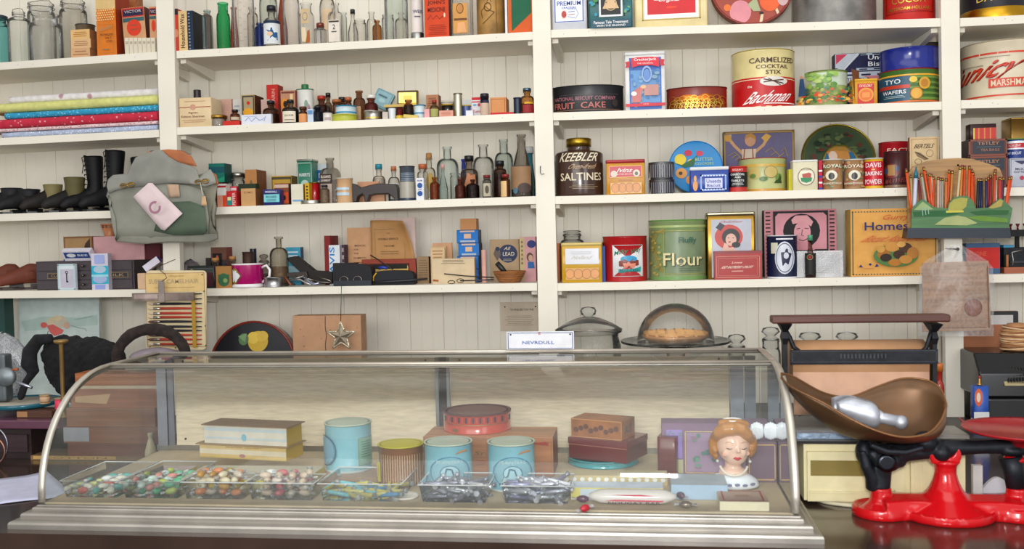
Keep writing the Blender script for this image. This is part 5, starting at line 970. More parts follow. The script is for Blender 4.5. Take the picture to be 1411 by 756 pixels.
B('card_pack','A4',90,129,341,.028,.02,'#d8d4dc:p','blue and white playing card box leaning on the pink box',cat='box',on=cab,lean=35,h=.038,dec=[('r',.06,.3,.94,.9,'#34508c:p'),('e',.3,.6,.16,.2,'#d8d8dc:p'),('t','BEE',.7,.6,.35,.2,'#d8dce8:p')])
T('carved_pot','A4',140.5,163,308,.075,'#c8865c:s','small terracotta pot with a pierced speckled rim standing on the pink box',on=b_,cat='pot',taper=.6,open_=True,dec=[('e',.15+.17*i,.72+.12*(j),.05,.05,'#4a2c24:s')for i in range(5)for j in range(2)])
q=MB();q.box(-.028,.028,0,.03,0,.022,'#dcd8e4:p',side='#6c3c94:p');x,y,z=A4(209,.02)
o=q.build('crumpled_box',None,(x+.01,3.016,z+.072));o.rotation_euler=(0,R(-35),R(10));tag(o,'white and purple box tipped up beside the paintbrush card','box')
q=MB();q.box(-.036,.036,0,.04,0,.052,'#d8b898:p');x,y,z=A4(203,.0);o=q.build('cream_box',None,(x,3.004,z));tag(o,'pale peach box under the tipped white one, left of the paintbrush card','box');md=o.modifiers.new('b','BEVEL');md.width=.002
# ================= middle bay, fourth shelf =================
B('black_tin','B4',258,296,366,.012,.05,'#232a28:s','black tin box with a small brass keyhole behind the paintbrush card',cat='tin',rc=.004,dec=[('r',.05,.84,.95,.9,'#4c5450:s'),('o',.18,.8,.05,.07,.5,'#b8a468:m'),('r',.55,.1,.95,.7,'#4c2430:s'),('r',.1,.1,.45,.7,'#34443c:s')])
q=MB();x0,z0=P(250,392,3.11);rd=random.Random(2)
for i in range(1):q.ell((0,0,.045),(.034,.03,.048),'#b8b0b4:cel',14,9)
for i,v in enumerate(q.v):q.v[i]=(v[0]+rd.uniform(-.005,.005),v[1]+rd.uniform(-.005,.005),max(.0005,v[2]+rd.uniform(-.004,.004)))
x1,_=P(263,380,3.16);root=empty('plastic_bag',(x1,3.16,surfz('B4',x1)),'crumpled grey plastic bag with something red inside, by the left post','bag');q.build('film',root)
q=MB();q.ell((-.022,0,.065),(.012,.010,.014),'#c82038:s',8,5);q.build('contents',root)
B('picture_carton','B4',291,312,340.5,.12,.05,'#7a5444:p','dark carton with an orange figure on black, behind the corked bottles',side='#8a4440:p',cat='carton',dec=[('r',.1,.25,.72,.85,'#2a2428:p'),('p',[(.3,.3),(.45,.75),(.55,.45),(.8,.35),(.7,.25)],'#b8503c:p'),('e',.42,.74,.08,.06,'#c86848:p')])
B('small_carton','B4',284,291,355,.085,.03,'#34302c:p','little black carton with a red corner left of the corked bottle',cat='carton',dec=[('p',[(.1,.1),(.9,.1),(.7,.5)],'#c03c28:p')])
G('corked_bottle','B4',290.5,304,355,.060,'#a8a090:gl','clear bottle with a fat cork behind the brown labelled box',cap='cork',neck=.66,caph=.012,liq=('#8a7a60:l',.6),cat='bottle')
G('stopper_bottle','B4',304,316,358,.060,'#7c8490:gl','small bottle with a glass stopper beside the corked one',neck=.5,stopper=.01,cat='bottle')
G('corked_bottle','B4',314.5,327,353,.075,'#a89c88:gl','second corked bottle, just behind the magenta mug',cap='cork',neck=.62,caph=.012,cat='bottle')
B('herb_box','B4',297.5,319.5,366.5,.006,.035,'#a87c48:p','tan carton with a dark green rounded shield',side='#8a6438:p',cat='carton',dec=[('e',.5,.38,.36,.3,'#3c6c4c:p'),('r',.16,.42,.84,.62,'#3c6c4c:p'),('e',.6,.35,.14,.1,'#8a9c64:p')])
# mug
x,_=P(341.5,380,3.045);z=surfz('B4',x);rm=(PX(362,380,3.045)-PX(320,380,3.045))/2;hm=PZ(341,363,3.02)-z
root=empty('shaving_mug',(x,3.045,z),'magenta china mug with a white handle and a white and gold diamond','mug')
q=MB();q.lathe([(rm*.9,0),(rm*1.02,.002),(rm*1.03,.007),(rm*.95,.010),(rm*.94,.012)],'#e8e4e4:g',32,cap1=False);q.build('foot',root)
q=MB();q.lathe([(rm*.93,.0115),(rm*.95,.014),(rm*.96,hm-.004)],'#a81468:g',32,cap0=True,cap1=False);q.build('body',root)
q=MB();q.lathe([(rm*.96,hm-.004),(rm*.985,hm-.001),(rm*.97,hm),(rm*.9,hm-.002),(rm*.88,hm-.02),(rm*.88,.015),(.001,.014)],'#e8e4e4:g',32,cap0=False,cap1=False);q.build('rim',root)
q=MB();q.tube([(rm*.93,0,hm*.82),(rm*1.25,0,hm*.9),(rm*1.45,0,hm*.72),(rm*1.42,0,hm*.45),(rm*1.2,0,hm*.32),(rm*.93,0,hm*.2)],.0045,'#e8e4e4:g',10);q.build('handle',root)
q=MB();decals(q,Cyl(rm*.962,0,hm,math.atan2(x,3.0)),[('p',[(.04,.82),(.16,.78),(.3,.5),(.16,.2),(.04,.16)],'#b8a048:m'),('p',[(.04,.76),(.14,.72),(.26,.5),(.14,.26),(.04,.22)],'#e4e4e8:g')],.0006);q.build('gilt_emblem',root)
T('brown_pot','B4',335,350,347,.10,'#4a342c:rust','round dark brown knobbly pot behind the mug',cat='pot',lid=('#4a342c:rust',.006))
T('talc_can','B4',345,353.5,341.5,.145,'#20243c:s','slim navy can with a white cap behind the mug',lid=('#d8d4cc:s',.012),cat='can',dec=[('o',.55,.35,.3,.1,.3,'#d8dce0:s')])
G('glass_stopper_bottle','B4',354,374,350,.085,'#a89c94:gl','cut glass perfume bottle with a faceted knob, right of the mug',neck=.55,shape='wide',stopper=.022,liq=('#8c6c58:l',.5),cat='bottle')
G('carafe','B4',372,396.5,326,.055,'#b8b09c:gl','tall clear flask with an orange rimmed lip',shape='round',neck=.30,lip=1.6,liq=('#b08458:l',.4),cat='flask')
T('shaving_tin','B4',365,391,382,.002,'#a8a8aa:m','low round aluminium box with straight shiny sides',lid=('#b8b8ba:m',.006),cat='tin')
B('blue_carton','B4',394,414.5,340.5,.165,.03,'#4ca4c0:p','light blue carton with bands of white print behind the black razor strop',side='#3c5c78:p',cat='carton',dec=[*lines(.05,.9,.62,.92,3,'#d8e4ec:p',.4),('r',.05,.1,.9,.5,'#a8ccd8:p')])
# tools on the shelf
def tool(name,label,cat,Y,pts,rad,col,extra=None):
    """a long tool lying along a pixel path at depth Y"""
    pp=[Vector((P(px,py,Y)[0],Y+dy,P(px,py,Y)[1]))for px,py,dy in pts]
    zmin=min(p.z for p in pp);b=Vector((pp[0].x,Y,surfz('B4',pp[0].x)))
    q=MB();q.tube([p-b for p in pp],rad,col,8)
    if extra:
        root=empty(name,b,label,cat)
        q.build('handle',root)
        for nm,pts2,rad2,col2 in extra:
            q=MB();q.tube([Vector((P(px,py,Y)[0],Y+dy,P(px,py,Y)[1]))-b for px,py,dy in pts2],rad2,col2,8);q.build(nm,root)
        return root
    o=q.build(name,None,b);return tag(o,label,cat)
# razor strop bent over: flat strap
def strap(name,label,cat,Y,pts,th,d,col):
    q=MB();pp=[P(px,py,Y)for px,py in pts];bx=pp[0][0];bz=surfz('B4',bx)
    pp=[(x-bx,z-bz)for x,z in pp]
    q.prism(pp,0,d,col);o=q.build(name,None,(bx,Y,bz));md=o.modifiers.new('b','BEVEL');md.width=th;md.segments=2
    return tag(o,label,cat)
strap('razor_strop','dark leather razor strop leaning down to the right behind the clippers','strop',3.09,[(394,356),(406,352.5),(432,373),(458,374),(458,391),(436,391),(424,384),(400,362)],.002,.04,'#2c2624:lea')
strap('wooden_rod','brown wooden rod lying flat behind the aluminium box','rod',3.075,[(392,376),(422,374),(424,381),(392,381.5)],.001,.03,'#3c2c26:w')
tool('hair_clippers','pair of shiny steel hair clippers with curved handles','clippers',3.02,[(402,383.5,.01),(413,385,.005),(421,389,0),(429,392,-.004)],.0028,'#c8c4c4:m',
 [('handle',[(418,380,.01),(424,387,.004),(432,391.5,-.002),(441,389.5,-.006)],.003,'#a8b0d0:m'),('blade',[(396,386,.012),(404,384,.012),(418,380,.012)],.0032,'#8c8884:m'),('lever',[(404,379.5,.018),(414,382,.018),(430,386,.012)],.002,'#9c9890:m')])
tool('scissors','steel shears with long straight blades pointing right beside the black case','scissors',3.05,[(436,381.5,.01),(450,385,.006),(457,388,.004)],.0022,'#a09888:m',[('blade',[(424,384,.014),(440,388.5,.01),(457,389.6,.006)],.0018,'#8a847c:m')])
tool('pliers','rusty old pliers between the aluminium box and the clippers','pliers',3.035,[(391,381,.01),(396,387,.006),(401,392.5,.002)],.0034,'#8a4c34:rust',[('jaw',[(391,391,.01),(398,389,.008),(406,392,.004)],.0028,'#3c3434:b')])
# black spectacle / razor case
def caseat(px0,px1,pyt,pyb,Y,d,col,name,label,cat,cham=.4):
    xa,zt=P(px0,pyt,Y);xb,_=P(px1,pyt,Y);zb=surfz('B4',(xa+xb)/2)+.0005;W=xb-xa;H=zt-zb
    q=MB();n=10;pts=[]
    for k in range(n+1):a=math.pi*(1-k/n);pts.append((W/2+W/2*math.copysign(abs(math.cos(a))**.5,math.cos(a)),H*.45+H*.55*math.sin(a)**.6))
    pts+=[(W,0),(0,0)]
    q.prism(pts,0,d,col);root=empty(name,(xa,Y,zb),label,cat);o=q.build('body',root);md=o.modifiers.new('b','BEVEL');md.width=.002;md.segments=2
    return root,W,H
r_,W,H=caseat(461,512,364,392.5,3.012,.05,'#23232a:lea','spectacle_case','rounded black leather case with steel spectacle frames in front','case')
for s in(.25,.62):
    q=MB();q.tube([(W*(s+.11*math.cos(a*math.pi/8)),-.004,H*.28+H*.16*math.sin(a*math.pi/8))for a in range(16)],.0008,'#b0a498:m',6,closed=True);q.build('wire_lens',r_)
q=MB();q.box(-.002,W*1.0,-.009,-.001,0,H*.24,'#1f2836:s');q.build('base_strip',r_)
B('flat_black_box','B4',459,491,362,.070,.03,'#2c2a2c:lea','flat black box edge standing behind the spectacle case',cat='box')
r_,W,H=caseat(512,570,373,390,3.03,.04,'#22242c:lea','leather_roll','long black leather tool roll with a yellow tab','case')
q=MB();q.tube([(W*.03,-.003,H*.1),(W*.05,-.003,H*.6),(W*.12,-.003,H*.85)],.0022,'#d8a828:s',6);q.build('yellow_tab',r_)
tool('straight_razor','thin folding razor with a bright blue end, tilted up over the tool roll','razor',3.028,[(508,351.5,.02),(520,358,.015),(530,365,.01),(541,371,.005)],.0018,'#3c3c40:m',[('blue_end',[(521,369.5,.006),(527,368,.006),(533,369.5,.006)],.0045,'#2440a0:s')])
tool('black_knife','long black knife handle tapering to the right at the shelf edge','knife',3.012,[(507,389,.0),(535,388,.004),(560,386.5,.008),(588,384,.014)],[.003,.005,.005,.002],'#20222a:s')
q_=B('framed_mirror','B4',500,574,357,.115,.012,'#9c4c3c:p','red framed mirror box leaning behind the black tools',cat='mirror',lean=8,dec=[('r',.18,.05,.86,.72,'#cdb068:p'),('r',.2,.62,.84,.8,'#2c2c28:p'),('b',.15,.03,.88,.84,.02,.05,'#4c2c28:p')])
B('book','B4',447,455,324.5,.13,.09,'#8c2c2c:p','tall dark red book on end, left of the mail box',cat='book')
B('mail_box','B4',453.5,470,337.5,.10,.05,'#d8dce0:p','white carton with big blue upright letters',side='#c8c4c4:p',cat='carton',dec=[('t','MAVIS',.26,.5,.42,.9,'#2c84c0:p',0,90),('r',.92,0,1,1,'#4a3a48:p')])
B('dark_box','B4',470.5,475,337,.11,.04,'#4c3a4c:p','thin purple brown carton with pale marks on end',cat='carton',dec=[('r',.2,.1+.18*i,.8,.2+.18*i,'#a89898:p')for i in range(5)])
B('manual','B4',478.5,513,313.5,.17,.006,'#d0a47c:p','plain tan manual standing upright, left of the curling one',cat='booklet',dec=[('t','MANUAL',.52,.68,.45,.035,'#7a5440:p'),('t','FOR',.35,.61,.18,.03,'#7a5440:p'),('t','THE',.35,.54,.18,.03,'#7a5440:p'),('t','DOMESTIC',.5,.46,.5,.03,'#7a5440:p'),*lines(.2,.8,.36,.4,1,'#9c7458:p')])
# curling booklet
xa,zt=P(510.5,303.5,3.155);xb,_=P(571,303,3.155);zb=surfz('B4',xa)+.001;W=xb-xa;H=zt-zb
root=empty('curling_booklet',(xa,3.155,zb),'old brown booklet with its cover corner curling over','booklet')
q=MB()
for k in range(3):q.box(.004,W+.001*k,.004+.003*k,.006+.003*k,0,H+.003+.002*k,'#d8c4bc:p')
q.build('pages',root)
q=MB();n=14;g=[]
for j in range(n+1):
    row=[]
    for i in range(n+1):
        u,v=i/n,j/n;e=max(0,(u+v-1.28));ex=min(1-.12*max(0,(v-.45))**1.0*3*.9,1)
        x=W*u*(1-.33*max(0,v-.35)**1.4*(u));row.append((x,-.002-.03*e*e*3,H*v*(1-.03*e)))
    g.append(row)
b=len(q.v);q.v+=[p for r_2 in g for p in r_2]
for j in range(n):
    for i in range(n):q.face((j*(n+1)+i,j*(n+1)+i+1,(j+1)*(n+1)+i+1,(j+1)*(n+1)+i),'#bd9260:p',True)
o=q.build('cover',root);md=o.modifiers.new('s','SOLIDIFY');md.thickness=.0008;md.offset=1
q=MB();decals(q,Flat((0,-.0045,0),(W,0,0),(0,0,H),(0,-1,0)),[('t','DOUBLE SERVICE',.40,.70,.46,.032,'#7a5a3a:p'),('t','THE',.40,.79,.08,.02,'#8a6a48:p'),('t','THE HOME',.42,.59,.24,.025,'#7a5a3a:p'),*lines(.2,.66,.45,.52,2,'#9a7850:p'),*lines(.28,.58,.24,.28,1,'#9a7850:p'),('b',.1,.06,.78,.86,.006,.006,'#9c7848:p')]);q.build('printed_title',root)
B('wood_block','B4',575,591,353.5,.10,.05,'#9a8060:p','greyish brown booklet standing on end left of the long buff box',cat='booklet',side='#6c543c:p',dec=lines(.1,.9,.1,.9,9,'#7c6448:p'))
for i,(a,b,t)in enumerate([(596.5,623,334.5),(595,615,339),(593.5,613,341)]):
    B('paper_card','B4',a,b,t,.13-.02*i,.008,['#cca07c:p','#c8aa84:p','#cfb48c:p'][i],['tallest of three tan cards standing together','middle one of three tan cards standing together','lowest and nearest of three tan printed cards'][i],cat='card',grp='tan cards standing together',dec=lines(.1,.9,.6,.95,4,'#a88460:p')if i else())
B('long_box','B4',595.5,654,356,.050,.030,'#cfbc9c:p','long low buff box with three ruled lines of print',side='#b89060:p',cat='box',dec=[('ln',0,0,0,0,0,'')][:0]+lines(.22,.78,.78,.96,3,'#7c6c58:p',.3))
b_=None
for i,(t,lb)in enumerate([(370.5,'lowest of four bright blue cartons in one stack'),(352.5,'second lowest of four bright blue cartons in one stack'),(334.5,'second highest of four bright blue cartons in one stack'),(316.5,'highest of four bright blue cartons, just under the tan box')]):
    b_=B('blue_carton','B4',631-i*.4+(2 if i==2 else 0),660-i*.2+(1 if i==2 else 0),t,.10,.06,'#2478c0:p',lb,side='#4c5460:p',cat='carton',grp='stack of blue cartons',on=b_,dec=[('r',.15,.82,.82,.94,'#d0b4a0:p'),('r',.33,.34,.66,.7,'#d8b498:p'),('r',.15,.06,.85,.2,'#a8b4c4:p'),('b',0,0,1,1,.01,.03,'#1c3c6c:p')])
B('tan_box','B4',634.5,656.5,301,.105,.05,'#c08c5c:p','small tan box on top of the blue cartons',cat='box',on=b_)
T('pink_tube','B4',663.5,670.5,344,.06,'#d0a498:p','thin pink cardboard tube standing upright',cat='tube')
B('lead_box','B4',675.5,715,329.5,.14,.05,'#b09878:p','buff carton with a navy roundel reading lead',side='#8a745c:p',cat='carton',dec=D(675.5,715,329.5,390,[('e',700,350,13,13,'#343c5c:p'),('t','All',699,342.5,8,4.6,'#c8c0b0:p',.2),('t','LEAD',701,350.5,16,5.4,'#d0c8b8:p'),('ln',692,357,706,361,2,'#b0a898:p'),('p',[(680,350),(684,340),(689,342),(690,352),(685,360)],'#6c6058:p'),('e',686,343,3,3,'#343c5c:p')]))
B('picture_carton','B4',716,738,326,.12,.07,'#d0a0a4:p','pink carton with a navy disc and a child\'s picture, beside the post',side='#c09094:p',cat='carton',dec=D(716,738,326,390,[('r',716,327,723,389,'#c4b088:p'),('e',732.5,336.5,6,5.5,'#34407c:p'),('e',730,355,4.5,6.5,'#6c5444:p'),('e',731,356.5,3,4.6,'#d0a890:p'),('p',[(727,362),(735,362),(736.5,371),(727,371)],'#2c6ca8:p'),*[('r',718.2,332+i*6,720.6,335+i*6,'#8a7450:p')for i in range(6)]]))
# bowl with pipe tool
x,_=P(702,380,3.06);z=surfz('B4',x);rb=(PX(725,372,3.05)-PX(679,372,3.05))/2;hb=PZ(702,374,3.02)-z
root=empty('wooden_bowl',(x,3.012+rb,z),'turned light wooden bowl with ridged sides','bowl')
q=MB();q.lathe([(rb*.55,0),(rb*.62,.001),(rb*.72,hb*.3),(rb*.82,hb*.55),(rb*.97,hb*.95),(rb,hb),(rb*.96,hb+.001),(rb*.9,hb*.9),(rb*.6,hb*.25),(.001,hb*.2)],'#a8703c:w',36,cap1=False);q.build('body',root)
for k in range(4):q=MB();q.lathe([(rb*(.64+.085*k),hb*(.1+.2*k)),(rb*(.67+.085*k),hb*(.14+.2*k)),(rb*(.66+.085*k),hb*(.18+.2*k))],'#8c5a2c:w',36,cap0=False,cap1=False);q.build('ridge',root)
q=MB();q.tube([(-.04,0,.055),(-.025,0,.038),(-.008,.0,.018)],[.008,.0085,.006],'#2c2c2c:s',12);q.tube([(-.008,0,.018),(.004,0,.015)],.004,'#b0b8bc:m',8)
o=q.build('shaving_brush',None,(x,3.012+rb,z+.008));tag(o,'thick black handle leaning in the wooden bowl','handle')
tool('black_rod','thin black rod lying behind the wooden bowl','rod',3.02,[(612,377,.0),(640,380,.006),(680,382.5,.012)],.0018,'#1c1c1e:s')
tool('curling_tongs','dark metal tongs with ring handles, pointing right toward the wooden bowl','tongs',3.012,[(634,386.5,0),(660,386,.006),(680,385,.01)],.0018,'#4c4850:m',[('ring',[(622+5*math.cos(a*math.pi/5),388.5+2.2*math.sin(a*math.pi/5),0)for a in range(11)],.0012,'#3c3838:m'),('ring',[(634+5*math.cos(a*math.pi/5),386.5+2.6*math.sin(a*math.pi/5),.004)for a in range(11)],.0012,'#3c3838:m')])
tool('orange_bead_pin','small orange tipped pin among the tools','pin',3.01,[(597,386,0),(604,386.5,0)],.003,'#b8622c:s')
# ================= things hung in front of the posts =================
def outline_relief(px_pts,Y,name,parent,base,col,th,bulge=0.0,curl=0.0,n=1):
    """a shaped sheet with thickness cut from a pixel outline at depth Y"""
    pts=[P(a,b,Y)for a,b in px_pts];bx,bz=base
    pts=[(x-bx,z-bz)for x,z in pts]
    bm=bmesh.new();vs=[bm.verts.new((x,0,z))for x,z in pts];f=bm.faces.new(vs)
    bmesh.ops.triangulate(bm,faces=[f])
    bmesh.ops.subdivide_edges(bm,edges=bm.edges[:],cuts=3,use_grid_fill=True)
    cx=sum(p[0]for p in pts)/len(pts);cz=sum(p[1]for p in pts)/len(pts)
    mxr=max(math.hypot(p[0]-cx,p[1]-cz)for p in pts)
    for v in bm.verts:
        d=min(1,math.hypot(v.co.x-cx,v.co.z-cz)/mxr)
        v.co.y=-bulge*(1-d**2.2)+curl*math.sin(v.co.x*70)*.5*d+curl*.6*math.sin(v.co.z*55+1)*d
    me=bpy.data.meshes.new(name);bm.normal_update()
    if sum(f.normal.y for f in bm.faces)>0:bmesh.ops.reverse_faces(bm,faces=bm.faces[:])
    for f in bm.faces:f.smooth=True
    bm.to_mesh(me);bm.free();me.materials.append(M(col))
    o=bpy.data.objects.new(name,me);COL.objects.link(o);o.parent=parent
    md=o.modifiers.new('s','SOLIDIFY');md.thickness=th;md.offset=-1
    return o
# leather bag
YB=2.93
bx,bz=P(224,335,YB)
bag=empty('leather_bag',(bx,YB,bz),'grey green leather satchel with scalloped flap and a paper tag, hung on the left post','bag')
def ob(name,pts,dy,col,th,bulge=0,curl=0):
    o=outline_relief(pts,YB+dy,name,bag,(bx,bz),col,th,bulge,curl);o.location.y=dy;return o
ob('back_panel',[(160,333),(158,330),(166,316),(171,290),(165,272),(180,256),(240,250),(290,236),(299,252),(297,272),(291,292),(294,305),(300,321),(299,329),(288,333),(240,331),(200,335)],.012,'#8a8878:lea',.004,.002,.002)
ob('pocket',[(160,331),(163,322),(162,300),(155,282),(147,270),(150,262),(160,258),(232,252),(262,256),(280,262),(285,278),(288,300),(287,322),(278,327),(210,330)],.000,'#94958a:lea',.005,.016,.0015)
ob('dark_flap_panel',[(222,283),(240,278),(262,277),(281,284),(286,318),(280,323),(240,324),(212,318)],-.0155,'#5c6b5a:lea',.0012,.003)
ob('flap',[(160,262),(150,266),(147,256),(149,247),(156,241),(168,240),(176,240),(182,228),(188,217),(198,213),(210,209),(218,205.5),(224,207),(234,216),(246,223),(262,228),(272,234),(275,246),(284,236),(290,233),(296,243),(298,252),(284,257),(262,253),(232,252),(200,256),(180,258)],-.010,'#989890:lea',.004,.008,.002)
ob('bottom_binding',[(160,333),(166,325),(230,326),(288,322),(299,322),(300,329),(288,334),(232,333),(200,336)],-.012,'#8a897e:lea',.006,.001)
ob('patch',[(230,254),(246,254),(248,271),(233,272)],-.020,'#c0a48c:lea',.001)
ob('red_lining',[(190,217),(206,208),(232,205.5),(250,207),(264,216),(271,229),(250,226),(230,216),(218,206),(204,212)],.006,'#c07c54:lea',.003,.0)
ob('red_lining',[(288,234),(298,241),(301,254),(296,254)],.006,'#b87450:lea',.003,.0)
tg=ob('paper_tag',[(183.5,271),(204.5,252),(210,252),(251.5,294),(227,317.5),(222,316)],-.0285,'#d8c4c4:paper',.0012,.002)
def bagpt(px,py,dy):x,z=P(px,py,YB+dy);return(x-bx,dy,z-bz)
q=MB();n=20
for i in range(n-3):
    a0=R(70)+2*math.pi*i/n*1.0;a1=R(70)+2*math.pi*(i+1)/n
    c=bagpt(219.5,286,-.0322)
    for(r0,r1)in((.0125,.020),):
        b=len(q.v);q.v+=[(c[0]+r*math.cos(a),c[1],c[2]+r*math.sin(a))for r,a in((r0,a0),(r1,a0),(r1,a1),(r0,a1))];q.face((b,b+1,b+2,b+3),'#a87c8c:p')
q.build('stamped_ring',tg)
q=MB()
def clasp(cx,cy,s=1):
    for k in(-1,1):
        q.tube([bagpt(cx+k*5+4.5*math.cos(a*math.pi/6),cy+3*math.sin(a*math.pi/6)-k*.6,-.022)for a in range(12)],.0016,'#a88438:m',6,closed=True)
    q.tube([bagpt(cx-10,cy+1,-.022),bagpt(cx,cy-1,-.024),bagpt(cx+10,cy-2,-.022)],.0016,'#a88438:m',6)
clasp(175,255);q.build('brass_clasp',bag)
q=MB();clasp(278,250);q.build('brass_clasp',bag)
q=MB();q.tube([bagpt(276,252,-.024),bagpt(278,262,-.026),bagpt(280,271,-.026)],.0012,'#c8c0a8:f',6);q.build('cord',bag)
ob('leather_tab',[(278,270),(283,270),(285,283),(277,283)],-.024,'#c8a884:lea',.002)
# nail the bag hangs from, reaching to the post
q=MB();xx,zz=P(228,214,2.95);q.tube([(xx,2.936,zz+.004),(xx,2.950,zz),(xx,2.9935,zz-.001)],.0022,'#4a4640:b',8);q.lathe([(.004,0),(.004,.001)],'#4a4640:b',8,c=(0,0))
for i in range(len(q.v)-16,len(q.v)):a,b,c=q.v[i];q.v[i]=(xx+a,2.935-c,zz+.004+b)
tag(q.build('nail'),'iron nail in the left post, holding the leather satchel','nail')
# ---- paintbrush card
YC=2.90
bx,bz=P(243,482,YC)
card=empty('brush_card',(bx,YC,bz),'cream display card of red and black paintbrushes hung on the left post','display')
def cp(px,py,dy=0):x,z=P(px,py,YC);return(x-bx,dy,z-bz)
def rrp(x0,y0,x1,y1,r):
    o=[]
    for cx,cy,a0 in((x1-r,y0+r,-90),(x1-r,y1-r,0),(x0+r,y1-r,90),(x0+r,y0+r,180)):
        for k in range(5):a=R(a0+22.5*k);o.append((cx+r*math.cos(a),cy+r*math.sin(a)))
    return o
q=MB();q.prism([(cp(x,y)[0],cp(x,y)[2])for x,y in rrp(201,372.5,284,482,5)],0,.006,'#d8c8a4:p');o=q.build('backing_card',card);md=o.modifiers.new('b','BEVEL');md.width=.0015;md.segments=2
q=MB();A_=cp(201,482);Bq=cp(284,372.5);sf=Flat((A_[0],0,A_[2]),(Bq[0]-A_[0],0,0),(0,0,Bq[2]-A_[2]),(0,-1,0))
decals(q,sf,D(201,284,372.5,482,[('r',203.5,375,281.5,401,'#d8bc84:p'),('b',203.5,375,281.5,478,.7,'#a88458:p'),('t','Simplex',245,379.5,20,3,'#b08c5c:p',.2),('t','SUPER CAMELHAIR',241,386.5,66,6.5,'#b4a080:p'),('ln',214,394,270,396,1,'#b89868:p'),*[('e',x,y,1,1,'#5a4a40:p')for x,y in((279,378),(205,447),(281,449),(207,477.5),(241,479),(281,476),(281,401))]]));q.build('printed_heading',card)
ys=[(404.5,'k'),(411.5,'k'),(418,'k'),(424.5,'r'),(431,'r'),(436.5,'r'),(442.5,'kb'),(449.5,'kb'),(455,'kb'),(461,'rb'),(467,'rb'),(473.5,'r')]
for i,(y,k)in enumerate(ys):
    z=cp(240,y)[2];col='#282832:s' if k[0]=='k' else '#b84434:s';hair='#5c3c38:f' if k[-1]=='b' and len(k)>1 else '#c8b49c:f'
    root=empty('paintbrush',(bx,YC,bz+z),['first','second','third','fourth','fifth','sixth','seventh','eighth','ninth','tenth','eleventh','lowest'][i]+' paintbrush from the top of the cream card, %s handled%s'%('black' if k[0]=='k' else 'red',' with brown bristles' if len(k)>1 else ''),'paintbrush','paintbrushes on the card')
    def xx(px):return cp(px,y)[0]
    q=MB();q.tube([(xx(222),-.005,0),(xx(245),-.005,0),(xx(262),-.005,-.0004),(xx(279),-.005,-.0008)],[.0042,.0040,.0032,.0016],col,8);q.build('handle',root)
    q=MB();q.tube([(xx(213),-.005,0),(xx(222.5),-.005,0)],[.0046,.0040],'#c4bcb0:m' if len(k)==1 else '#8c7c78:m',8);q.build('ferrule',root)
    q=MB();q.tube([(xx(205),-.005,0),(xx(208),-.005,0),(xx(213.5),-.005,0)],[.001,.004,.0044],hair,8);q.build('bristles',root)
q=MB();a,b=cp(268,478),cp(270.5,402);q.box(a[0],b[0],-.0115,-.0100,a[2],b[2],'#b08c34:p');q.build('elastic_band',card)
# steel try-square clamped across
sq=empty('holding_clip',(bx,YC-.016,bz),'worn dull steel clip bar crossing the paintbrush card with a hook above','clip')
q=MB();a,b=cp(187,414),cp(271,402);q.box(a[0],b[0],-.006,.002,a[2],b[2],'#8c7a70:rust');a,b=cp(190,411),cp(222,404.5);q.box(a[0],b[0],-.0068,-.005,a[2],b[2],'#b8a49c:rust');q.build('bar',sq)
q=MB();a,b=cp(224,415),cp(231,386);q.box(a[0],b[0],-.009,-.006,a[2],b[2],'#948880:rust');q.build('upright',sq)
q=MB();q.tube([cp(227,388,-.008),cp(235,382,-.009),cp(232,377,-.006),cp(224,372,0),cp(221,366,.012),cp(226,358,.09)],.0011,'#4a3c38:b',6);q.build('wire_hook',sq)
# ---- pencil display
YP=2.95
bx,bz=P(1320,328,YP)
pd=empty('pencil_rack',(bx,YP,bz),'painted wooden pencil rack with green hills, hung on the right post','rack')
def pp_(px,py,dy=0):x,z=P(px,py,YP);return(x-bx,dy,z-bz)
def sheet(name,pts,y0,y1,col,dec=None,parent=None):
    q=MB();q.prism([(pp_(x,y)[0],pp_(x,y)[2])for x,y in pts],y0,y1,col);return q.build(name,parent or pd)
sheet('back_board',[(1254,318),(1254,240),(1262,228),(1280,221),(1305,217.5),(1325,216.5),(1345,218),(1368,225),(1382,231),(1386,240),(1386,318)],.026,.034,'#b08a58:w')
fr=sheet('front_board',[(1254,314),(1255,287),(1262,280),(1270,274),(1276,278),(1286,286),(1304,287),(1306,279),(1313,272),(1323,269.5),(1333,271),(1340,279),(1342,287),(1360,286),(1368,279),(1377,273),(1384,279),(1393,287),(1388,314)],-.012,-.006,'#4f7d4c:w')
q=MB();A_=pp_(1254,314);Bq=pp_(1393,269.5);sf=Flat((A_[0],-.012,A_[2]),(Bq[0]-A_[0],0,0),(0,0,Bq[2]-A_[2]),(0,-1,0))
decals(q,sf,D(1254,1393,269.5,314,[('p',[(1305,287),(1307,279),(1313,273),(1323,270.5),(1332,272),(1330,284),(1322,291),(1306,291)],'#aca85a:p'),('p',[(1258,287),(1270,275),(1285,287),(1272,288)],'#9cb07c:p'),('p',[(1360,287),(1376,274.5),(1380,277),(1378,285),(1366,288)],'#b0a05c:p'),('p',[(1256,290),(1300,289),(1322,294),(1300,298),(1258,297)],'#356a3f:p'),('p',[(1286,310),(1300,300),(1318,297),(1330,300),(1345,309),(1330,312)],'#a8b07c:p'),('p',[(1330,300),(1350,298),(1386,303),(1386,309),(1350,306)],'#6f9140:p'),('p',[(1334,292),(1360,290),(1388,291),(1386,297),(1345,297)],'#3a6a40:p'),('r',1302,289.5,1326,292.5,'#c8c058:p'),*[('l',[(1269+i*4,284),(1270+i*4,296-i)],.9,'#9cbcb0:p')for i in range(3)]]));q.build('painted_hills',fr)
sheet('base_rail',[(1247,328),(1249,314),(1389,314),(1390,328)],-.016,.034,'#1c2838:s')
rd=random.Random(11)
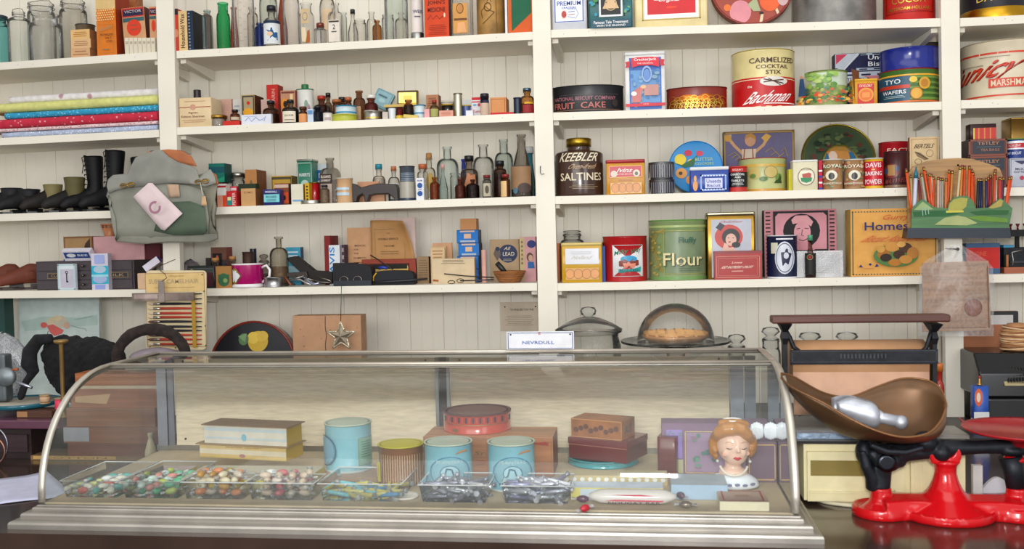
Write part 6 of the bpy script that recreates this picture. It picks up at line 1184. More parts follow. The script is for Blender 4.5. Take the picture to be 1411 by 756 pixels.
OR,NV,GY,MR,YL='#d85a24:s','#243458:s','#a8a498:s','#a83038:s','#c8943c:s'
spec=[(1249,232,1257,OR,'orange pencil tilted far out at the left end'),(1256.5,240,1259,'#b8a070:s','worn brass coloured pencil'),(1268,244,1274,'#8c3848:s','dark red pencil'),(1270,238,1279,GY,'grey pencil leaning right'),(1274,229,1285,OR,'bright orange pencil leaning right'),
 (1278,235,1284,MR,'brown red pencil'),(1281.5,238,1286,OR,'short orange pencil'),(1285,239,1284.5,'#d8c8b8:s','white pencil'),(1289,242,1289,OR,'orange pencil'),(1293.5,243,1293,'#c8a898:s','pale pink pencil'),(1297.5,244,1297,GY,'grey pencil'),(1301,244,1301,'#b8b4a8:s','light grey pencil'),(1304.5,245,1303.5,'#c87848:s','tan pencil'),(1309.5,233,1306.5,OR,'tall orange pencil'),(1315,233.5,1311.5,'#c88c4c:s','tall tan pencil'),
 (1324,228,1318,'#c8b890:s','cream pencil leaning left'),(1327.5,226.5,1324,'#d8843c:s','light orange pencil, among the tallest'),(1332,227,1330.5,OR,'bright orange pencil, among the tallest'),(1336.5,227.5,1335,OR,'orange red pencil, among the tallest'),(1341,232,1341,OR,'orange pencil right of the tallest'),(1344,236,1344.5,'#c84c20:s','dark orange pencil'),(1349,245,1347,'#2c2c38:s','near black pencil'),(1352.5,245,1351,NV,'navy pencil'),(1356,245,1355.5,NV,'dark blue pencil'),(1359.5,245,1360,NV,'deep blue pencil'),(1364,243,1362,MR,'crimson pencil'),(1368,240,1367,MR,'dark crimson pencil'),
 (1371.5,236,1370,'#c04828:s','rusty pencil'),(1375,232,1373,MR,'tall maroon pencil'),(1373.5,243,1374.5,'#d8d0c4:s','short white pencil'),(1378.5,243,1378,'#b84438:s','brick red pencil'),(1382,244,1381,'#8c3c5c:s','plum pencil'),(1386,243,1383,'#4c3038:s','dark brown pencil'),(1392,243,1385,OR,'orange pencil leaning out right'),(1396,242,1387,'#d8501c:s','orange pencil at the right end')]
spec.sort()
spec[0]=(*spec[0][:4],'orange pencil tilted far out')
ordn=lambda n:'%d%s'%(n,{1:'st',2:'nd',3:'rd'}.get(n%10 if n not in(11,12,13)else 0,'th'))
for i,(tx,ty,bx_,col,lb)in enumerate(spec):
    ya=[.004,.011,.018][i%3]
    t=Vector(pp_(tx,ty,ya));b=Vector(pp_(bx_+(bx_-tx)*.25,311,ya));d=(b-t).normalized();L_=(b-t).length
    root=empty('pencil',Vector((bx,YP,bz))+b,lb+', %s from the left in the painted rack'%ordn(i+1 if i<2 else i+2),'pencil','pencils in the painted rack')
    t2=t-b
    q=MB();q.tube([(0,0,0),tuple(t2*.93)],.0036,col,6);q.build('barrel',root)
    q=MB();q.tube([tuple(t2*.93),tuple(t2*.975)],.0038,'#a88c48:m',6);q.build('ferrule',root)
    q=MB();q.tube([tuple(t2*.975),tuple(t2)],.0035,'#8c4c48:s',6);q.build('eraser',root)
t=Vector(pp_(1263,229,.004));b=Vector(pp_(1259.5,310,.004));t2=t-b
root=empty('giant_pencil',Vector((bx,YP,bz))+b,'thick white and blue pen with a teal tip at the left of the painted rack','pen')
q=MB();q.tube([(0,0,0),tuple(t2*.8)],.0055,'#c4c8dc:s',8);q.build('barrel',root)
q=MB();q.tube([tuple(t2*.8),tuple(t2*.88),tuple(t2)],[.0062,.0055,.001],'#2c7488:s',8);q.build('tip',root)
q=MB();xx,zz=P(1318,228,2.99);q.tube([(xx,2.976,zz),(xx,2.9935,zz)],.003,'#5a5650:b',8)
tag(q.build('nail'),'nail head behind the pencils, fixing the painted rack to the right post','nail')
# ---- bagged card on the right post
YQ=2.90
bx,bz=P(1318,462,YQ)
pb=empty('bagged_placard',(bx,YQ,bz),'brown card with a round seal in a clear plastic bag on the right post','card')
def qp(px,py,dy=0):x,z=P(px,py,YQ);return(x-bx,dy,z-bz)
q=MB();q.prism([(qp(x,y)[0],qp(x,y)[2])for x,y in[(1271,457),(1271,362),(1362,359),(1366,455)]],0,.003,'#b08c6c:w');q.build('card',pb)
q=MB();A_=qp(1271,457);Bq=qp(1366,360);sf=Flat((A_[0],0,A_[2]),(Bq[0]-A_[0],0,0),(0,0,Bq[2]-A_[2]),(0,-1,0))
decals(q,sf,D(1271,1366,360,457,[('e',1341,423.5,12.5,12.5,'#94583c:p'),('o',1341,423.5,12.5,12.5,.12,'#7c4830:p'),('r',1298,432,1307,440,'#5c3020:p'),*lines(.05,.9,.72,.95,7,'#967050:p',.25),*lines(.06,.5,.3,.6,6,'#a07c5c:p',.25),('l',[(1360,366),(1362,452)],.9,'#6c4830:p'),('l',[(1276,452),(1358,451)],.7,'#7c5840:p')]));q.build('printed_seal',pb)
q=MB();rd=random.Random(9);n=12;g=[]
for s_,y_ in((0,-.006),(1,.009)):
    b=len(q.v)
    for j in range(n+1):
        for i in range(n+1):
            u,v=i/n,j/n
            wv=1 if v<.78 else 1-(v-.78)/.22*.86
            px=1318+(u-.5)*102*wv*(1+.02*math.sin(j*2+s_));py=463-(463-337)*v
            x,y,z=qp(px,py);q.v.append((x,y_*(1-abs(2*u-1)**3)*(1 if v<.85 else.6)+rd.uniform(-.0018,.0018),z))
    for j in range(n):
        for i in range(n):q.face((b+j*(n+1)+i,b+j*(n+1)+i+1,b+(j+1)*(n+1)+i+1,b+(j+1)*(n+1)+i),'#fafafa:film',True)
q.build('plastic_bag',pb)
q=MB();xx,zz=P(1318,343,YQ);q.tube([(xx,YQ-.012,zz),(xx,2.9935,zz)],.002,'#4a4640:b',8);q.tube([(xx,YQ-.013,zz),(xx,YQ-.011,zz)],.0045,'#4a4640:b',10)
tag(q.build('nail'),'long nail holding up the plastic bag with the brown card','nail')
# ================= curved glass counter case =================
CF,CT,CB=1.85,2.12,2.35  # front glass foot, start of the flat top, back
XLc=PX(57,703,CF);XRc=PX(1098,712,CF)
ZT=1.5-.272
case=empty('display_case',((XLc+XRc)/2,CF,ZC),'long countertop glass display case with a curved front and aluminium frame','case')
cx=(XLc+XRc)/2;w2=(XRc-XLc)/2;hT=ZT-ZC;hF=ZK-ZC
def prof(off=0,n=14):
    """side profile from back top to front foot, local (y, z)"""
    pts=[(CB-CF,hT),(CT-CF,hT)]
    for k in range(1,n+1):
        a=math.pi/2*k/n
        pts.append((CT-CF-(CT-CF)*math.sin(a)**.95,hF+(hT-hF)*math.cos(a)**.95 if k<n else hF))
    return pts
pf=prof()
q=MB();rings=[[(-w2+.004+(2*w2-.008)*i/12,y,z-.004)for(y,z)in pf[1:]]for i in range(13)]
q.loft(rings,'#f4f8f6:cg',False,False,True,False);q.build('curved_glass',case)
q=MB();q.v=[(-w2+.004,CT-CF,hT-.001),(w2-.004,CT-CF,hT-.001),(w2-.004,CB-CF-.004,hT-.001),(-w2+.004,CB-CF-.004,hT-.001)];q.face((0,1,2,3),'#f4f8f6:cg');q.build('top_glass',case)
for s in(-1,1):
    q=MB();pts=[(y,z-.004)for y,z in pf]+[(CB-CF,hF)]
    xx=s*(w2-.003)
    b=len(q.v);q.v+=[(xx,y,z)for y,z in pts];q.face(range(b,b+len(pts)),'#f0f4f2:cg');q.build('end_glass',case)
    # metal band following the profile
    q=MB();rings=[]
    PF=pf
    for i,(y,z)in enumerate(PF):
        a,b_=PF[max(0,i-1)],PF[min(len(PF)-1,i+1)];t=Vector((0,b_[0]-a[0],b_[1]-a[1])).normalized();nn=Vector((0,-t.z,t.y))
        if nn.z<0 and i<3:nn=-nn
        nn=Vector((0,t.z,-t.y))if Vector((0,t.z,-t.y)).dot(Vector((0,-1,.6)))>0 else Vector((0,-t.z,t.y))
        c=Vector((s*w2,y,z));ins=c-nn*.014
        rings.append([tuple(c+Vector((-s*.011,0,0))+nn*.0015),tuple(c+Vector((0,0,0))+nn*.004),tuple(c+Vector((s*.006,0,0))+nn*.001),tuple(ins+Vector((s*.006,0,0))),tuple(ins+Vector((-s*.001,0,0))),tuple(c+Vector((-s*.003,0,0))-nn*.003)])
    if s<0:rings=[r[::-1]for r in rings]
    q.loft(rings,'#cfc9bc:al');q.build('end_frame',case)
for y,z,hh,nm in((CT-CF,hT,.007,'front_top_bar'),(CB-CF,hT,.010,'rear_top_bar')):
    q=MB();q.tube([(-w2,y,z),(w2,y,z)],.0042,'#c0b6a8:al',10)
    q.box(-w2,w2,y-.004,y+.004,z-.008,z-.003,'#a8a49a:al');q.build(nm,case)
# moulded base in three steps
q=MB()
def step(ex,ey,z0,z1,r=.004):
    x0,x1,y0,y1=-w2-ex,w2+ex,-ey,CB-CF+.012
    rings=[]
    for k in range(5):
        a=math.pi/2*k/4;ins=r*(1-math.sin(a))
    for z,ins in((z0,0),(z1-r,0),(z1-r*.3,r*.3),(z1,r)):
        rings.append([(x0+ins,y0+ins,z),(x1-ins,y0+ins,z),(x1-ins,y1,z),(x0+ins,y1,z)])
    q.loft(rings,'#a5a098:al',smooth=False)
step(.040,.052,.0,.015,.006);step(.024,.034,.0145,.0275,.005);step(.010,.016,.027,.0345,.003);step(.006,.006,.034,hF-.004,.002);q.build('moulded_base',case)
q=MB();q.box(-w2+.006,w2-.006,.004,CB-CF-.004,hF-.006,hF-.0005,'#b8a488:paper');q.build('floor_panel',case)
q=MB();q.box(-w2-.004,w2+.004,CB-CF-.004,CB-CF+.010,hF-.002,hF+.014,'#a8a49c:m');q.build('rear_sill',case)
# sliding back doors lined with cream paper, aluminium stiles
def cx_(px,Y=CB):return PX(px,580,Y)-cx
yb=CB-CF
for a,b in((245,602),(623,1005)):
    xa,xb=cx_(a),cx_(b)
    q=MB();q.box(xa,xb,yb-.008,yb-.004,hF+.014,hT-.014,'#e0cfb4:paper')
    d_=q.build('sliding_door',case)
    for px_ in(0.035,.965):
        q=MB();xx=xa+(xb-xa)*px_;q.lathe([(.003,0),(.0025,.002),(.001,.003)],'#3c342c:b',8)
        k=q.build('pin',d_);k.rotation_euler=(R(90),0,0);k.location=(xx,yb-.008,hT-.020)
        k2=k.copy();COL.objects.link(k2);k2.location=(xx,yb-.008,hF+.030)
for a,b,c,y1 in((222,235,'#b4b4bc:m',.010),(236,243.5,'#9a9aa4:m',.006),(603,607.5,'#a8a8ac:m',.010),(608,618,'#3c2a24:w',.004),(618.5,622.5,'#a8a8ac:m',.010),(1006,1024,'#b0b8c0:m',.010),(1026,1041,'#9ca4ac:m',.006)):
    q=MB();q.box(cx_(a),cx_(b),yb-.008-y1,yb-.0082 if y1>.005 else yb-.005,hF+.014,hT-.013,c);q.build('stile',case)
M('#e0cfb4:paper').node_tree.nodes['Mapping'].inputs['Scale'].default_value=(1.2,1,7)
M('#e0cfb4:paper').node_tree.nodes['Bump'].inputs['Strength'].default_value=.5
# ================= in the case =================
def K(py,px=700):return YZ(px,py,ZK)
Yt=1.885
def tray(px0,px1,label,depth=.18,h=.034,clear='#e4e6e6:cg',mid=None,y0=None):
    Y=y0 or Yt;xa,xb=PX(px0,695,Y),PX(px1,695,Y);root=empty('candy_tray',((xa+xb)/2,Y,ZK+.0005),label,'tray','clear candy trays')
    W=xb-xa;e=.006;q=MB()
    o_=[(-W/2,0),(W/2,0),(W/2,depth),(-W/2,depth)]
    i_=[(-W/2+e,e),(W/2-e,e),(W/2-e,depth-e),(-W/2+e,depth-e)]
    rings=[[(x,y,0)for x,y in i_],[(x,y,h)for x,y in o_],[(x,y,h+.002)for x,y in[(-W/2-.002,-.002),(W/2+.002,-.002),(W/2+.002,depth+.002),(-W/2-.002,depth+.002)]]]
    q.loft(rings,clear,True,False,False);q.build('walls',root)
    q=MB();n=[(-W/2-.0022,-.0022),(W/2+.0022,-.0022),(W/2+.0022,depth+.0022),(-W/2-.0022,depth+.0022)]
    q.tube([(x,y,h+.002)for x,y in n],.0012,'#d0d0d0:g',6,closed=True);q.build('rim',root)
    return(xa,xb,Y,Y+depth,h)
def candy_mesh(kind,c1,c2):
    q=MB()
    if kind=='wrapped':
        q.ell((0,0,.008),(.013,.008,.007),c1,10,6)
        for s in(-1,1):q.loft([[(s*.012,.0025*math.cos(a*math.pi/3),.008+.0025*math.sin(a*math.pi/3))for a in range(6)],[(s*.021,.007*math.cos(a*math.pi/3),.008+.004*math.sin(a*math.pi/3))for a in range(6)]],c2,False,False)
    elif kind=='drop':q.ell((0,0,.0065),(.010,.009,.0065),c1,10,6)
    elif kind=='stick':q.tube([(-.024,0,.005),(-.021,0,.005),(.021,0,.005),(.024,0,.005)],[.002,.0045,.0045,.002],c1,8);q.tube([(-.032,0,.005),(-.023,0,.005)],[.006,.0015],c2,6);q.tube([(.023,0,.005),(.032,0,.005)],[.0015,.006],c2,6)
    elif kind=='kiss':
        q.lathe([(.001,.0),(.0085,.0005),(.010,.003),(.008,.008),(.003,.014),(.0008,.017),(.0004,.022)],c1,10)
    me=q.build('tmp');m=me.data;bpy.data.objects.remove(me);return m
CAN={}
def fill(area_,kind,cols,n,lb,grp,seed,layers=1,name='wrapped_candy'):
    xa,xb,ya,yb2,h=area_;rd=random.Random(seed);W,Dp=xb-xa-.03,yb2-ya-.03
    nx=max(1,int(W/.025));ny=max(1,int(Dp/.022));cells=[(i,j,l)for l in range(layers)for j in range(ny)for i in range(nx)]
    cells=cells[:n]if n<len(cells)else cells
    where=['in the front row','second row back','third row back','fourth row back','fifth row back','sixth row back','seventh row back','far back']
    for k,(i,j,l)in enumerate(cells):
        c=rd.choice(cols);key=(kind,c)
        if key not in CAN:CAN[key]=candy_mesh(kind,c[0],c[1])
        o=bpy.data.objects.new(name,CAN[key]);COL.objects.link(o)
        o.location=(xa+.016+W*(i+.5)/nx+rd.uniform(-.003,.003),ya+.014+Dp*(j+.5)/ny+rd.uniform(-.003,.003),ZK+.002+l*.012+rd.uniform(0,.002))
        o.rotation_euler=(rd.uniform(-.25,.25),rd.uniform(-.25,.25),rd.uniform(0,6.28))
        tag(o,lb,'candy',grp)
W_=lambda c,d='#e8e8e8:cel':(c,d)
a=tray(86,162,'leftmost clear candy tray with sparse red and white sweets',.17)
fill(a,'wrapped',[W_('#e0dccc:g'),W_('#cc6a60:g'),W_('#d8d890:g'),W_('#68b0a8:g'),W_('#e4e4e4:g')],20,'mixed wrapped sweet in the leftmost tray','sweets in the leftmost tray',1)
a=tray(168,246,'second clear candy tray from the left, holding green sweets')
fill(a,'wrapped',[W_('#74b898:g'),W_('#6cbc94:g'),W_('#c8d8d0:g'),W_('#d8948a:g'),W_('#b8c468:g')],34,'green or pale wrapped sweet in the second tray','sweets in the second tray',2,2)
a=tray(252,336,'third clear candy tray from the left, holding golden sweets',.075)
fill(a,'wrapped',[W_('#c89a48:g'),W_('#d88c58:g'),W_('#e0d4b8:g'),W_('#c8b8a8:g'),W_('#b8a030:g')],36,'gold or orange wrapped sweet in the third tray','sweets in the third tray',3,4)
a=tray(342,432,'fourth clear candy tray, full of clear wrapped pale sweets',.075)
fill(a,'wrapped',[W_('#d8ccc0:g','#f4f4f4:cel'),W_('#d0bca8:g'),W_('#cc7078:g'),W_('#dcdcd8:g'),W_('#c8c0b8:g')],40,'pale cellophane wrapped sweet in the fourth tray','sweets in the fourth tray',4,4)
a=tray(440,552,'fifth clear candy tray with blue and yellow taffies',.14)
fill(a,'stick',[W_('#5c9cc4:g','#d0e0e8:cel'),W_('#c8bc58:g','#e8e4c8:cel'),W_('#7cbcc4:g'),W_('#d0c478:g')],20,'blue or yellow wrapped taffy in the fifth tray','taffies in the fifth tray',5,1,'wrapped_taffy')
a=tray(578,672,'clear tray heaped with silver wrapped sticks, in front of the left blue tin pair',.10)
fill(a,'stick',[W_('#dcdce2:foil','#ececf0:foil'),W_('#8c8c98:foil','#c8c8d0:foil'),W_('#8c8c9c:foil','#a8a8b0:foil')],34,'silver foil wrapped stick in the left silver tray','foil sticks in the left silver tray',6,4,'foil_candy')
a=tray(692,786,'clear tray heaped with silver wrapped sticks, in front of the wooden box corner',.10)
fill(a,'stick',[W_('#dcdce4:foil','#e0e0e8:foil'),W_('#b8b8c8:foil','#c8c8d0:foil'),W_('#8c8cac:foil','#a8a8b0:foil'),W_('#dcdce4:g','#e8e8f0:cel')],36,'silver foil wrapped stick in the right silver tray','foil sticks in the right silver tray',7,4,'foil_candy')
# boxes and tins behind
def KB(name,x0,x1,top,pyb,d,col,label,**k):
    return B(name,'K',x0,x1,top,YZ((x0+x1)/2,pyb,ZK),d,col,label,**k)
def KT(name,x0,x1,top,pyb,col,label,**k):
    Yf=YZ((x0+x1)/2,pyb,ZK);return T(name,'K',x0,x1,top,Yf,col,label,**k)
KB('yellow_box',196,260,647.5,657,.045,'#c0a828:s','flat bright yellow box with a white and pink top, far left in the case',topc='#d0b8b4:p',cat='box',dec=[('t','CHICLE',.5,.55,.5,.3,'#8c7c20:p'),('r',0,.86,1,1,'#d8d090:p')])
bb=KB('cream_box',247,420,661,679,.13,'#d4c8a0:p','wide flat cream box under the pair of stationery boxes',topc='#c0b8a4:p',side='#b8a03c:p',cat='box',dec=[('r',0,.88,1,1,'#d8cc70:p'),*lines(.1,.5,.2,.5,1,'#b8ac84:p')])
zb_=TOPS[bb.name]
Yb=2.13
b1=B('stationery_box','K',269.5,400,614,Yb,.075,'#d8bc84:p','lower of two stacked stationery boxes, yellow and cream with a tiny crest',side='#c0a048:p',on=zb_+.0005,cat='box',rot=-10,dec=[('r',0,.3,1,.68,'#dccfb8:p'),('t','MARTHA CALVERT',.52,.86,.42,.1,'#a88450:p'),('e',.5,.24,.035,.14,'#b88c84:p'),('r',0,.04,1,.1,'#c8b070:p')])
W=0
q=MB();me=[c for c in b1.children if c.name.startswith('body')][0];hw=max(v.co.x for v in me.data.vertices);hz=max(v.co.z for v in me.data.vertices)
q.box(-hw-.008,hw+.006,-.006,.081,hz-.0002,hz+.002,'#a08460:p');q.build('lid',b1)
b2=B('stationery_box','K',276,400,587,Yb+.004,.068,'#d8d0c4:p','upper of two stacked stationery boxes, white with blue grey bands',side='#b89c44:p',on=TOPS[b1.name]+.0022,cat='box',rot=-10,dec=[('r',0,.7,1,.86,'#c4ccd0:p'),('r',0,.26,1,.36,'#c4ccd0:p'),('e',.49,.38,.03,.2,'#8cb8c8:p')])
q=MB();me=[c for c in b2.children if c.name.startswith('body')][0];hw=max(v.co.x for v in me.data.vertices);hz=max(v.co.z for v in me.data.vertices)
q.box(-hw-.004,hw+.006,-.006,.074,hz-.0002,hz+.002,'#8c7460:p');q.build('lid',b2)
slab=KB('tan_box',434,572,657,664,.11,'#b09070:p','low tan box carrying the left pale blue nut tin',topc='#b8987c:p',cat='box')
def nut(x0,x1,top,yf,lb,on,left):
    h_=[('o',.25 if left else.52,.42,.36 if not left else.24,.30,.09,'#5a7a94:s'),('o',.25 if left else.52,.42,.22 if not left else.16,.19,.12,'#5a7a94:s')]
    d=[('r',.0,.02,1,.05,'#d4dcdc:s')]
    if left:d+=[('b',.70,.14,.985,.72,.012,.01,'#9c8c64:s'),('r',.71,.16,.98,.70,'#8cb0a0:s'),*lines(.75,.95,.3,.66,7,'#6c8478:s',.3),('e',.02,.46,.2,.28,'#88aabc:s'),('o',.02,.46,.24,.32,.08,'#4c6c84:s')]
    else:d+=[('e',.52,.42,.35,.29,'#86b0bc:s'),('o',.52,.42,.40,.34,.06,'#5c88a4:s'),('e',.52,.40,.2,.17,'#a4c8d0:s'),('o',.52,.40,.2,.17,.1,'#4c7088:s'),('t','PLANTERS',.52,.64,.52,.07,'#b0c4c4:s',0,0),('t','PEANUTS',.5,.17,.5,.06,'#4c7890:s'),('p',[(.62,.80),(.88,.84),(.86,.88),(.7,.86)],'#c08c5c:s'),('l',[(.42,.34),(.46,.5),(.56,.48),(.6,.34)],.003,'#44687c:s')]
    return T('nut_tin','K',x0,x1,top,yf,'#8fc0cc:s',lb,lid=('#c0c8b8:s',.008),cat='tin',grp='pale blue nut tins',dec=d,on=on,bot=('#c8d0cc:s',.003))
nut(449,511,584,YZ(480,660,TOPS[slab.name])if False else K(657,480)-.02,'pale blue nut tin standing apart at the left',TOPS[slab.name]+.0005,True)
nut(585.5,650.5,611,K(676,618)-.01,'pale blue nut tin in front of the wooden box, left one',None,False)
nut(672.5,737,611,K(677,705)-.01,'pale blue nut tin in front of the wooden box, right one',None,False)
T('straw_tin','K',522.5,583,614,K(671,552),'#8a5c34:s','brown and cream striped round tin with a yellow banded lid',lid=('#c8bc38:s',.010),topc=None,cat='tin',dec=[('r',.02+.05*i,.02,.028+.05*i,.80,'#dcc8a8:s')for i in range(20)]+[('r',.02,.1,.09,.6,'#c8b840:s')])
wb=B('cigar_box','K',583.5,762,602,K(671,672)+.095,.12,'#b07850:w','large wooden box with faded red stencilling behind the nut tins',side='#8c5034:w',topc='#b88458:w',cat='box',dec=D(583.5,762,602,668,[('b',585,604,760,666,.5,'#8c5c3c:p'),('t','Sr.',664,629,18,6,'#7c6038:p',.1),('p',[(728,612),(752,609),(757,616),(740,614)],'#a84838:p'),('t','PREMIUM',752,611,8,4,'#a84838:p'),('ln',655,640,672,650,3,'#94503c:p')]))
T('ribbon_tin','K',612,704,569,K(671,672)+.115,'#c04428:g','red orange round tin with a dark checked lid, on top of the wooden box',lid=('#6c3028:s',.017),on=wb,cat='tin',dec=[('r',.01,.47,.99,.51,'#c8a870:m'),*[('r',.03+.05*i,.60,.055+.05*i,.88,c)for i,c in enumerate(['#20203c:s','#b84838:s']*10)if.03+.05*i<.97],('e',.2,.22,.04,.1,'#c89848:m')])
# crossed boxes on the teal tin, turned to show a corner
Yc_=K(650,830)+.02
tt=T('teal_tin','K',783,880,633,Yc_,'#2c98a0:g','low teal round tin at the bottom of the red and brown stack',lid=('#34a0a8:g',.010),cat='tin')
def turned(name,px,py_t,Y,wA,dA,h,rot,col,side,label,on,dec=(),rs=(),cat='box',lid=None):
    """box turned so that its front corner faces the room; px = corner column"""
    x=PX(px,py_t,Y)
    root=empty(name,(x,Y,on),label,cat,None,(0,0,R(rot)))
    q=MB();q.box(-wA,0,0,dA,0,h,col,side=side);o=q.build('body',root)
    if lid:q=MB();q.box(-wA-.0015,.0015,-.0015,dA+.0015,h*.72,h+.001,lid);q.build('lid',root)
    if dec:q=MB();decals(q,Flat((-wA,0,0),(wA,0,0),(0,0,h),(0,-1,0)),dec);q.build('printed_front',root)
    if rs:q=MB();decals(q,Flat((0,0,0),(0,dA,0),(0,0,h),(1,0,0)),rs);q.build('printed_side',root)
    TOPS[root.name]=on+h;return root
h1=PZ(863,612,Yc_-.02)-PZ(863,641,Yc_-.02)
rb=turned('lacquer_box',864,640,Yc_-.010,.145,.110,h1,-24,'#70241f:g','#6c2620:g','dark red lacquer box turned to a corner, under the brown patterned box',TOPS[tt.name]+.001,[('r',0,.66,1,.7,'#a86858:s')],lid='#74241f:g')
h2=PZ(857,582,Yc_)-PZ(857,608,Yc_)
turned('patterned_box',857,608,Yc_+.004,.125,.075,h2,-22,'#a8642c:rust','#a4602c:rust','brown box with a mottled floral print, top of the red and teal stack',TOPS[rb.name]+.0015,[('b',0,0,1,1,.01,.05,'#c8905c:s'),*[('e',.1+.1*i,.5+.1*((i*7)%3-1),.05,.14,'#6c3c1c:s')for i in range(9)]],[('t','A.S.',.5,.5,.6,.45,'#4c2818:s')])
q=B('red_album','K',905,932,602,K(655,910)+.0,.05,'#6c2a28:g','dark red case standing upright behind the red and teal stack',side='#7c2c2a:g',cat='case',rc=.006,rot=-12)
# lavender picture boxes
lv=B('lavender_box','K',912,1060,583,K(660,1000)+.045,.060,'#8c6f88:p','wide lavender box with gold framed floral panels behind the lady vase',topc='#8c7488:p',cat='box',dec=D(912,1060,583,654,[('r',918,592,940,632,'#9c86c4:p'),('r',914,634,941,653,'#b8b490:p'),('b',944,594,1045,653,1.2,'#d8c090:p'),('r',946,596,1043,651,'#a890a8:p'),*spots(956,985,600,645,16,['#6a8c84:p','#7c9c8c:p','#9c7c94:p'],2,5,21),*spots(920,938,594,600,6,['#6a9c6c:p'],1,2,23)]))
pk=KB('purple_box',1030,1070,609,664,.026,'#7c6474:p','small purple box behind the lady vase, carrying two white shell salt shakers',cat='box',dec=[('b',.04,.05,.96,.95,.03,.03,'#c8a878:p')])
for i,px in enumerate((1043,1062)):
    Y=YZ(1058,664,ZK)+.015;x,z=P(px,608,Y)
    q=MB();zc=.021
    for k in range(5):q.ell(((k-2)*.005,-.001*abs(k-2),zc),(.0045,.006,.020-.0015*abs(k-2)**1.5),'#e8ecf4:e',10,8)
    root=remesh(q,'shell_shaker',.0016,None,(x,Y,TOPS[pk.name]),sm=1)
    tag(root,['left','right'][i]+' one of two white ribbed china shells behind the lady vase','shaker','white china shells')
# small things at the front right
KB('flat_candy_box',772,920,655,668,.05,'#c8b890:p','long flat buff box with a row of pale wrapped sweets along it',topc='#b8ac8c:p',cat='box',dec=[('e',.06+.075*i,.6,.022,.22,'#e4e4e0:p')for i in range(13)])
KB('pale_yellow_box',787,914,672,689,.05,'#d4c878:p','pale yellow box with a blue white wrapper lying over it',topc='#c8d0dc:p',cat='box',dec=[('r',.1,.0,1,.9,'#c4ccd4:p'),('ln',.3,.3,.9,.6,2,'#9098a8:p')][:1])
q=MB();Y=1.89;xa,xb=PX(812,695,Y),PX(932,695,Y);L_=xb-xa
def pill(L_,r,ysc,zc,col,q):
    n=14;rings=[]
    for i in range(17):
        t=i/16;rr=r*min(1,(math.sin(math.pi*t)*2.2)**.5)if 0<t<1 else r*.35
        rings.append([(L_*t,rr*1.3*ysc*math.cos(2*math.pi*k/n),zc+rr*math.sin(2*math.pi*k/n))for k in range(n)])
    q.loft(rings,col)
pill(L_,.014,1,.0145,'#e0d8d4:g',q);root=empty('candy_bar',(xa,Y+.01,ZK),'white wrapped candy bar with pink stripes at the front of the case','candy');q.build('wrapper',root)
q=MB();decals(q,Flat((0,-.0192,.004),(L_,0,0),(0,.003,.020),(0,-.97,.2)),[('p',[(.25,.86),(.5,.74),(.8,.72),(.6,.9)],'#c8284c:p'),('p',[(.18,.28),(.3,.42),(.86,.36),(.84,.24)],'#d03c5c:p'),('t','NOUGAT BAR',.52,.12,.6,.2,'#4c3038:p')]);q.build('printed_stripes',root)
for i,(px,py,c,lb)in enumerate([(803,689,'#5c2c4c:g','dark plum wrapped sweet left of the white candy bar'),(806,702,'#b02838:g','red wrapped sweet at the front, left of the white candy bar'),(938,684,'#5c4050:g','purple grey wrapped sweet behind the right end of the candy bar'),(945,697,'#8c7c70:foil','greyish foil sweet right of the white candy bar')]):
    if('wrapped',(c,))not in CAN:CAN[('wrapped',(c,))]=candy_mesh('wrapped',c,'#e0dce0:cel')
    o=bpy.data.objects.new('wrapped_candy',CAN[('wrapped',(c,))]);COL.objects.link(o);Y=YZ(px,py,ZK+.006);o.location=(PX(px,py,Y),Y,ZK+.001);o.rotation_euler=(0,0,i);tag(o,lb,'candy')
T('round_tub','K',541,577,693,1.90,'#dcd4cc:s','low round white tub between the taffy tray and the silver tray',lid=('#d8d0c8:s',.006),cat='tub')
q=MB();q.prism([(.0,0),(.022,.0),(.026,.02),(.022,.038),(.010,.046),(0,.046)],0,.05,'#8a4a3c:s');Y=2.03;o=q.build('half_round_box',None,(PX(556,680,Y),Y,ZK));tag(o,'rounded reddish brown box end beside the striped tin','box')
KB('pale_blue_box',925,1003,668,688,.09,'#a8bcd0:p','pale blue box lying left of the lady vase',topc='#a8b0b8:p',cat='box',rot=0)
cb=KB('soap_box',992,1060,691,703.5,.085,'#dcd2b8:p','shallow cream box with a red lined top in front of the lady vase',topc='#b49c90:p',cat='box')
q=MB();me=cb;hw=max(v.co.x for v in me.data.vertices);hz=max(v.co.z for v in me.data.vertices)
decals(q,Flat((-hw,0,hz),(2*hw,0,0),(0,.085,0),(0,0,1)),[('b',.08,.08,.92,.92,.03,.03,'#a8503c:p'),('t','SOAP',.5,.5,.3,.1,'#9c7c6c:p')]);q.build('printed_top',cb)
# ---------- lady head vase
YV=K(670,1010)
xv,_=P(1010,640,YV);zv=ZK+.0005
hv=PZ(1010,573,YV)-zv  # full height
s=hv
lady=empty('head_vase',(xv,YV,zv),'china head vase of a lady with auburn curls, pearls and a white collar','vase',None,(0,0,R(-4)))
q=MB()  # face and neck
TL=Matrix.Rotation(R(-9),3,'Y')
q.ell((.005*s,0,.60*s),(.235*s,.22*s,.28*s),'#e4bba6:e',20,14,TL)
q.ell((.03*s,-.045*s,.49*s),(.18*s,.165*s,.18*s),'#e4bba6:e',16,10)
q.ell((.055*s,-.10*s,.43*s),(.07*s,.07*s,.06*s),'#e4bba6:e',12,8)
q.tube([(.02*s,.02*s,.16*s),(.0*s,.02*s,.30*s),(.005*s,.01*s,.45*s)],[.135*s,.115*s,.12*s],'#e4bba6:e',18)
q.ell((0,.0,.20*s),(.21*s,.16*s,.09*s),'#e4bba6:e',16,8)
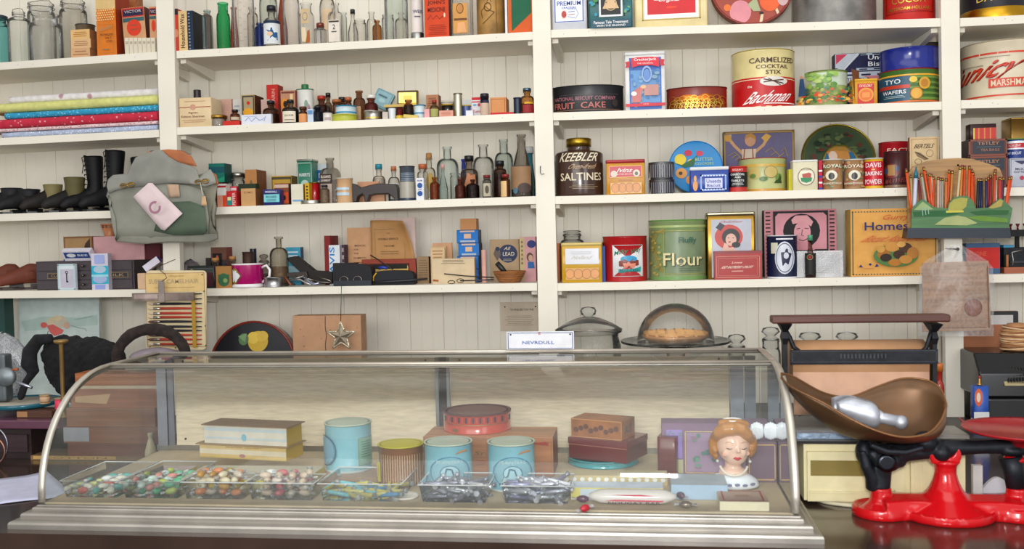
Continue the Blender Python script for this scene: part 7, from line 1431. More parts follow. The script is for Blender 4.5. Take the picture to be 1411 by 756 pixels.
q.tube([(.07*s,-.205*s,.60*s),(.075*s,-.235*s,.545*s),(.075*s,-.235*s,.53*s)],[.018*s,.026*s,.028*s],'#e4bba6:e',10)
for k in(-1,1):q.ell((.02*s+k*.10*s,-.15*s,.515*s),(.07*s,.06*s,.07*s),'#e4bba6:e',12,8)
face=remesh(q,'face',.0022,lady,sm=3)
mt=M('#e4bba6:e')
q=MB()  # hair
HC='#b07434:e'
q.ell((.0*s,.07*s,.70*s),(.275*s,.24*s,.25*s),HC,24,14)
def ht(pts,rad):q.tube([(x*s,y*s,z*s)for x,y,z in pts],[r*s for r in rad],HC,14)
ht([(-.25,-.03,.70),(-.20,-.13,.78),(-.10,-.17,.84),(.0,-.18,.85),(.08,-.16,.84)],[.06,.085,.10,.10,.07])
ht([(.02,-.15,.90),(.12,-.15,.85),(.20,-.10,.76),(.25,-.03,.68)],[.06,.085,.085,.06])
ht([(-.24,-.02,.76),(-.27,.0,.62),(-.27,.02,.48),(-.23,.04,.37)],[.06,.07,.065,.03])
ht([(.25,-.0,.74),(.275,.01,.62),(.265,.02,.50),(.24,.04,.42)],[.06,.07,.06,.03])
ht([(-.18,.0,.88),(-.05,-.04,.90),(.1,-.04,.90),(.2,.02,.86)],[.07,.07,.07,.07])
for(x,y,z,r)in[(-.245,-.05,.52,.045),(-.235,-.03,.44,.04),(.255,-.04,.55,.045),(.25,-.03,.48,.035)]:q.ell((x*s,y*s,z*s),(r*s,)*3,HC,12,8)
remesh(q,'hair',.0024,lady,sm=4)
q=MB();q.lathe([(.13*s,.92*s),(.14*s,.945*s),(.13*s,.952*s),(.115*s,.945*s),(.11*s,.93*s)],'#ece8e4:e',24,c=(0,.04*s),cap0=False,cap1=True);q.build('vase_mouth',lady)
q=MB();q.lathe([(.30*s,0),(.355*s,.02*s),(.36*s,.05*s),(.32*s,.12*s),(.24*s,.17*s),(.17*s,.20*s),(.12*s,.205*s)],'#e4e6ec:e',36,ysc=.72);o=q.build('white_collar',lady)
q=MB();decals(q,Cyl(.36*s,0,s,0,.72),[('e',.15+.14*i,.075+.01*(i%2),.05,.022,'#8c8ca8:s')for i in range(6)],.001);q.build('grey_leaf_sprigs',o)
nb=22
for i in range(nb):
    a=R(195+150*i/(nb-1));q=MB();q.ell((.19*s*math.cos(a)+.01*s,.02*s+.205*s*math.sin(a),(.285-.09*math.sin(math.pi*i/(nb-1)))*s),(.019*s,)*3,'#e0d4c4:e',8,6);q.build('pearl',lady)
for k in(-1,1):
    q=MB();q.ell((k*.225*s+.01*s,-.03*s,.365*s),(.022*s,)*3,'#d0ccc8:e',8,6);q.tube([(k*.225*s+.01*s,-.03*s,.38*s),(k*.22*s+.01*s,-.03*s,.41*s)],.004*s,'#c8b070:m',6);q.build('earring',lady)
def fpt(x,z):  # a point on the front of the face
    dy=-.235*s*math.sqrt(max(0,1-((x-.02*s)/(.26*s))**2-((z-.55*s)/(.34*s))**2))
    return(x,dy,z)
from mathutils.bvhtree import BVHTree
bv=BVHTree.FromPolygons([v.co.copy()for v in face.data.vertices],[tuple(p.vertices)for p in face.data.polygons])
def onf(x,z,off=.0006):
    h_=bv.ray_cast(Vector((x*s,-.2,z*s)),Vector((0,1,0)))[0]
    return(x*s,(h_.y if h_ else-.2*s)-off,z*s)
def stroke(pts,rad,col,name):q=MB();q.tube([onf(x,z)for x,z in pts],[r*s for r in rad],col,6);q.build(name,lady)
stroke([(-.095,.585),(-.055,.575),(-.01,.582)],[.004,.009,.004],'#4c4450:s','closed_eye')
stroke([(.115,.575),(.15,.568),(.19,.58)],[.004,.009,.004],'#4c4450:s','closed_eye')
stroke([(-.105,.655),(-.05,.675),(.0,.66)],[.002,.005,.003],'#b08870:s','eyebrow')
stroke([(.11,.655),(.155,.668),(.20,.65)],[.003,.005,.002],'#b08870:s','eyebrow')
stroke([(.005,.44),(.035,.452),(.06,.442),(.085,.45),(.11,.436)],[.008,.018,.014,.018,.008],'#c42830:g','lips')
stroke([(.025,.432),(.06,.424),(.09,.43)],[.008,.017,.008],'#c42830:g','lips')
for x in(-.11,.19):q=MB();c=onf(x,.50,-.0007*1);q.ell(c,(.04*s,.004*s,.035*s),'#e0a490:e',12,6);q.build('rouge',lady)
# ================= balance scale on the counter =================
YS0=YZ(1300,727,ZC)+.085
sx,sz=P(1300,700,YS0)
scl=empty('balance_scale',(sx,YS0,ZC),'cast iron counter balance with a glossy red base and a black beam','scale')
def S(px,py,dy=0):x,z=P(px,py,YS0);return Vector((x-sx,dy,z-ZC))
def sr(n):return n*YS0/FPX
RD,IR='#c4161f:g','#22252c:b'
q=MB()
zt=lambda py:S(1300,py).z
def lobe(px,prof_,ysc=1.0):x=S(px,700).x;q.lathe([(sr(r),z)for r,z in prof_],RD,40,c=(x,0),ysc=ysc)
H_=lambda py:zt(py)+.0
lobe(1303,[(60,0),(62,.006),(61,.020),(55,H_(700)),(41,H_(691)),(29,H_(682)),(21,H_(672)),(16,H_(660)),(13.5,H_(650)),(14,H_(640)),(17,H_(637)),(17,H_(634)),(13,H_(632))])
lobe(1214,[(37,0),(38,.008),(36,.022),(27,H_(700)),(16,H_(692)),(13.5,H_(686)),(13.5,H_(672)),(11,H_(671))])
lobe(1402,[(39,0),(40,.008),(37,.024),(28,H_(700)),(17,H_(690)),(14,H_(684)),(14,H_(670))])
for a,b in((1214,1303),(1303,1402)):
    xa,xb=S(a,700).x,S(b,700).x
    q.loft([[(xa+(xb-xa)*t,yy*(1-.25*math.sin(math.pi*t)),zz)for yy,zz in((-.056,0),(-.056,.018),(-.046,.036),(0,.043),(.046,.036),(.056,.018),(.056,0))]for t in[i/8 for i in range(9)]],RD)
base=remesh(q,'base',.0028,scl,sm=5)
q=MB()  # fork
for k in(-1,1):q.prism([(S(1300,634).x+a*.001,S(1300,634).z+b*.001)for a,b in[(k*4,-6),(k*26,-4),(k*30,12),(k*27,27),(k*20,27),(k*18,16),(k*10,8),(k*0,10)]],-.016+k*.0,.012,RD)
remesh(q,'fork',.0024,scl,sm=2)
q=MB()  # beam
q.tube([S(1200,628),S(1225,624),S(1265,622),S(1300,617),S(1345,616),S(1400,614),S(1450,612)],[sr(13),sr(14),sr(11),sr(12),sr(9),sr(10),sr(14)],IR,14)
q.ell(S(1220,632,-.01),(sr(20),.02,sr(16)),IR,16,10);q.ell(S(1190,622,0),(sr(11),.02,sr(17)),IR,14,8)
q.ell(S(1275,609,0),(sr(17),.024,sr(15)),IR,14,8);q.ell(S(1295,622,0),(sr(15),.026,sr(14)),IR,14,8);q.ell(S(1236,636,0),(sr(12),.018,sr(8)),IR,14,8)
q.ell(S(1395,620,0),(sr(18),.02,sr(9)),IR,14,8)
remesh(q,'beam',.0026,scl,sm=2)
q=MB();q.tube([S(1186,618,-.012),S(1192,640,-.012),S(1200,655,-.008),S(1204,671,0)],[sr(6),sr(8),sr(9),sr(11)],IR,12);q.tube([S(1214,640,0),S(1214,655,0),S(1213,671,0)],[sr(15),sr(13),sr(13)],IR,14);remesh(q,'left_link',.0026,scl,sm=2)
q=MB();q.tube([S(1392,628,0),S(1397,650,0),S(1400,671,0)],[sr(15),sr(13),sr(12)],IR,14);q.build('right_link',scl)
q=MB();q.lathe([(sr(12),0),(sr(12.5),.004),(sr(8),.006)],'#3a3d44:m',14);o=q.build('pivot_screw',scl);o.location=S(1216,632,-.030);o.rotation_euler=(R(90),0,0)
q=MB()  # pan cradle
for dy in(-.045,.045):q.tube([S(1192,606,dy),S(1215,615,dy),S(1240,616,dy),S(1264,609,dy)],[sr(4),sr(5),sr(5),sr(4)],IR,10)
q.tube([S(1225,615,-.045),S(1225,617,0),S(1225,615,.045)],sr(6),IR,10);q.tube([S(1205,613,-.045),S(1205,614,.045)],sr(5),IR,10)
remesh(q,'pan_cradle',.0028,scl,sm=2)
x,z=S(1416,590).x,S(1416,592).z
q=MB();q.lathe([(sr(22),z-.030),(sr(26),z-.012),(sr(34),z-.006),(sr(74),z-.003),(sr(80),z+.002),(sr(80),z+.004),(sr(76),z+.002),(.001,z+.001)],'#a8202a:g',48,c=(x,0),cap1=False);q.build('weight_plate',scl)
q=MB();q.ell((S(1398,632).x,0,S(1398,632).z),(sr(15),.02,sr(6)),RD,14,8);q.build('red_knuckle',scl)
# brass pan
px=[1077,1094,1135,1172,1210,1245,1278,1296,1304]
fr_=[521,535,555,577,594,602,597,580,560];bk=[514,519,541,546,532,521,524,536,556];bt=[519,548,585,602,607,609,604,590,562]
wd=[10,30,44,54,62,66,58,36,6]
n=16;g=[];Yp=YS0
def cr_i(arr,t):
    t=t*(len(arr)-1);i=min(int(t),len(arr)-2);f=t-i
    p0,p1,p2,p3=arr[max(0,i-1)],arr[i],arr[i+1],arr[min(len(arr)-1,i+2)]
    return.5*((2*p1)+(-p0+p2)*f+(2*p0-5*p1+4*p2-p3)*f*f+(-p0+3*p1-3*p2+p3)*f**3)
o0=Vector((sx,YS0,ZC))
for i in range(37):
    t=i/36;X_p=cr_i(px,t);w_=max(.002,sr(cr_i(wd,t)))
    F_,B_,M_=[Vector((*(lambda q_:(q_[0],0,q_[1]))(P(X_p,cr_i(a,t),Yp+dy)),))for a,dy in((fr_,-w_),(bk,w_),(bt,0))]
    row=[]
    for j in range(n+1):
        v=j/n;a=math.pi*v
        # elliptical trough: rims to bottom
        s_=math.sin(a);c_=math.cos(a);rim=F_.lerp(B_,v)
        x=(F_.x*(1-v)+B_.x*v)*(1-s_)+M_.x*s_;z=rim.z*(1-s_)+M_.z*s_;row.append((x-sx,-w_*c_,z-ZC))
    g.append(row)
q=MB();q.v=[p for r_ in g for p in r_]
for i in range(36):
    for j in range(n):q.face((i*(n+1)+j,(i+1)*(n+1)+j,(i+1)*(n+1)+j+1,i*(n+1)+j+1),'#64482f:brs',True)
root=empty('scale_pan',(sx,YS0,ZC),'large tarnished brass scoop pan resting on the balance','pan')
o=q.build('bowl',root);md=o.modifiers.new('s','SOLIDIFY');md.thickness=.0018;md.offset=1
q=MB();rim=[r_[0]for r_ in g]+[r_[n]for r_ in reversed(g)];q.tube(rim,.0022,'#7c5430:brs',8,closed=True);q.build('rolled_rim',root)
# aluminium scoop in the pan
root=empty('metal_scoop',(sx,YS0,ZC),'dull aluminium scoop with a ball ended handle lying in the brass pan','scoop')
al='#b8bcc4:galv'
q=MB();a,b=S(1152,560,.02),S(1212,574,-.005);d=(b-a)
rings=[]
for i in range(13):
    t=i/12;c=a+d*t;r=sr(19)*(1 if t<.75 else math.sqrt(max(.05,1-((t-.75)/.27)**2)))
    full=-.0 if t>.55 else(.55-t)*1.0
    pts=[]
    for k in range(13):
        th=math.pi*(-.08+1.16*k/12);th=math.pi+(math.pi*k/12)*1.0-0
        ext=1.0 if t>.5 else.62+.76*t
        ang=math.pi*1.5+(k/12-.5)*2*math.pi*ext
        pts.append(tuple(c+Vector((0,r*math.cos(ang),r*math.sin(ang)))))
    rings.append(pts)
q.loft(rings,al,False,True,True,False);o=q.build('bowl',root);md=o.modifiers.new('s','SOLIDIFY');md.thickness=.0012
q=MB();q.tube([S(1208,573,-.005),S(1215,575,-.007),S(1236,579,-.011)],[sr(10),sr(7.5),sr(8)],al,14);q.ell(S(1239,580,-.012),(sr(9.5),)*3,al,16,10);q.build('handle',root)
# ================= cream drawer cabinet and paper cutter =================
Yc0=2.06
ZCB=PZ(1220,607,Yc0)
xa,xb=PX(1108,640,Yc0),PX(1331,640,Yc0);Hc=ZCB-ZC-.001;Wc=xb-xa
cab2=empty('drawer_cabinet',(xa,Yc0,ZC+.0005),'small cream painted drawer cabinet behind the scale, with a fluted pilaster','cabinet')
def c2(name,fn,parent=cab2):q=MB();fn(q);return q.build(name,parent)
CR='#e0d6ae:s'
c2('body',lambda q:q.box(0,Wc,.004,.27,.008,Hc-.006,CR))
c2('top',lambda q:q.box(-.034,Wc+.004,-.004,.275,Hc-.006,Hc,'#2a2828:s',top='#8c8a86:p'))
def dr(q):
    w=Wc*.62
    q.box(.006,w,-.004,.004,.008,Hc-.022,CR);q.box(.010,w-.004,-.0062,-.004,.010,.022,CR);q.box(.010,w-.004,-.0078,-.004,.026,.030,CR)
o=c2('drawer',dr)
c2('recess_shadow_strip',lambda q:q.box(.012,Wc*.44,-.0048,-.0041,Hc*.46,Hc*.70,'#8c7c44:s'),o)  # shade of the drawer recess put in as a flat olive strip
c2('handle',lambda q:q.tube([(Wc*.44,-.004,.030),(Wc*.5,-.016,.029),(Wc*.56,-.006,.030)],.0035,CR,8),o)
def pil(q):
    for i in range(5):x=Wc*(.68+.05*i);q.box(x,x+Wc*.028,-.006,.004,.004,Hc-.010,CR)
    q.box(Wc*.66,Wc*.92,-.0045,.004,.004,Hc-.008,CR)
c2('pilaster',pil)
c2('oval_foot',lambda q:q.lathe([(.135,0),(.137,.003),(.134,.007)],'#d8d0b4:s',48,c=(Wc*.52,.03),ysc=.42))
# glitter strip box
B('wrap_box','F',1098,1228,597.5,Yc0+.012,.03,'#a4b8d0:foil','pale blue glittering box edge on the cream cabinet, under the brass pan',on=ZCB+.0005,cat='box',h=PZ(1150,597,Yc0+.012)-ZCB)
o=B('slate_board','F',1236,1336,590,Yc0+.02,.10,'#9c9890:p','flat grey board with straws on it, right end of the cream cabinet',on=ZCB+.0005,cat='board',h=.008)
for i,(a,b,c)in enumerate([((1304,565),(1339,577),'#dcdcdc:s'),((1303,569),(1335,579),'#e0d8d8:s'),((1304,569),(1322,576),'#c83a44:s')]):
    zz=ZCB+.0112;Ya,Yb_=YZ(*a,zz),YZ(*b,zz);pa,pb_=Vector((P(*a,Ya)[0],Ya,0)),Vector((P(*b,Yb_)[0],Yb_,0))
    Ya=min(Ya,2.175);pa.y=Ya
    q=MB();q.tube([(0,0,.0),tuple(pb_-pa)],.0022,c,8);o=q.build('straw',None,(pa.x,pa.y,zz));tag(o,['upper white','lower white','red'][i]+' straw lying on the grey board behind the red plate','straw','straws on the grey board')
Yq=2.21
qx,qz=P(1180,600,Yq)
cut=empty('paper_cutter',(qx,Yq,ZCB+.001),'black cast iron roll paper cutter with a wooden top bar','cutter')
def Q(px,py,dy=0):x,z=P(px,py,Yq);return(x-qx,dy,z-ZCB-.001)
a,b=Q(1062,445),Q(1306,432)
q=MB();q.box(a[0],b[0],-.022,.022,a[2],b[2],'#5c3428:w');o=q.build('top_bar',cut);md=o.modifiers.new('b','BEVEL');md.width=.004;md.segments=3
for nm,xs in(('left_upright',(1075,1086)),('right_upright',(1280,1291))):
    q=MB();a,b=Q(xs[0],445),Q(xs[1],445);w_=(b[0]-a[0])/2;cxx=(a[0]+b[0])/2;zt_=a[2]
    rr=[(1.0,0),(1.0,.004),(.55,.012),(.5,zt_*.5),(.5,zt_*.8),(.75,zt_*.86),(.5,zt_*.92),(1.2,zt_-.004),(1.4,zt_)]
    q.loft([[(cxx-w_*k*1.1,-.020*k-.004,z),(cxx+w_*k*1.1,-.020*k-.004,z),(cxx+w_*k*1.1,.020*k+.004,z),(cxx-w_*k*1.1,.020*k+.004,z)]for k,z in rr],'#1e2024:b',smooth=False);q.build(nm,cut)
    s_=1 if nm[0]=='l' else-1
    q=MB();q.tube([(cxx+s_*.0,-.006,zt_-.012),(cxx+s_*.010,-.010,zt_-.03),(cxx+s_*.018,-.014,zt_-.052),(cxx+s_*.034,-.018,zt_-.064)],[.005,.005,.005,.004],'#1e2024:b',8);q.build('brace',cut)
a,b=Q(1086,499),Q(1294,478.5)
q=MB();q.box(a[0],b[0]-.012,-.034,-.028,a[2],b[2],'#1e2024:b');q.box(a[0],b[0]-.012,-.036,-.028,a[2],a[2]+.004,'#2c2e34:m');o=q.build('blade_bar',cut)
q=MB();L_=b[0]-.012-a[0];decals(q,Flat((a[0],-.034,a[2]),(L_,0,0),(0,0,b[2]-a[2]),(0,-1,0)),[('b',.01,.12,.99,.95,.005,.06,'#3a3c42:b'),('ln',0,0,0,0,0,'')][:1]+[('r',.34+.025*i,.4,.352+.025*i,.72,'#3c3e44:b')for i in range(13)]);q.build('raised_marks',o)
q=MB();a,b=Q(1090,470),Q(1276,470);rr=.052;zc=a[2]-rr
q.loft([[(x,.026+rr*math.cos(2*math.pi*k/32),zc+rr*math.sin(2*math.pi*k/32))for k in range(32)]for x in(a[0],b[0])],'#b8906c:p');roll=q.build('paper_roll',cut)
q=MB();sheet_=[]
for k in range(8):t=k/7;sheet_.append((-.027+.003*math.sin(t*5),zc+rr*.4-(zc+rr*.4-.03)*t))
q.loft([[(x,y,z)for y,z in sheet_]for x in[a[0]+(b[0]-a[0])*i/10 for i in range(11)]],'#cba58c:p',False,False,True,False);o=q.build('paper_sheet',cut);md=o.modifiers.new('s','SOLIDIFY');md.thickness=.0008
# white things right of the cabinet
o=B('white_card','F',1341,1354,641,2.10,.012,'#d8d4d0:p','small upright white card between the cream cabinet and the scale right end',cat='card')
q=MB();x,_=P(1375,660,2.16);q.prism([(-.03,0),(-.03,.012)]+[(-.03+.06*(i/10),.012+.024*math.sin(math.pi*i/10))for i in range(1,10)]+[(.03,.012),(.03,0)],0,.01,'#c8c4c8:p');tag(q.build('arched_card',None,(x,2.16,ZC)),'low white round topped card seen under the scale beam at the right','card')
# ================= things on the back counter, right =================
YR=2.83
rx,rz=P(1420,575,YR)
reg=empty('adding_machine',(rx,YR,ZB),'old black adding machine with a nickel grille, at the right edge','machine')
def RR(px,py):x,z=P(px,py,YR);return(x-rx,z-ZB)
a=RR(1350,548);b=RR(1362,577);t_=RR(1352,489)
W_r=.17
q=MB();q.loft([[(a[0],-.0,a[1]),(a[0],.20,a[1]),(a[0],.20,t_[1]),(a[0],.05,t_[1]),(a[0],.004,t_[1]-.05)],[(a[0]+W_r*1.5,-.0,a[1]),(a[0]+W_r*1.5,.20,a[1]),(a[0]+W_r*1.5,.20,t_[1]),(a[0]+W_r*1.5,.05,t_[1]),(a[0]+W_r*1.5,.004,t_[1]-.05)]],'#18181a:g',smooth=False);o=q.build('housing',reg);md=o.modifiers.new('b','BEVEL');md.width=.006;md.segments=3
q=MB();q.box(b[0]-.002,a[0]+W_r*1.55,.004,.21,0,a[1]-.0005,'#202022:s');o=q.build('base',reg);md=o.modifiers.new('b','BEVEL');md.width=.008;md.segments=3
g0=RR(1384,531);g1=RR(1378,502)
q=MB()
A3_=Vector((g0[0],-.003,g0[1]));U=Vector((.17,0,0));Vv=Vector((0,.030,g1[1]-g0[1]))
q.v=[tuple(A3_),tuple(A3_+U),tuple(A3_+U+Vv),tuple(A3_+Vv)];q.face((0,1,2,3),'#c0b088:m');o=q.build('nickel_grille',reg);md=o.modifiers.new('s','SOLIDIFY');md.thickness=.004;md.offset=-1
q=MB();decals(q,Flat(A3_,U,Vv,(0,-1,.4)),[('r',.06+.045*i,.15+.25*j,.09+.045*i,.34+.25*j,'#1c1a18:s')for i in range(20)for j in range(3)],.004);q.build('slots',o)
x,z=P(1404,487,YR+.09);rb_=20*(YR+.09)/FPX
zt_=ZB+t_[1]
root=empty('twine_ball',(x,YR+.10,zt_+.001),'ball of brown and cream twine on top of the adding machine','twine')
q=MB();q.lathe([(rb_*.8,0),(rb_*1.0,.012),(rb_*1.02,.035),(rb_*.95,.058),(rb_*.6,.076),(.002,.079)],'#a87850:f',28);q.build('core',root)
for k in range(16):
    tl=R(8*math.sin(k*1.3));zc_=.006+.0043*k;r_=rb_*(1.03 if zc_<.05 else 1.03-.9*((zc_-.05)/.04)**1.6)
    q=MB();q.tube([(r_*math.cos(i*math.pi/12),r_*math.sin(i*math.pi/12),max(.003,zc_+r_*math.sin(tl)*math.cos(i*math.pi/12)))for i in range(24)],.0024,['#b88a5c:f','#d0b088:f','#8c5c3c:f'][k%3],6,closed=True);q.build('strand',root)
# blue oil can
o=B('oil_can','G',1342,1363,532,2.80,.03,'#2456a8:g','flat blue oil can with a white band and an orange roundel',rc=.004,cat='can',dec=[('r',0,.22,1,.42,'#d4d4d4:s'),('r',0,.0,1,.08,'#3c78c0:s'),('e',.3,.75,.24,.2,'#d86838:s'),('e',.3,.75,.13,.11,'#e0d0c0:s')])
q=MB();q.lathe([(.006,0),(.006,.004),(.0035,.006),(.0028,.018),(.001,.022)],'#b88c48:m',12);k_=q.build('spout',o,(.0,.015,TOPS[o.name]-ZB));q=MB();q.lathe([(.003,0),(.0036,.003),(.0015,.007)],'#a83038:s',10);q.build('tip',k_,(0,0,.020))
# framed brown panel
f_=B('mounted_panel','G',1320,1403,429,3.12,.02,'#a86a48:paper','tall brown panel in a thin black frame leaning behind the adding machine',side='#201c1c:s',cat='panel',dec=D(1320,1403,429,565,[('r',1322,433,1396,447,'#d4d0cc:p'),('r',1320,429,1403,434,'#201c1e:s'),('r',1396,429,1403,565,'#201c1e:s'),('r',1320,429,1324,565,'#201c1e:s')]))
G('red_bottle','G',1287,1301,500,2.84,'#a83828:g','small red bottle with a brown top between the paper cutter and the post',cap='#c87838:s',neck=.6,cat='bottle',dec=[('r',.1,.3,.9,.5,'#d8b088:p')])
# far right, fourth shelf
B('red_book','D4',1331,1378,335,.05,.05,'#4c6c8c:p','blue edged red box standing behind the plastic bag on the right',cat='box',dec=[('r',.02,.18,.98,.86,'#c83430:p'),('t','ENGINE',.35,.66,.5,.14,'#d86a50:p')])
xa_,za_=P(1384,377,3.04);wm=.16
root=empty('iron_toy',(xa_,3.04,surfz('D4',xa_)),'black cast iron machine on an orange wooden base, right end of the shelf','machine')
q=MB();q.box(0,wm,0,.14,0,.018,'#a8603c:w');q.build('wooden_base',root)
q=MB();q.box(.006,wm-.006,.02,.12,.0185,.075,'#202226:b');q.box(.02,wm,.01,.018,.03,.036,'#34363c:b');q.build('machine_body',root)
q=MB();q.tube([(.010,.006,.019),(.010,.006,.055)],.004,'#b87c48:w',8);q.build('wooden_peg',root)
q=MB();q.tube([(.024,.004,.02),(.026,.004,.04),(.022,.004,.062),(.05,.004,.068)],.0018,'#a8a49c:m',6);q.build('steel_lever',root)
q=MB();q.box(-.002,.026,.0,.05,.076,.084,'#2c88a8:s');q.build('blue_wedge',root)
q=MB();q.box(-.13,wm,.0,.13,.108,.128,'#1a1a1c:b');q.box(.05,.06,.05,.06,.075,.108,'#1a1a1c:b');q.build('top_plank',root)
for i in range(4):q=MB();q.lathe([(.003,.128),(.002,.136),(.006,.144),(.006,.146)],'#6c2030:s',10,c=(.008+.020*i,.03));q.build('red_peg',root)
# ================= glass on the back counter =================
def glass_on(name,pxc,ri,prof_px,Y,label,cat,parts):
    pass
GL='#c6c8c0:gl'
Yj=2.78;x,_=P(811.5,480,Yj);s_=Yj/FPX
def zz(py,px=811):return PZ(px,py,Yj)-ZB
root=empty('candy_jar',(x,Yj,ZB),'wide clear glass candy jar with a knobbed lid, behind the case','jar')
rj=45*s_
q=MB();q.lathe([(rj*.75,0),(rj*.8,.004),(rj*.95,.03),(rj*1.0,zz(520)),(rj*.98,zz(475)),(rj*.9,zz(463)),(rj*.92,zz(459))],GL,40,cap1=False);q.build('bowl',root)
q=MB();q.lathe([(rj*.9,zz(459.5)),(rj*1.02,zz(457)),(rj*1.03,zz(453)),(rj*.7,zz(444.5)),(rj*.35,zz(438)),(rj*.12,zz(435.5)),(rj*.22,zz(433)),(rj*.25,zz(428)),(rj*.2,zz(423.5)),(.001,zz(422))],GL,40,cap1=False);q.build('lid',root)
Yk=2.76;s_=Yk/FPX;x,_=P(931,470,Yk)
def zk_(py):return PZ(931,py,Yk)-ZB
root=empty('cake_stand',(x,Yk,ZB),'footed glass cake stand with a clear dome, behind the case','stand')
zp=zk_(470)
q=MB();q.lathe([(.07,0),(.068,.004),(.03,.02),(.016,.05),(.014,zp*.6),(.03,zp-.018),(.06,zp-.008),(74*s_,zp-.002),(75*s_,zp+.004),(73*s_,zp+.004),(60*s_,zp),(.001,zp)],'#a8aca8:gl',48,cap1=False);q.build('stand',root)
q=MB();rd_=52*s_;q.lathe([(rd_*math.cos(a*math.pi/28),zp+.002+rd_*.98*math.sin(a*math.pi/28))for a in range(15)],'#d0d0ca:gl',48,cap0=False,cap1=True);q.build('dome',root)
q=MB();rp=46*s_;q.lathe([(rp*.8,0),(rp*.95,.010),(rp,.016),(rp*.97,.019),(rp*.5,.022),(.002,.023)],'#c8935c:rust',40);root2=empty('pie',(x,Yk,ZB+zp+.0012),'golden latticed pie under the glass dome','pie');q.build('crust',root2)
for k in range(-3,4):
    for ax in(0,1):
        L2=math.sqrt(max(0,.92-(k/3.6)**2))*rp;q=MB();c_=k/3.6*rp
        pts=[((t,c_)if not ax else(c_,t))for t in(-L2,-L2*.3,L2*.3,L2)]
        q.tube([(a_,b_,.021+.003*(i%2==ax))for i,(a_,b_)in enumerate(pts)],.0042,'#d8a868:p',6);q.build('lattice_strip',root2)
for x0,x1,t,lb in[(1001,1029,460,'leftmost of the little stoppered jars, right beside the glass dome'),(1048,1076,450,'tallest little stoppered jar, left of the paper cutter'),(1099,1133,457,'little stoppered jar showing over the paper roll, left one'),(1150,1184,457,'little stoppered jar showing over the paper roll, right one')]:
    G('apothecary_jar','G',x0,x1,t,2.87,GL,lb,shape='jar',neck=.85,lip=1.05,stopper=.036,cat='jar',grp='stoppered apothecary jars')
# cards and boxes behind the case
ZTc=1.5-.272+.0055
Yn=2.335
o=B('polish_sign','F',698.5,791,456.5,Yn,.004,'#d8d8dc:p','white nevrdull card with a dark rounded outline, standing on the glass case',on=ZTc,cat='sign',dec=D(698.5,791,456.5,484,[('b',700,458,789.5,483,1,'#5c7090:p'),('t','NEVRDULL',742,473.5,44,5,'#4c6ca8:p'),('e',704,461,1.3,1.3,'#3c3c44:p'),('e',786,461,1.3,1.3,'#3c3c44:p'),('t','E',744,459.3,3,4,'#b06a5c:p')]))
X0,Z0=P(690,456,YW);X1,Z1=P(741,415.5,YW)
q=MB();q.box(0,X1-X0,-.003,-.0006,0,Z1-Z0,'#c8b9a4:paper');root=empty('wall_note',(X0,YW,Z0),'old buff printed notice pinned on the wall beside the middle post','notice');q.build('paper',root)
q=MB();decals(q,Flat((0,-.003,0),(X1-X0,0,0),(0,0,Z1-Z0),(0,-1,0)),[('t','TO ENSURE YOU THE',.58,.74,.62,.07,'#5c5048:p'),*lines(.12,.9,.18,.55,6,'#a89884:p',.3),('e',.13,.84,.02,.025,'#3c3430:p'),('e',.94,.84,.02,.025,'#3c3430:p')]);q.build('printed_text',root)
B('cardboard_box','G',403.5,497.5,434.5,3.02,.06,'#b48a68:paper','plain brown cardboard box with a torn seam, behind the hanging star',cat='box',dec=D(403.5,497.5,434.5,572,[('l',[(449,435),(448.5,450),(450,462),(448,475),(449.5,500)],1.0,'#4c3428:p'),*spots(408,494,438,480,10,['#9c7454:p','#a88060:p'],.5,1.2,41)]))
B('small_box','G',394,403,472,3.12,.03,'#a8642c:w','narrow orange brown box edge beside the cardboard box',cat='box')
disc('flower_tin','G',343,517,60,3.03,.05,'#8c3a30:g','round black lidded tin with a red rim and a yellow flower, standing on edge',[('e',350,485,14,14,'#c8a83c:s'),('e',343,480,8,8,'#d8bc50:s'),('e',356,478,8,7,'#d0b048:s'),('e',330,482,7,8,'#5c7c54:s'),('p',[(322,478),(334,474),(332,486)],'#7c9c70:s')],face='#24242c:s',rimw=.05,lean=10,cat='tin',back='#7c2c28:g')
# star
Yst=2.975;x0,z0=P(470,463,Yst)
st=empty('star_ornament',(x0,Yst,z0),'silver beaded tinsel star hanging on a green wire from the shelf','star')
q=MB();R1,R2=.047,.019;pts=[((R1 if k%2==0 else R2)*math.sin(math.pi*k/5),(R1 if k%2==0 else R2)*math.cos(math.pi*k/5))for k in range(10)]
q.v=[(0,-.013,0),(0,.010,0)]+[(a,0,b)for a,b in pts]
for k in range(10):j=(k+1)%10;q.face((0,2+k,2+j),'#a89a84:foil');q.face((1,2+j,2+k),'#a89a84:foil')
o=q.build('body',st)
for k in range(10):
    q=MB();a,b=pts[k];a2,b2=pts[(k+1)%10]
    q.tube([(a+(a2-a)*t/4,-.0005,b+(b2-b)*t/4)for t in range(5)],[.0022,.0030,.0022,.0030,.0022],'#c8bca4:foil',6);q.build('beaded_edge',st)
xt_,zt2=P(470.5,393,Yst)
q=MB();q.tube([(.0,0,R1-.002),(xt_-x0,0,zt2-z0),(xt_-x0,.0235,zt2-z0+.001)],.0011,'#4c6450:m',6);q.build('hanging_wire',st)
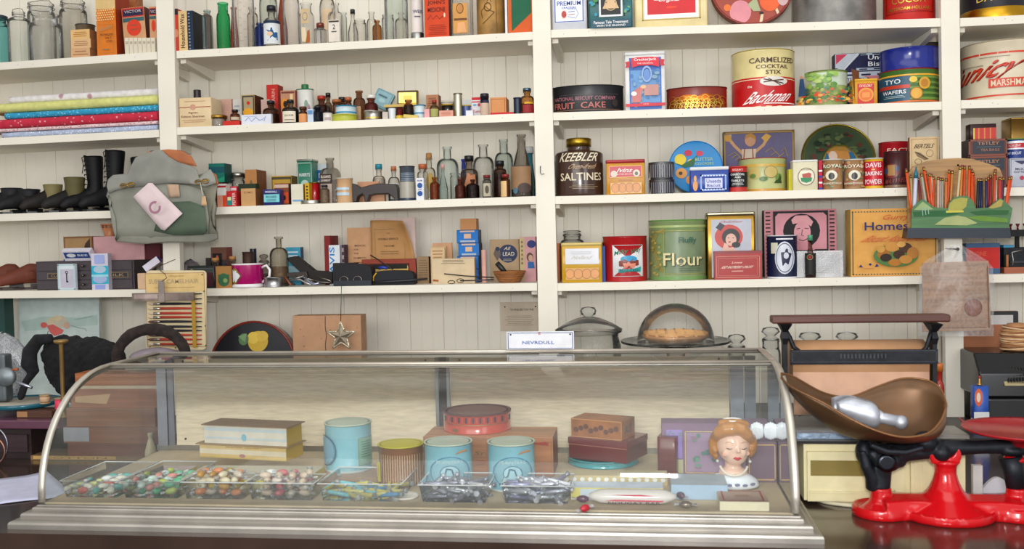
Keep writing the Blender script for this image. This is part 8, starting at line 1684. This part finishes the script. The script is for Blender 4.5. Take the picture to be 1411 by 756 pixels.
# ================= left end of the counter =================
def LF(px,py,Y):return P(px,py,Y)
Yl=2.40
def crate(name,x0,x1,t,b,Y,d,col,label,dec=(),**k):
    zb=PZ((x0+x1)/2,b,Y);return B(name,'F',x0,x1,t,Y,d,col,label,on=max(zb,ZC+.0005),cat='box',dec=dec,**k)
cot_=B('cotton_box','F',43,222,628,Yl,.09,'#8c7050:w','lowest wooden box of the brown stack, with a cotton label, seen through the case',cat='box',dec=[('r',.02,.2,.66,.95,'#c8a468:p'),('t','COTTON',.34,.55,.5,.42,'#8c6c40:p')])
on=cot_
for i,(x0,x1,t,c,lb)in enumerate([(94,212,611,'#7c4430:w','second lowest, dark red brown, of the wooden boxes seen through the case'),(88,220,588,'#8c5434:w','middle brown box of the stack seen through the left of the case'),(92,214,562,'#94603f:w','second highest brown box of the stack seen through the case'),(98,221,536,'#a06440:w','wide brown box near the top of the stack seen through the case'),(104,222,514,'#a8683c:w','topmost orange brown box of the stack seen through the case')]):
    on=B('wooden_box','F',x0,x1,t,Yl+.004*i,.07,c,lb,cat='box',grp='stack of brown boxes behind the case',on=TOPS[on.name]+.0004,dec=([('r',.0,.1,.27,.96,'#a8a8b0:p')]if i==1 else[('p',[(.05,.6),(.45,.75),(.4,.2),(.05,.3)],'#c8a47c:p')]if i==3 else[('r',0,.0,1,.2,'#c8b8a0:p')]if i==4 else()))
G('bone_stick','F',200,215,596,Yl-.025,'#d0c4a4:s','cream bottle shaped thing before the brown boxes, seen through the case end',shape='slope',neck=.35,cat='ornament')
# sewing cabinet
tabt=PZ(30,578,Yl);hh_=tabt-ZC
xa_,xb_=PX(-60,600,Yl),PX(41,600,Yl)
sc_=empty('sewing_cabinet',(xa_,Yl,ZC+.0005),'dark sewing machine cabinet with a purple brown top at the left edge','cabinet')
wS=PX(90,585,Yl)-xa_
q=MB();q.box(0,xb_-xa_-.003,.01,.22,0,hh_-.024,'#3a2c2c:w');q.build('body',sc_)
q=MB();q.box(.01,xb_-xa_-.01,.002,.01,.02,hh_*.62,'#46343a:w');q.build('drawer',sc_)
sc_z=hh_-.024
# top slab sits above the cotton box end
q=MB();q.box(-.01,wS-.012,-.012,.24,sc_z,hh_,'#6c4658:g');o=q.build('table_top',sc_);md=o.modifiers.new('b','BEVEL');md.width=.004;md.segments=3
Zt=ZC+hh_+.0015
def on_t(name,x0,x1,t,Y,d,c,lb,**k):return B(name,'F',x0,x1,t,Y,d,c,lb,on=Zt,**k)
cb_=on_t('cigar_box',24,72,566,2.42,.06,'#5c3c2c:w','shallow dark wooden box under the teal tray',cat='box',dec=[('r',0,.1,.3,.9,'#a8805c:p')])
x,_=P(28,560,2.50);rt_=.10
zt_c=TOPS[cb_.name]+.0005
root=empty('teal_tray',(x,2.51,zt_c),'round teal rimmed tray littered with newspaper scraps','tray')
q=MB();q.lathe([(rt_*.9,0),(rt_*.99,.003),(rt_,.013),(rt_*.985,.014),(rt_*.96,.006),(.001,.005)],'#2c6c7c:g',48,cap1=False);q.build('pan',root)
q=MB();q.lathe([(rt_*.9,.0062),(rt_*.88,.0105),(.001,.011)],'#a8a090:paper',24);o=q.build('newspaper',root)
for i,(px_,c,r_,h_,lb)in enumerate([(62,'#c8a888:p',.014,.024,'peach spool on the teal tray'),(82,'#d83c60:s',.013,.030,'pink thread spool right of the brass post'),(90,'#3c8c80:s',.009,.026,'green and blue thread spool by the case frame')]):
    Y=2.47 if i==0 else 2.455;x,_=P(px_,550,Y);zb=zt_c+.0115 if i==0 else Zt
    root=empty('thread_spool',(x,Y,zb),lb,'spool','thread spools at the left')
    if i:h_+=.018
    q=MB();q.lathe([(r_*.7,.003),(r_*.95,.006),(r_*.95,h_-.006),(r_*.7,h_-.003)],c,18);q.build('thread',root)
    for z_ in(0,h_-.003):q=MB();q.lathe([(r_,z_),(r_,z_+.003)],'#b8a07c:w',18);q.build('flange',root)
# brass post
Y=2.43;x,z=P(84,470,Y);Hb=z-Zt+.004
q=MB();q.lathe([(.018,0),(.018,.004),(.006,.008),(.0055,.012),(.0055,Hb-.012),(.006,Hb-.011),(.0165,Hb-.008),(.0185,Hb-.003),(.017,Hb),(.001,Hb+.001)],'#8c7040:brs',24)
o=q.build('brass_post',None,(x,Y,Zt));tag(o,'tarnished brass post with a flat mushroom knob before the black hat','post')
# black fur hat
def hatY(px,py,Y):return P(px,py,Y)
Y=2.575;x,z=P(118,505,Y);s_=Y/FPX
hat=empty('black_hat',(x,Y,Zt),'shaggy black fur hat with long ear flaps at the left','hat')
q=MB();zc=z-Zt
for dx,dz,rx_,rz_ in((-38,20,20,27),(-20,8,30,38),(0,0,46,40),(-30,2,26,36),(28,6,30,32),(10,12,36,32),(-10,-20,34,30)):q.ell((dx*s_,0,zc+dz*s_),(rx_*s_,.075,rz_*s_),'#121114:fur',20,12)
q.ell((0,0,.062),(.075,.05,.058),'#121114:fur',16,10)
o=remesh(q,'crown',.005,hat,sm=2)
tx=bpy.data.textures.new('fur_clumps','CLOUDS');tx.noise_scale=.012
md=o.modifiers.new('d','DISPLACE');md.texture=tx;md.strength=.012;md.mid_level=.5
q=MB()
pt=lambda px_,py,dy:(lambda a:(a[0]-x,dy,a[1]-Zt))(P(px_,py,Y))
q.tube([pt(92,462,-.07),pt(75,464,-.075),pt(65,480,-.08),pt(64,497,-.08),pt(70,508,-.075)],[.012,.018,.020,.022,.014],'#16151a:fur',14);q.tube([pt(72,503,-.075),pt(60,520,-.08),pt(53,540,-.08),pt(52,545,-.08)],[.012,.010,.011,.004],'#121114:fur',10);remesh(q,'ear_flap',.004,hat,sm=2)
# brimmed hat on the box stack
Y=2.46;zb=TOPS[on.name]+.001
x,z=P(212,503,Y)
h2=empty('fur_brim_hat',(x,Y,zb),'round hat with a dark brown fur brim and grey crown, behind the brush card','hat')
q=MB();rH=54*2.46/FPX;zc=z-zb
n=30
q.tube([(rH*math.cos(2*math.pi*i/n),-.01+.012*math.sin(2*math.pi*i/n*2),zc+rH*math.sin(2*math.pi*i/n))for i in range(0,n//2+1)],[.012+.004*math.sin(math.pi*i/(n//2))for i in range(0,n//2+1)],'#2a201c:fur',12)
o=q.build('brim',h2);md=o.modifiers.new('d','DISPLACE');md.texture=tx;md.strength=.006;md.mid_level=.5
q=MB();q.ell((.0,.015,zc*.5+.024),(.075,.05,zc*.5+.022),'#8c8088:f',24,12);q.build('crown',h2)
# painting on the wall side
Yp_=3.17;X0,Z0=P(27,560,Yp_);X1,Z1=P(132,409,Yp_)
W_p,H_p=X1-X0,Z1-ZB
root=empty('flower_painting',(X0,Yp_,ZB),'pale blue green canvas with a coral and cream flower, leaning on the wall','painting',None,(R(-3),0,0))
q=MB();q.box(0,W_p,0,.018,0,H_p,'#ccd8d4:p',side='#c8ccc4:p');q.build('canvas',root)
m=M('#ccd8d4:p')
q=MB();decals(q,Flat((0,0,0),(W_p,0,0),(0,0,H_p),(0,-1,0)),D(27,132,409,575,[('p',[(30,445),(60,438),(110,440),(130,436),(130,452),(80,456),(35,460)],'#bacdc7:p'),('e',60,451,4.5,4.5,'#d87468:p'),('e',72,446,8,7,'#d8c8a8:p'),('e',82,446,9,9,'#ccc4b0:p'),('e',78,441,6,4,'#dccca8:p'),('p',[(64,452),(72,450),(86,459),(84,464),(74,468),(68,462)],'#d8706a:p'),('e',90,452,4,5,'#d8b4a0:p'),('l',[(66,460),(64,468),(63,476)],.8,'#6c5450:p'),('l',[(96,452),(106,456),(114,457),(116,461)],.8,'#8ca0a0:p'),('l',[(100,443),(112,441),(124,438)],1.6,'#9cb8b0:p')]));q.build('painted_flower',root)
B('green_box','G',-14,6,411,3.10,.05,'#1f4c44:s','dark green box edge at the far left under the shelf',cat='box')
# sewing machine head and plastic bag
Y=2.50;x,z=P(10,520,Y);s_=Y/FPX
zsm=zt_c+.0145
sm_=empty('sewing_machine',(x,2.50,zsm),'grey metal sewing machine head with a round hand wheel, at the left edge','machine')
q=MB();hz_=P(10,500,Y)[1]-zsm
q.box(-.040,.006,-.018,.018,-.001,hz_*1.25,'#6c7478:galv');o=q.build('column',sm_);md=o.modifiers.new('b','BEVEL');md.width=.006;md.segments=3
wz=P(17,517,Y)[1]-zsm;wx=P(17,517,Y)[0]-x
q=MB();q.lathe([(.006,-.012),(.024,-.012),(.026,-.008),(.026,.004),(.020,.006),(.008,.010),(.001,.011)],'#7c8488:galv',28);o=q.build('hand_wheel',sm_,(wx,-.030,wz));o.rotation_euler=(R(90),0,R(14))
q=MB();q.tube([(wx+.012,-.02,wz+.018),(wx+.032,-.02,wz+.020)],.0035,'#b05c30:s',8);q.build('orange_pin',sm_)
q=MB();q.box(-.13,-.02,-.012,.012,hz_*.7,hz_*1.2,'#6c7478:galv');q.build('arm',sm_)
q=MB();q.tube([P(24,526,2.45)[0:1]+(2.45,)+P(24,526,2.45)[1:],P(44,534,2.45)[0:1]+(2.45,)+P(44,534,2.45)[1:]],.004,'#b8bcc8:m',8)
o=q.build('chrome_rod',None);o.parent=sm_;o.matrix_parent_inverse=Matrix.Translation(sm_.location).inverted()
x,_=P(8,500,2.62);rd=random.Random(5)
q=MB();q.ell((0,0,.105),(.085,.03,.105),'#d8dce0:cel',22,14)
for i,v in enumerate(q.v):q.v[i]=(v[0]*1.05+rd.uniform(-.005,.005),v[1]+rd.uniform(-.006,.006),max(.0,v[2]*1.0+rd.uniform(-.004,.004)))
o=q.build('plastic_bag',None,(x-.01,2.615,Zt));tag(o,'crumpled pale plastic bag behind the sewing machine','bag')
# wire rings and sheet of paper
for i,(cx_p,cy_p,rp_,lb)in enumerate([(-12,622,27,'outer bent metal ring at the left edge above the white paper'),(-10,630,20,'inner coppery metal ring at the left edge above the white paper')]):
    Y=2.34-.012*i;x,z=P(cx_p,cy_p,Y);r_=rp_*Y/FPX
    q=MB();q.tube([(r_*math.cos(a*math.pi/18),0,r_*1.05*math.sin(a*math.pi/18))for a in range(36)],.0024,['#8c8c94:m','#a87860:m'][i],8,closed=True)
    o=q.build('metal_ring',None,(x,Y,ZC+r_*1.05+.0025));tag(o,lb,'ring','metal rings at the left')
q=MB();pts=[]
for(px_,py)in[(-40,664),(64,653.5),(106,681),(-40,699)]:
    Y=YZ(px_,py,ZC+.002);pts.append((PX(px_,py,Y),Y))
n=10
A_,B_,C_,D_=[Vector((a,b,0))for a,b in pts]
b0=Vector((pts[0][0],pts[0][1],ZC))
for j in range(n+1):
    for i in range(n+1):
        u,v=i/n,j/n;p=(A_.lerp(B_,u)).lerp(D_.lerp(C_,u),v);q.v.append((p.x-b0.x,p.y-b0.y,.0012+.010*(u**3)*(1-v)**2+.002*math.sin(u*4)**2))
for j in range(n):
    for i in range(n):q.face((j*(n+1)+i,(j+1)*(n+1)+i,(j+1)*(n+1)+i+1,j*(n+1)+i+1),'#c9cbe0:p',True)
o=q.build('paper_sheet',None,b0);md=o.modifiers.new('s','SOLIDIFY');md.thickness=.0006;tag(o,'bluish white sheet of paper on the counter left of the case','paper')
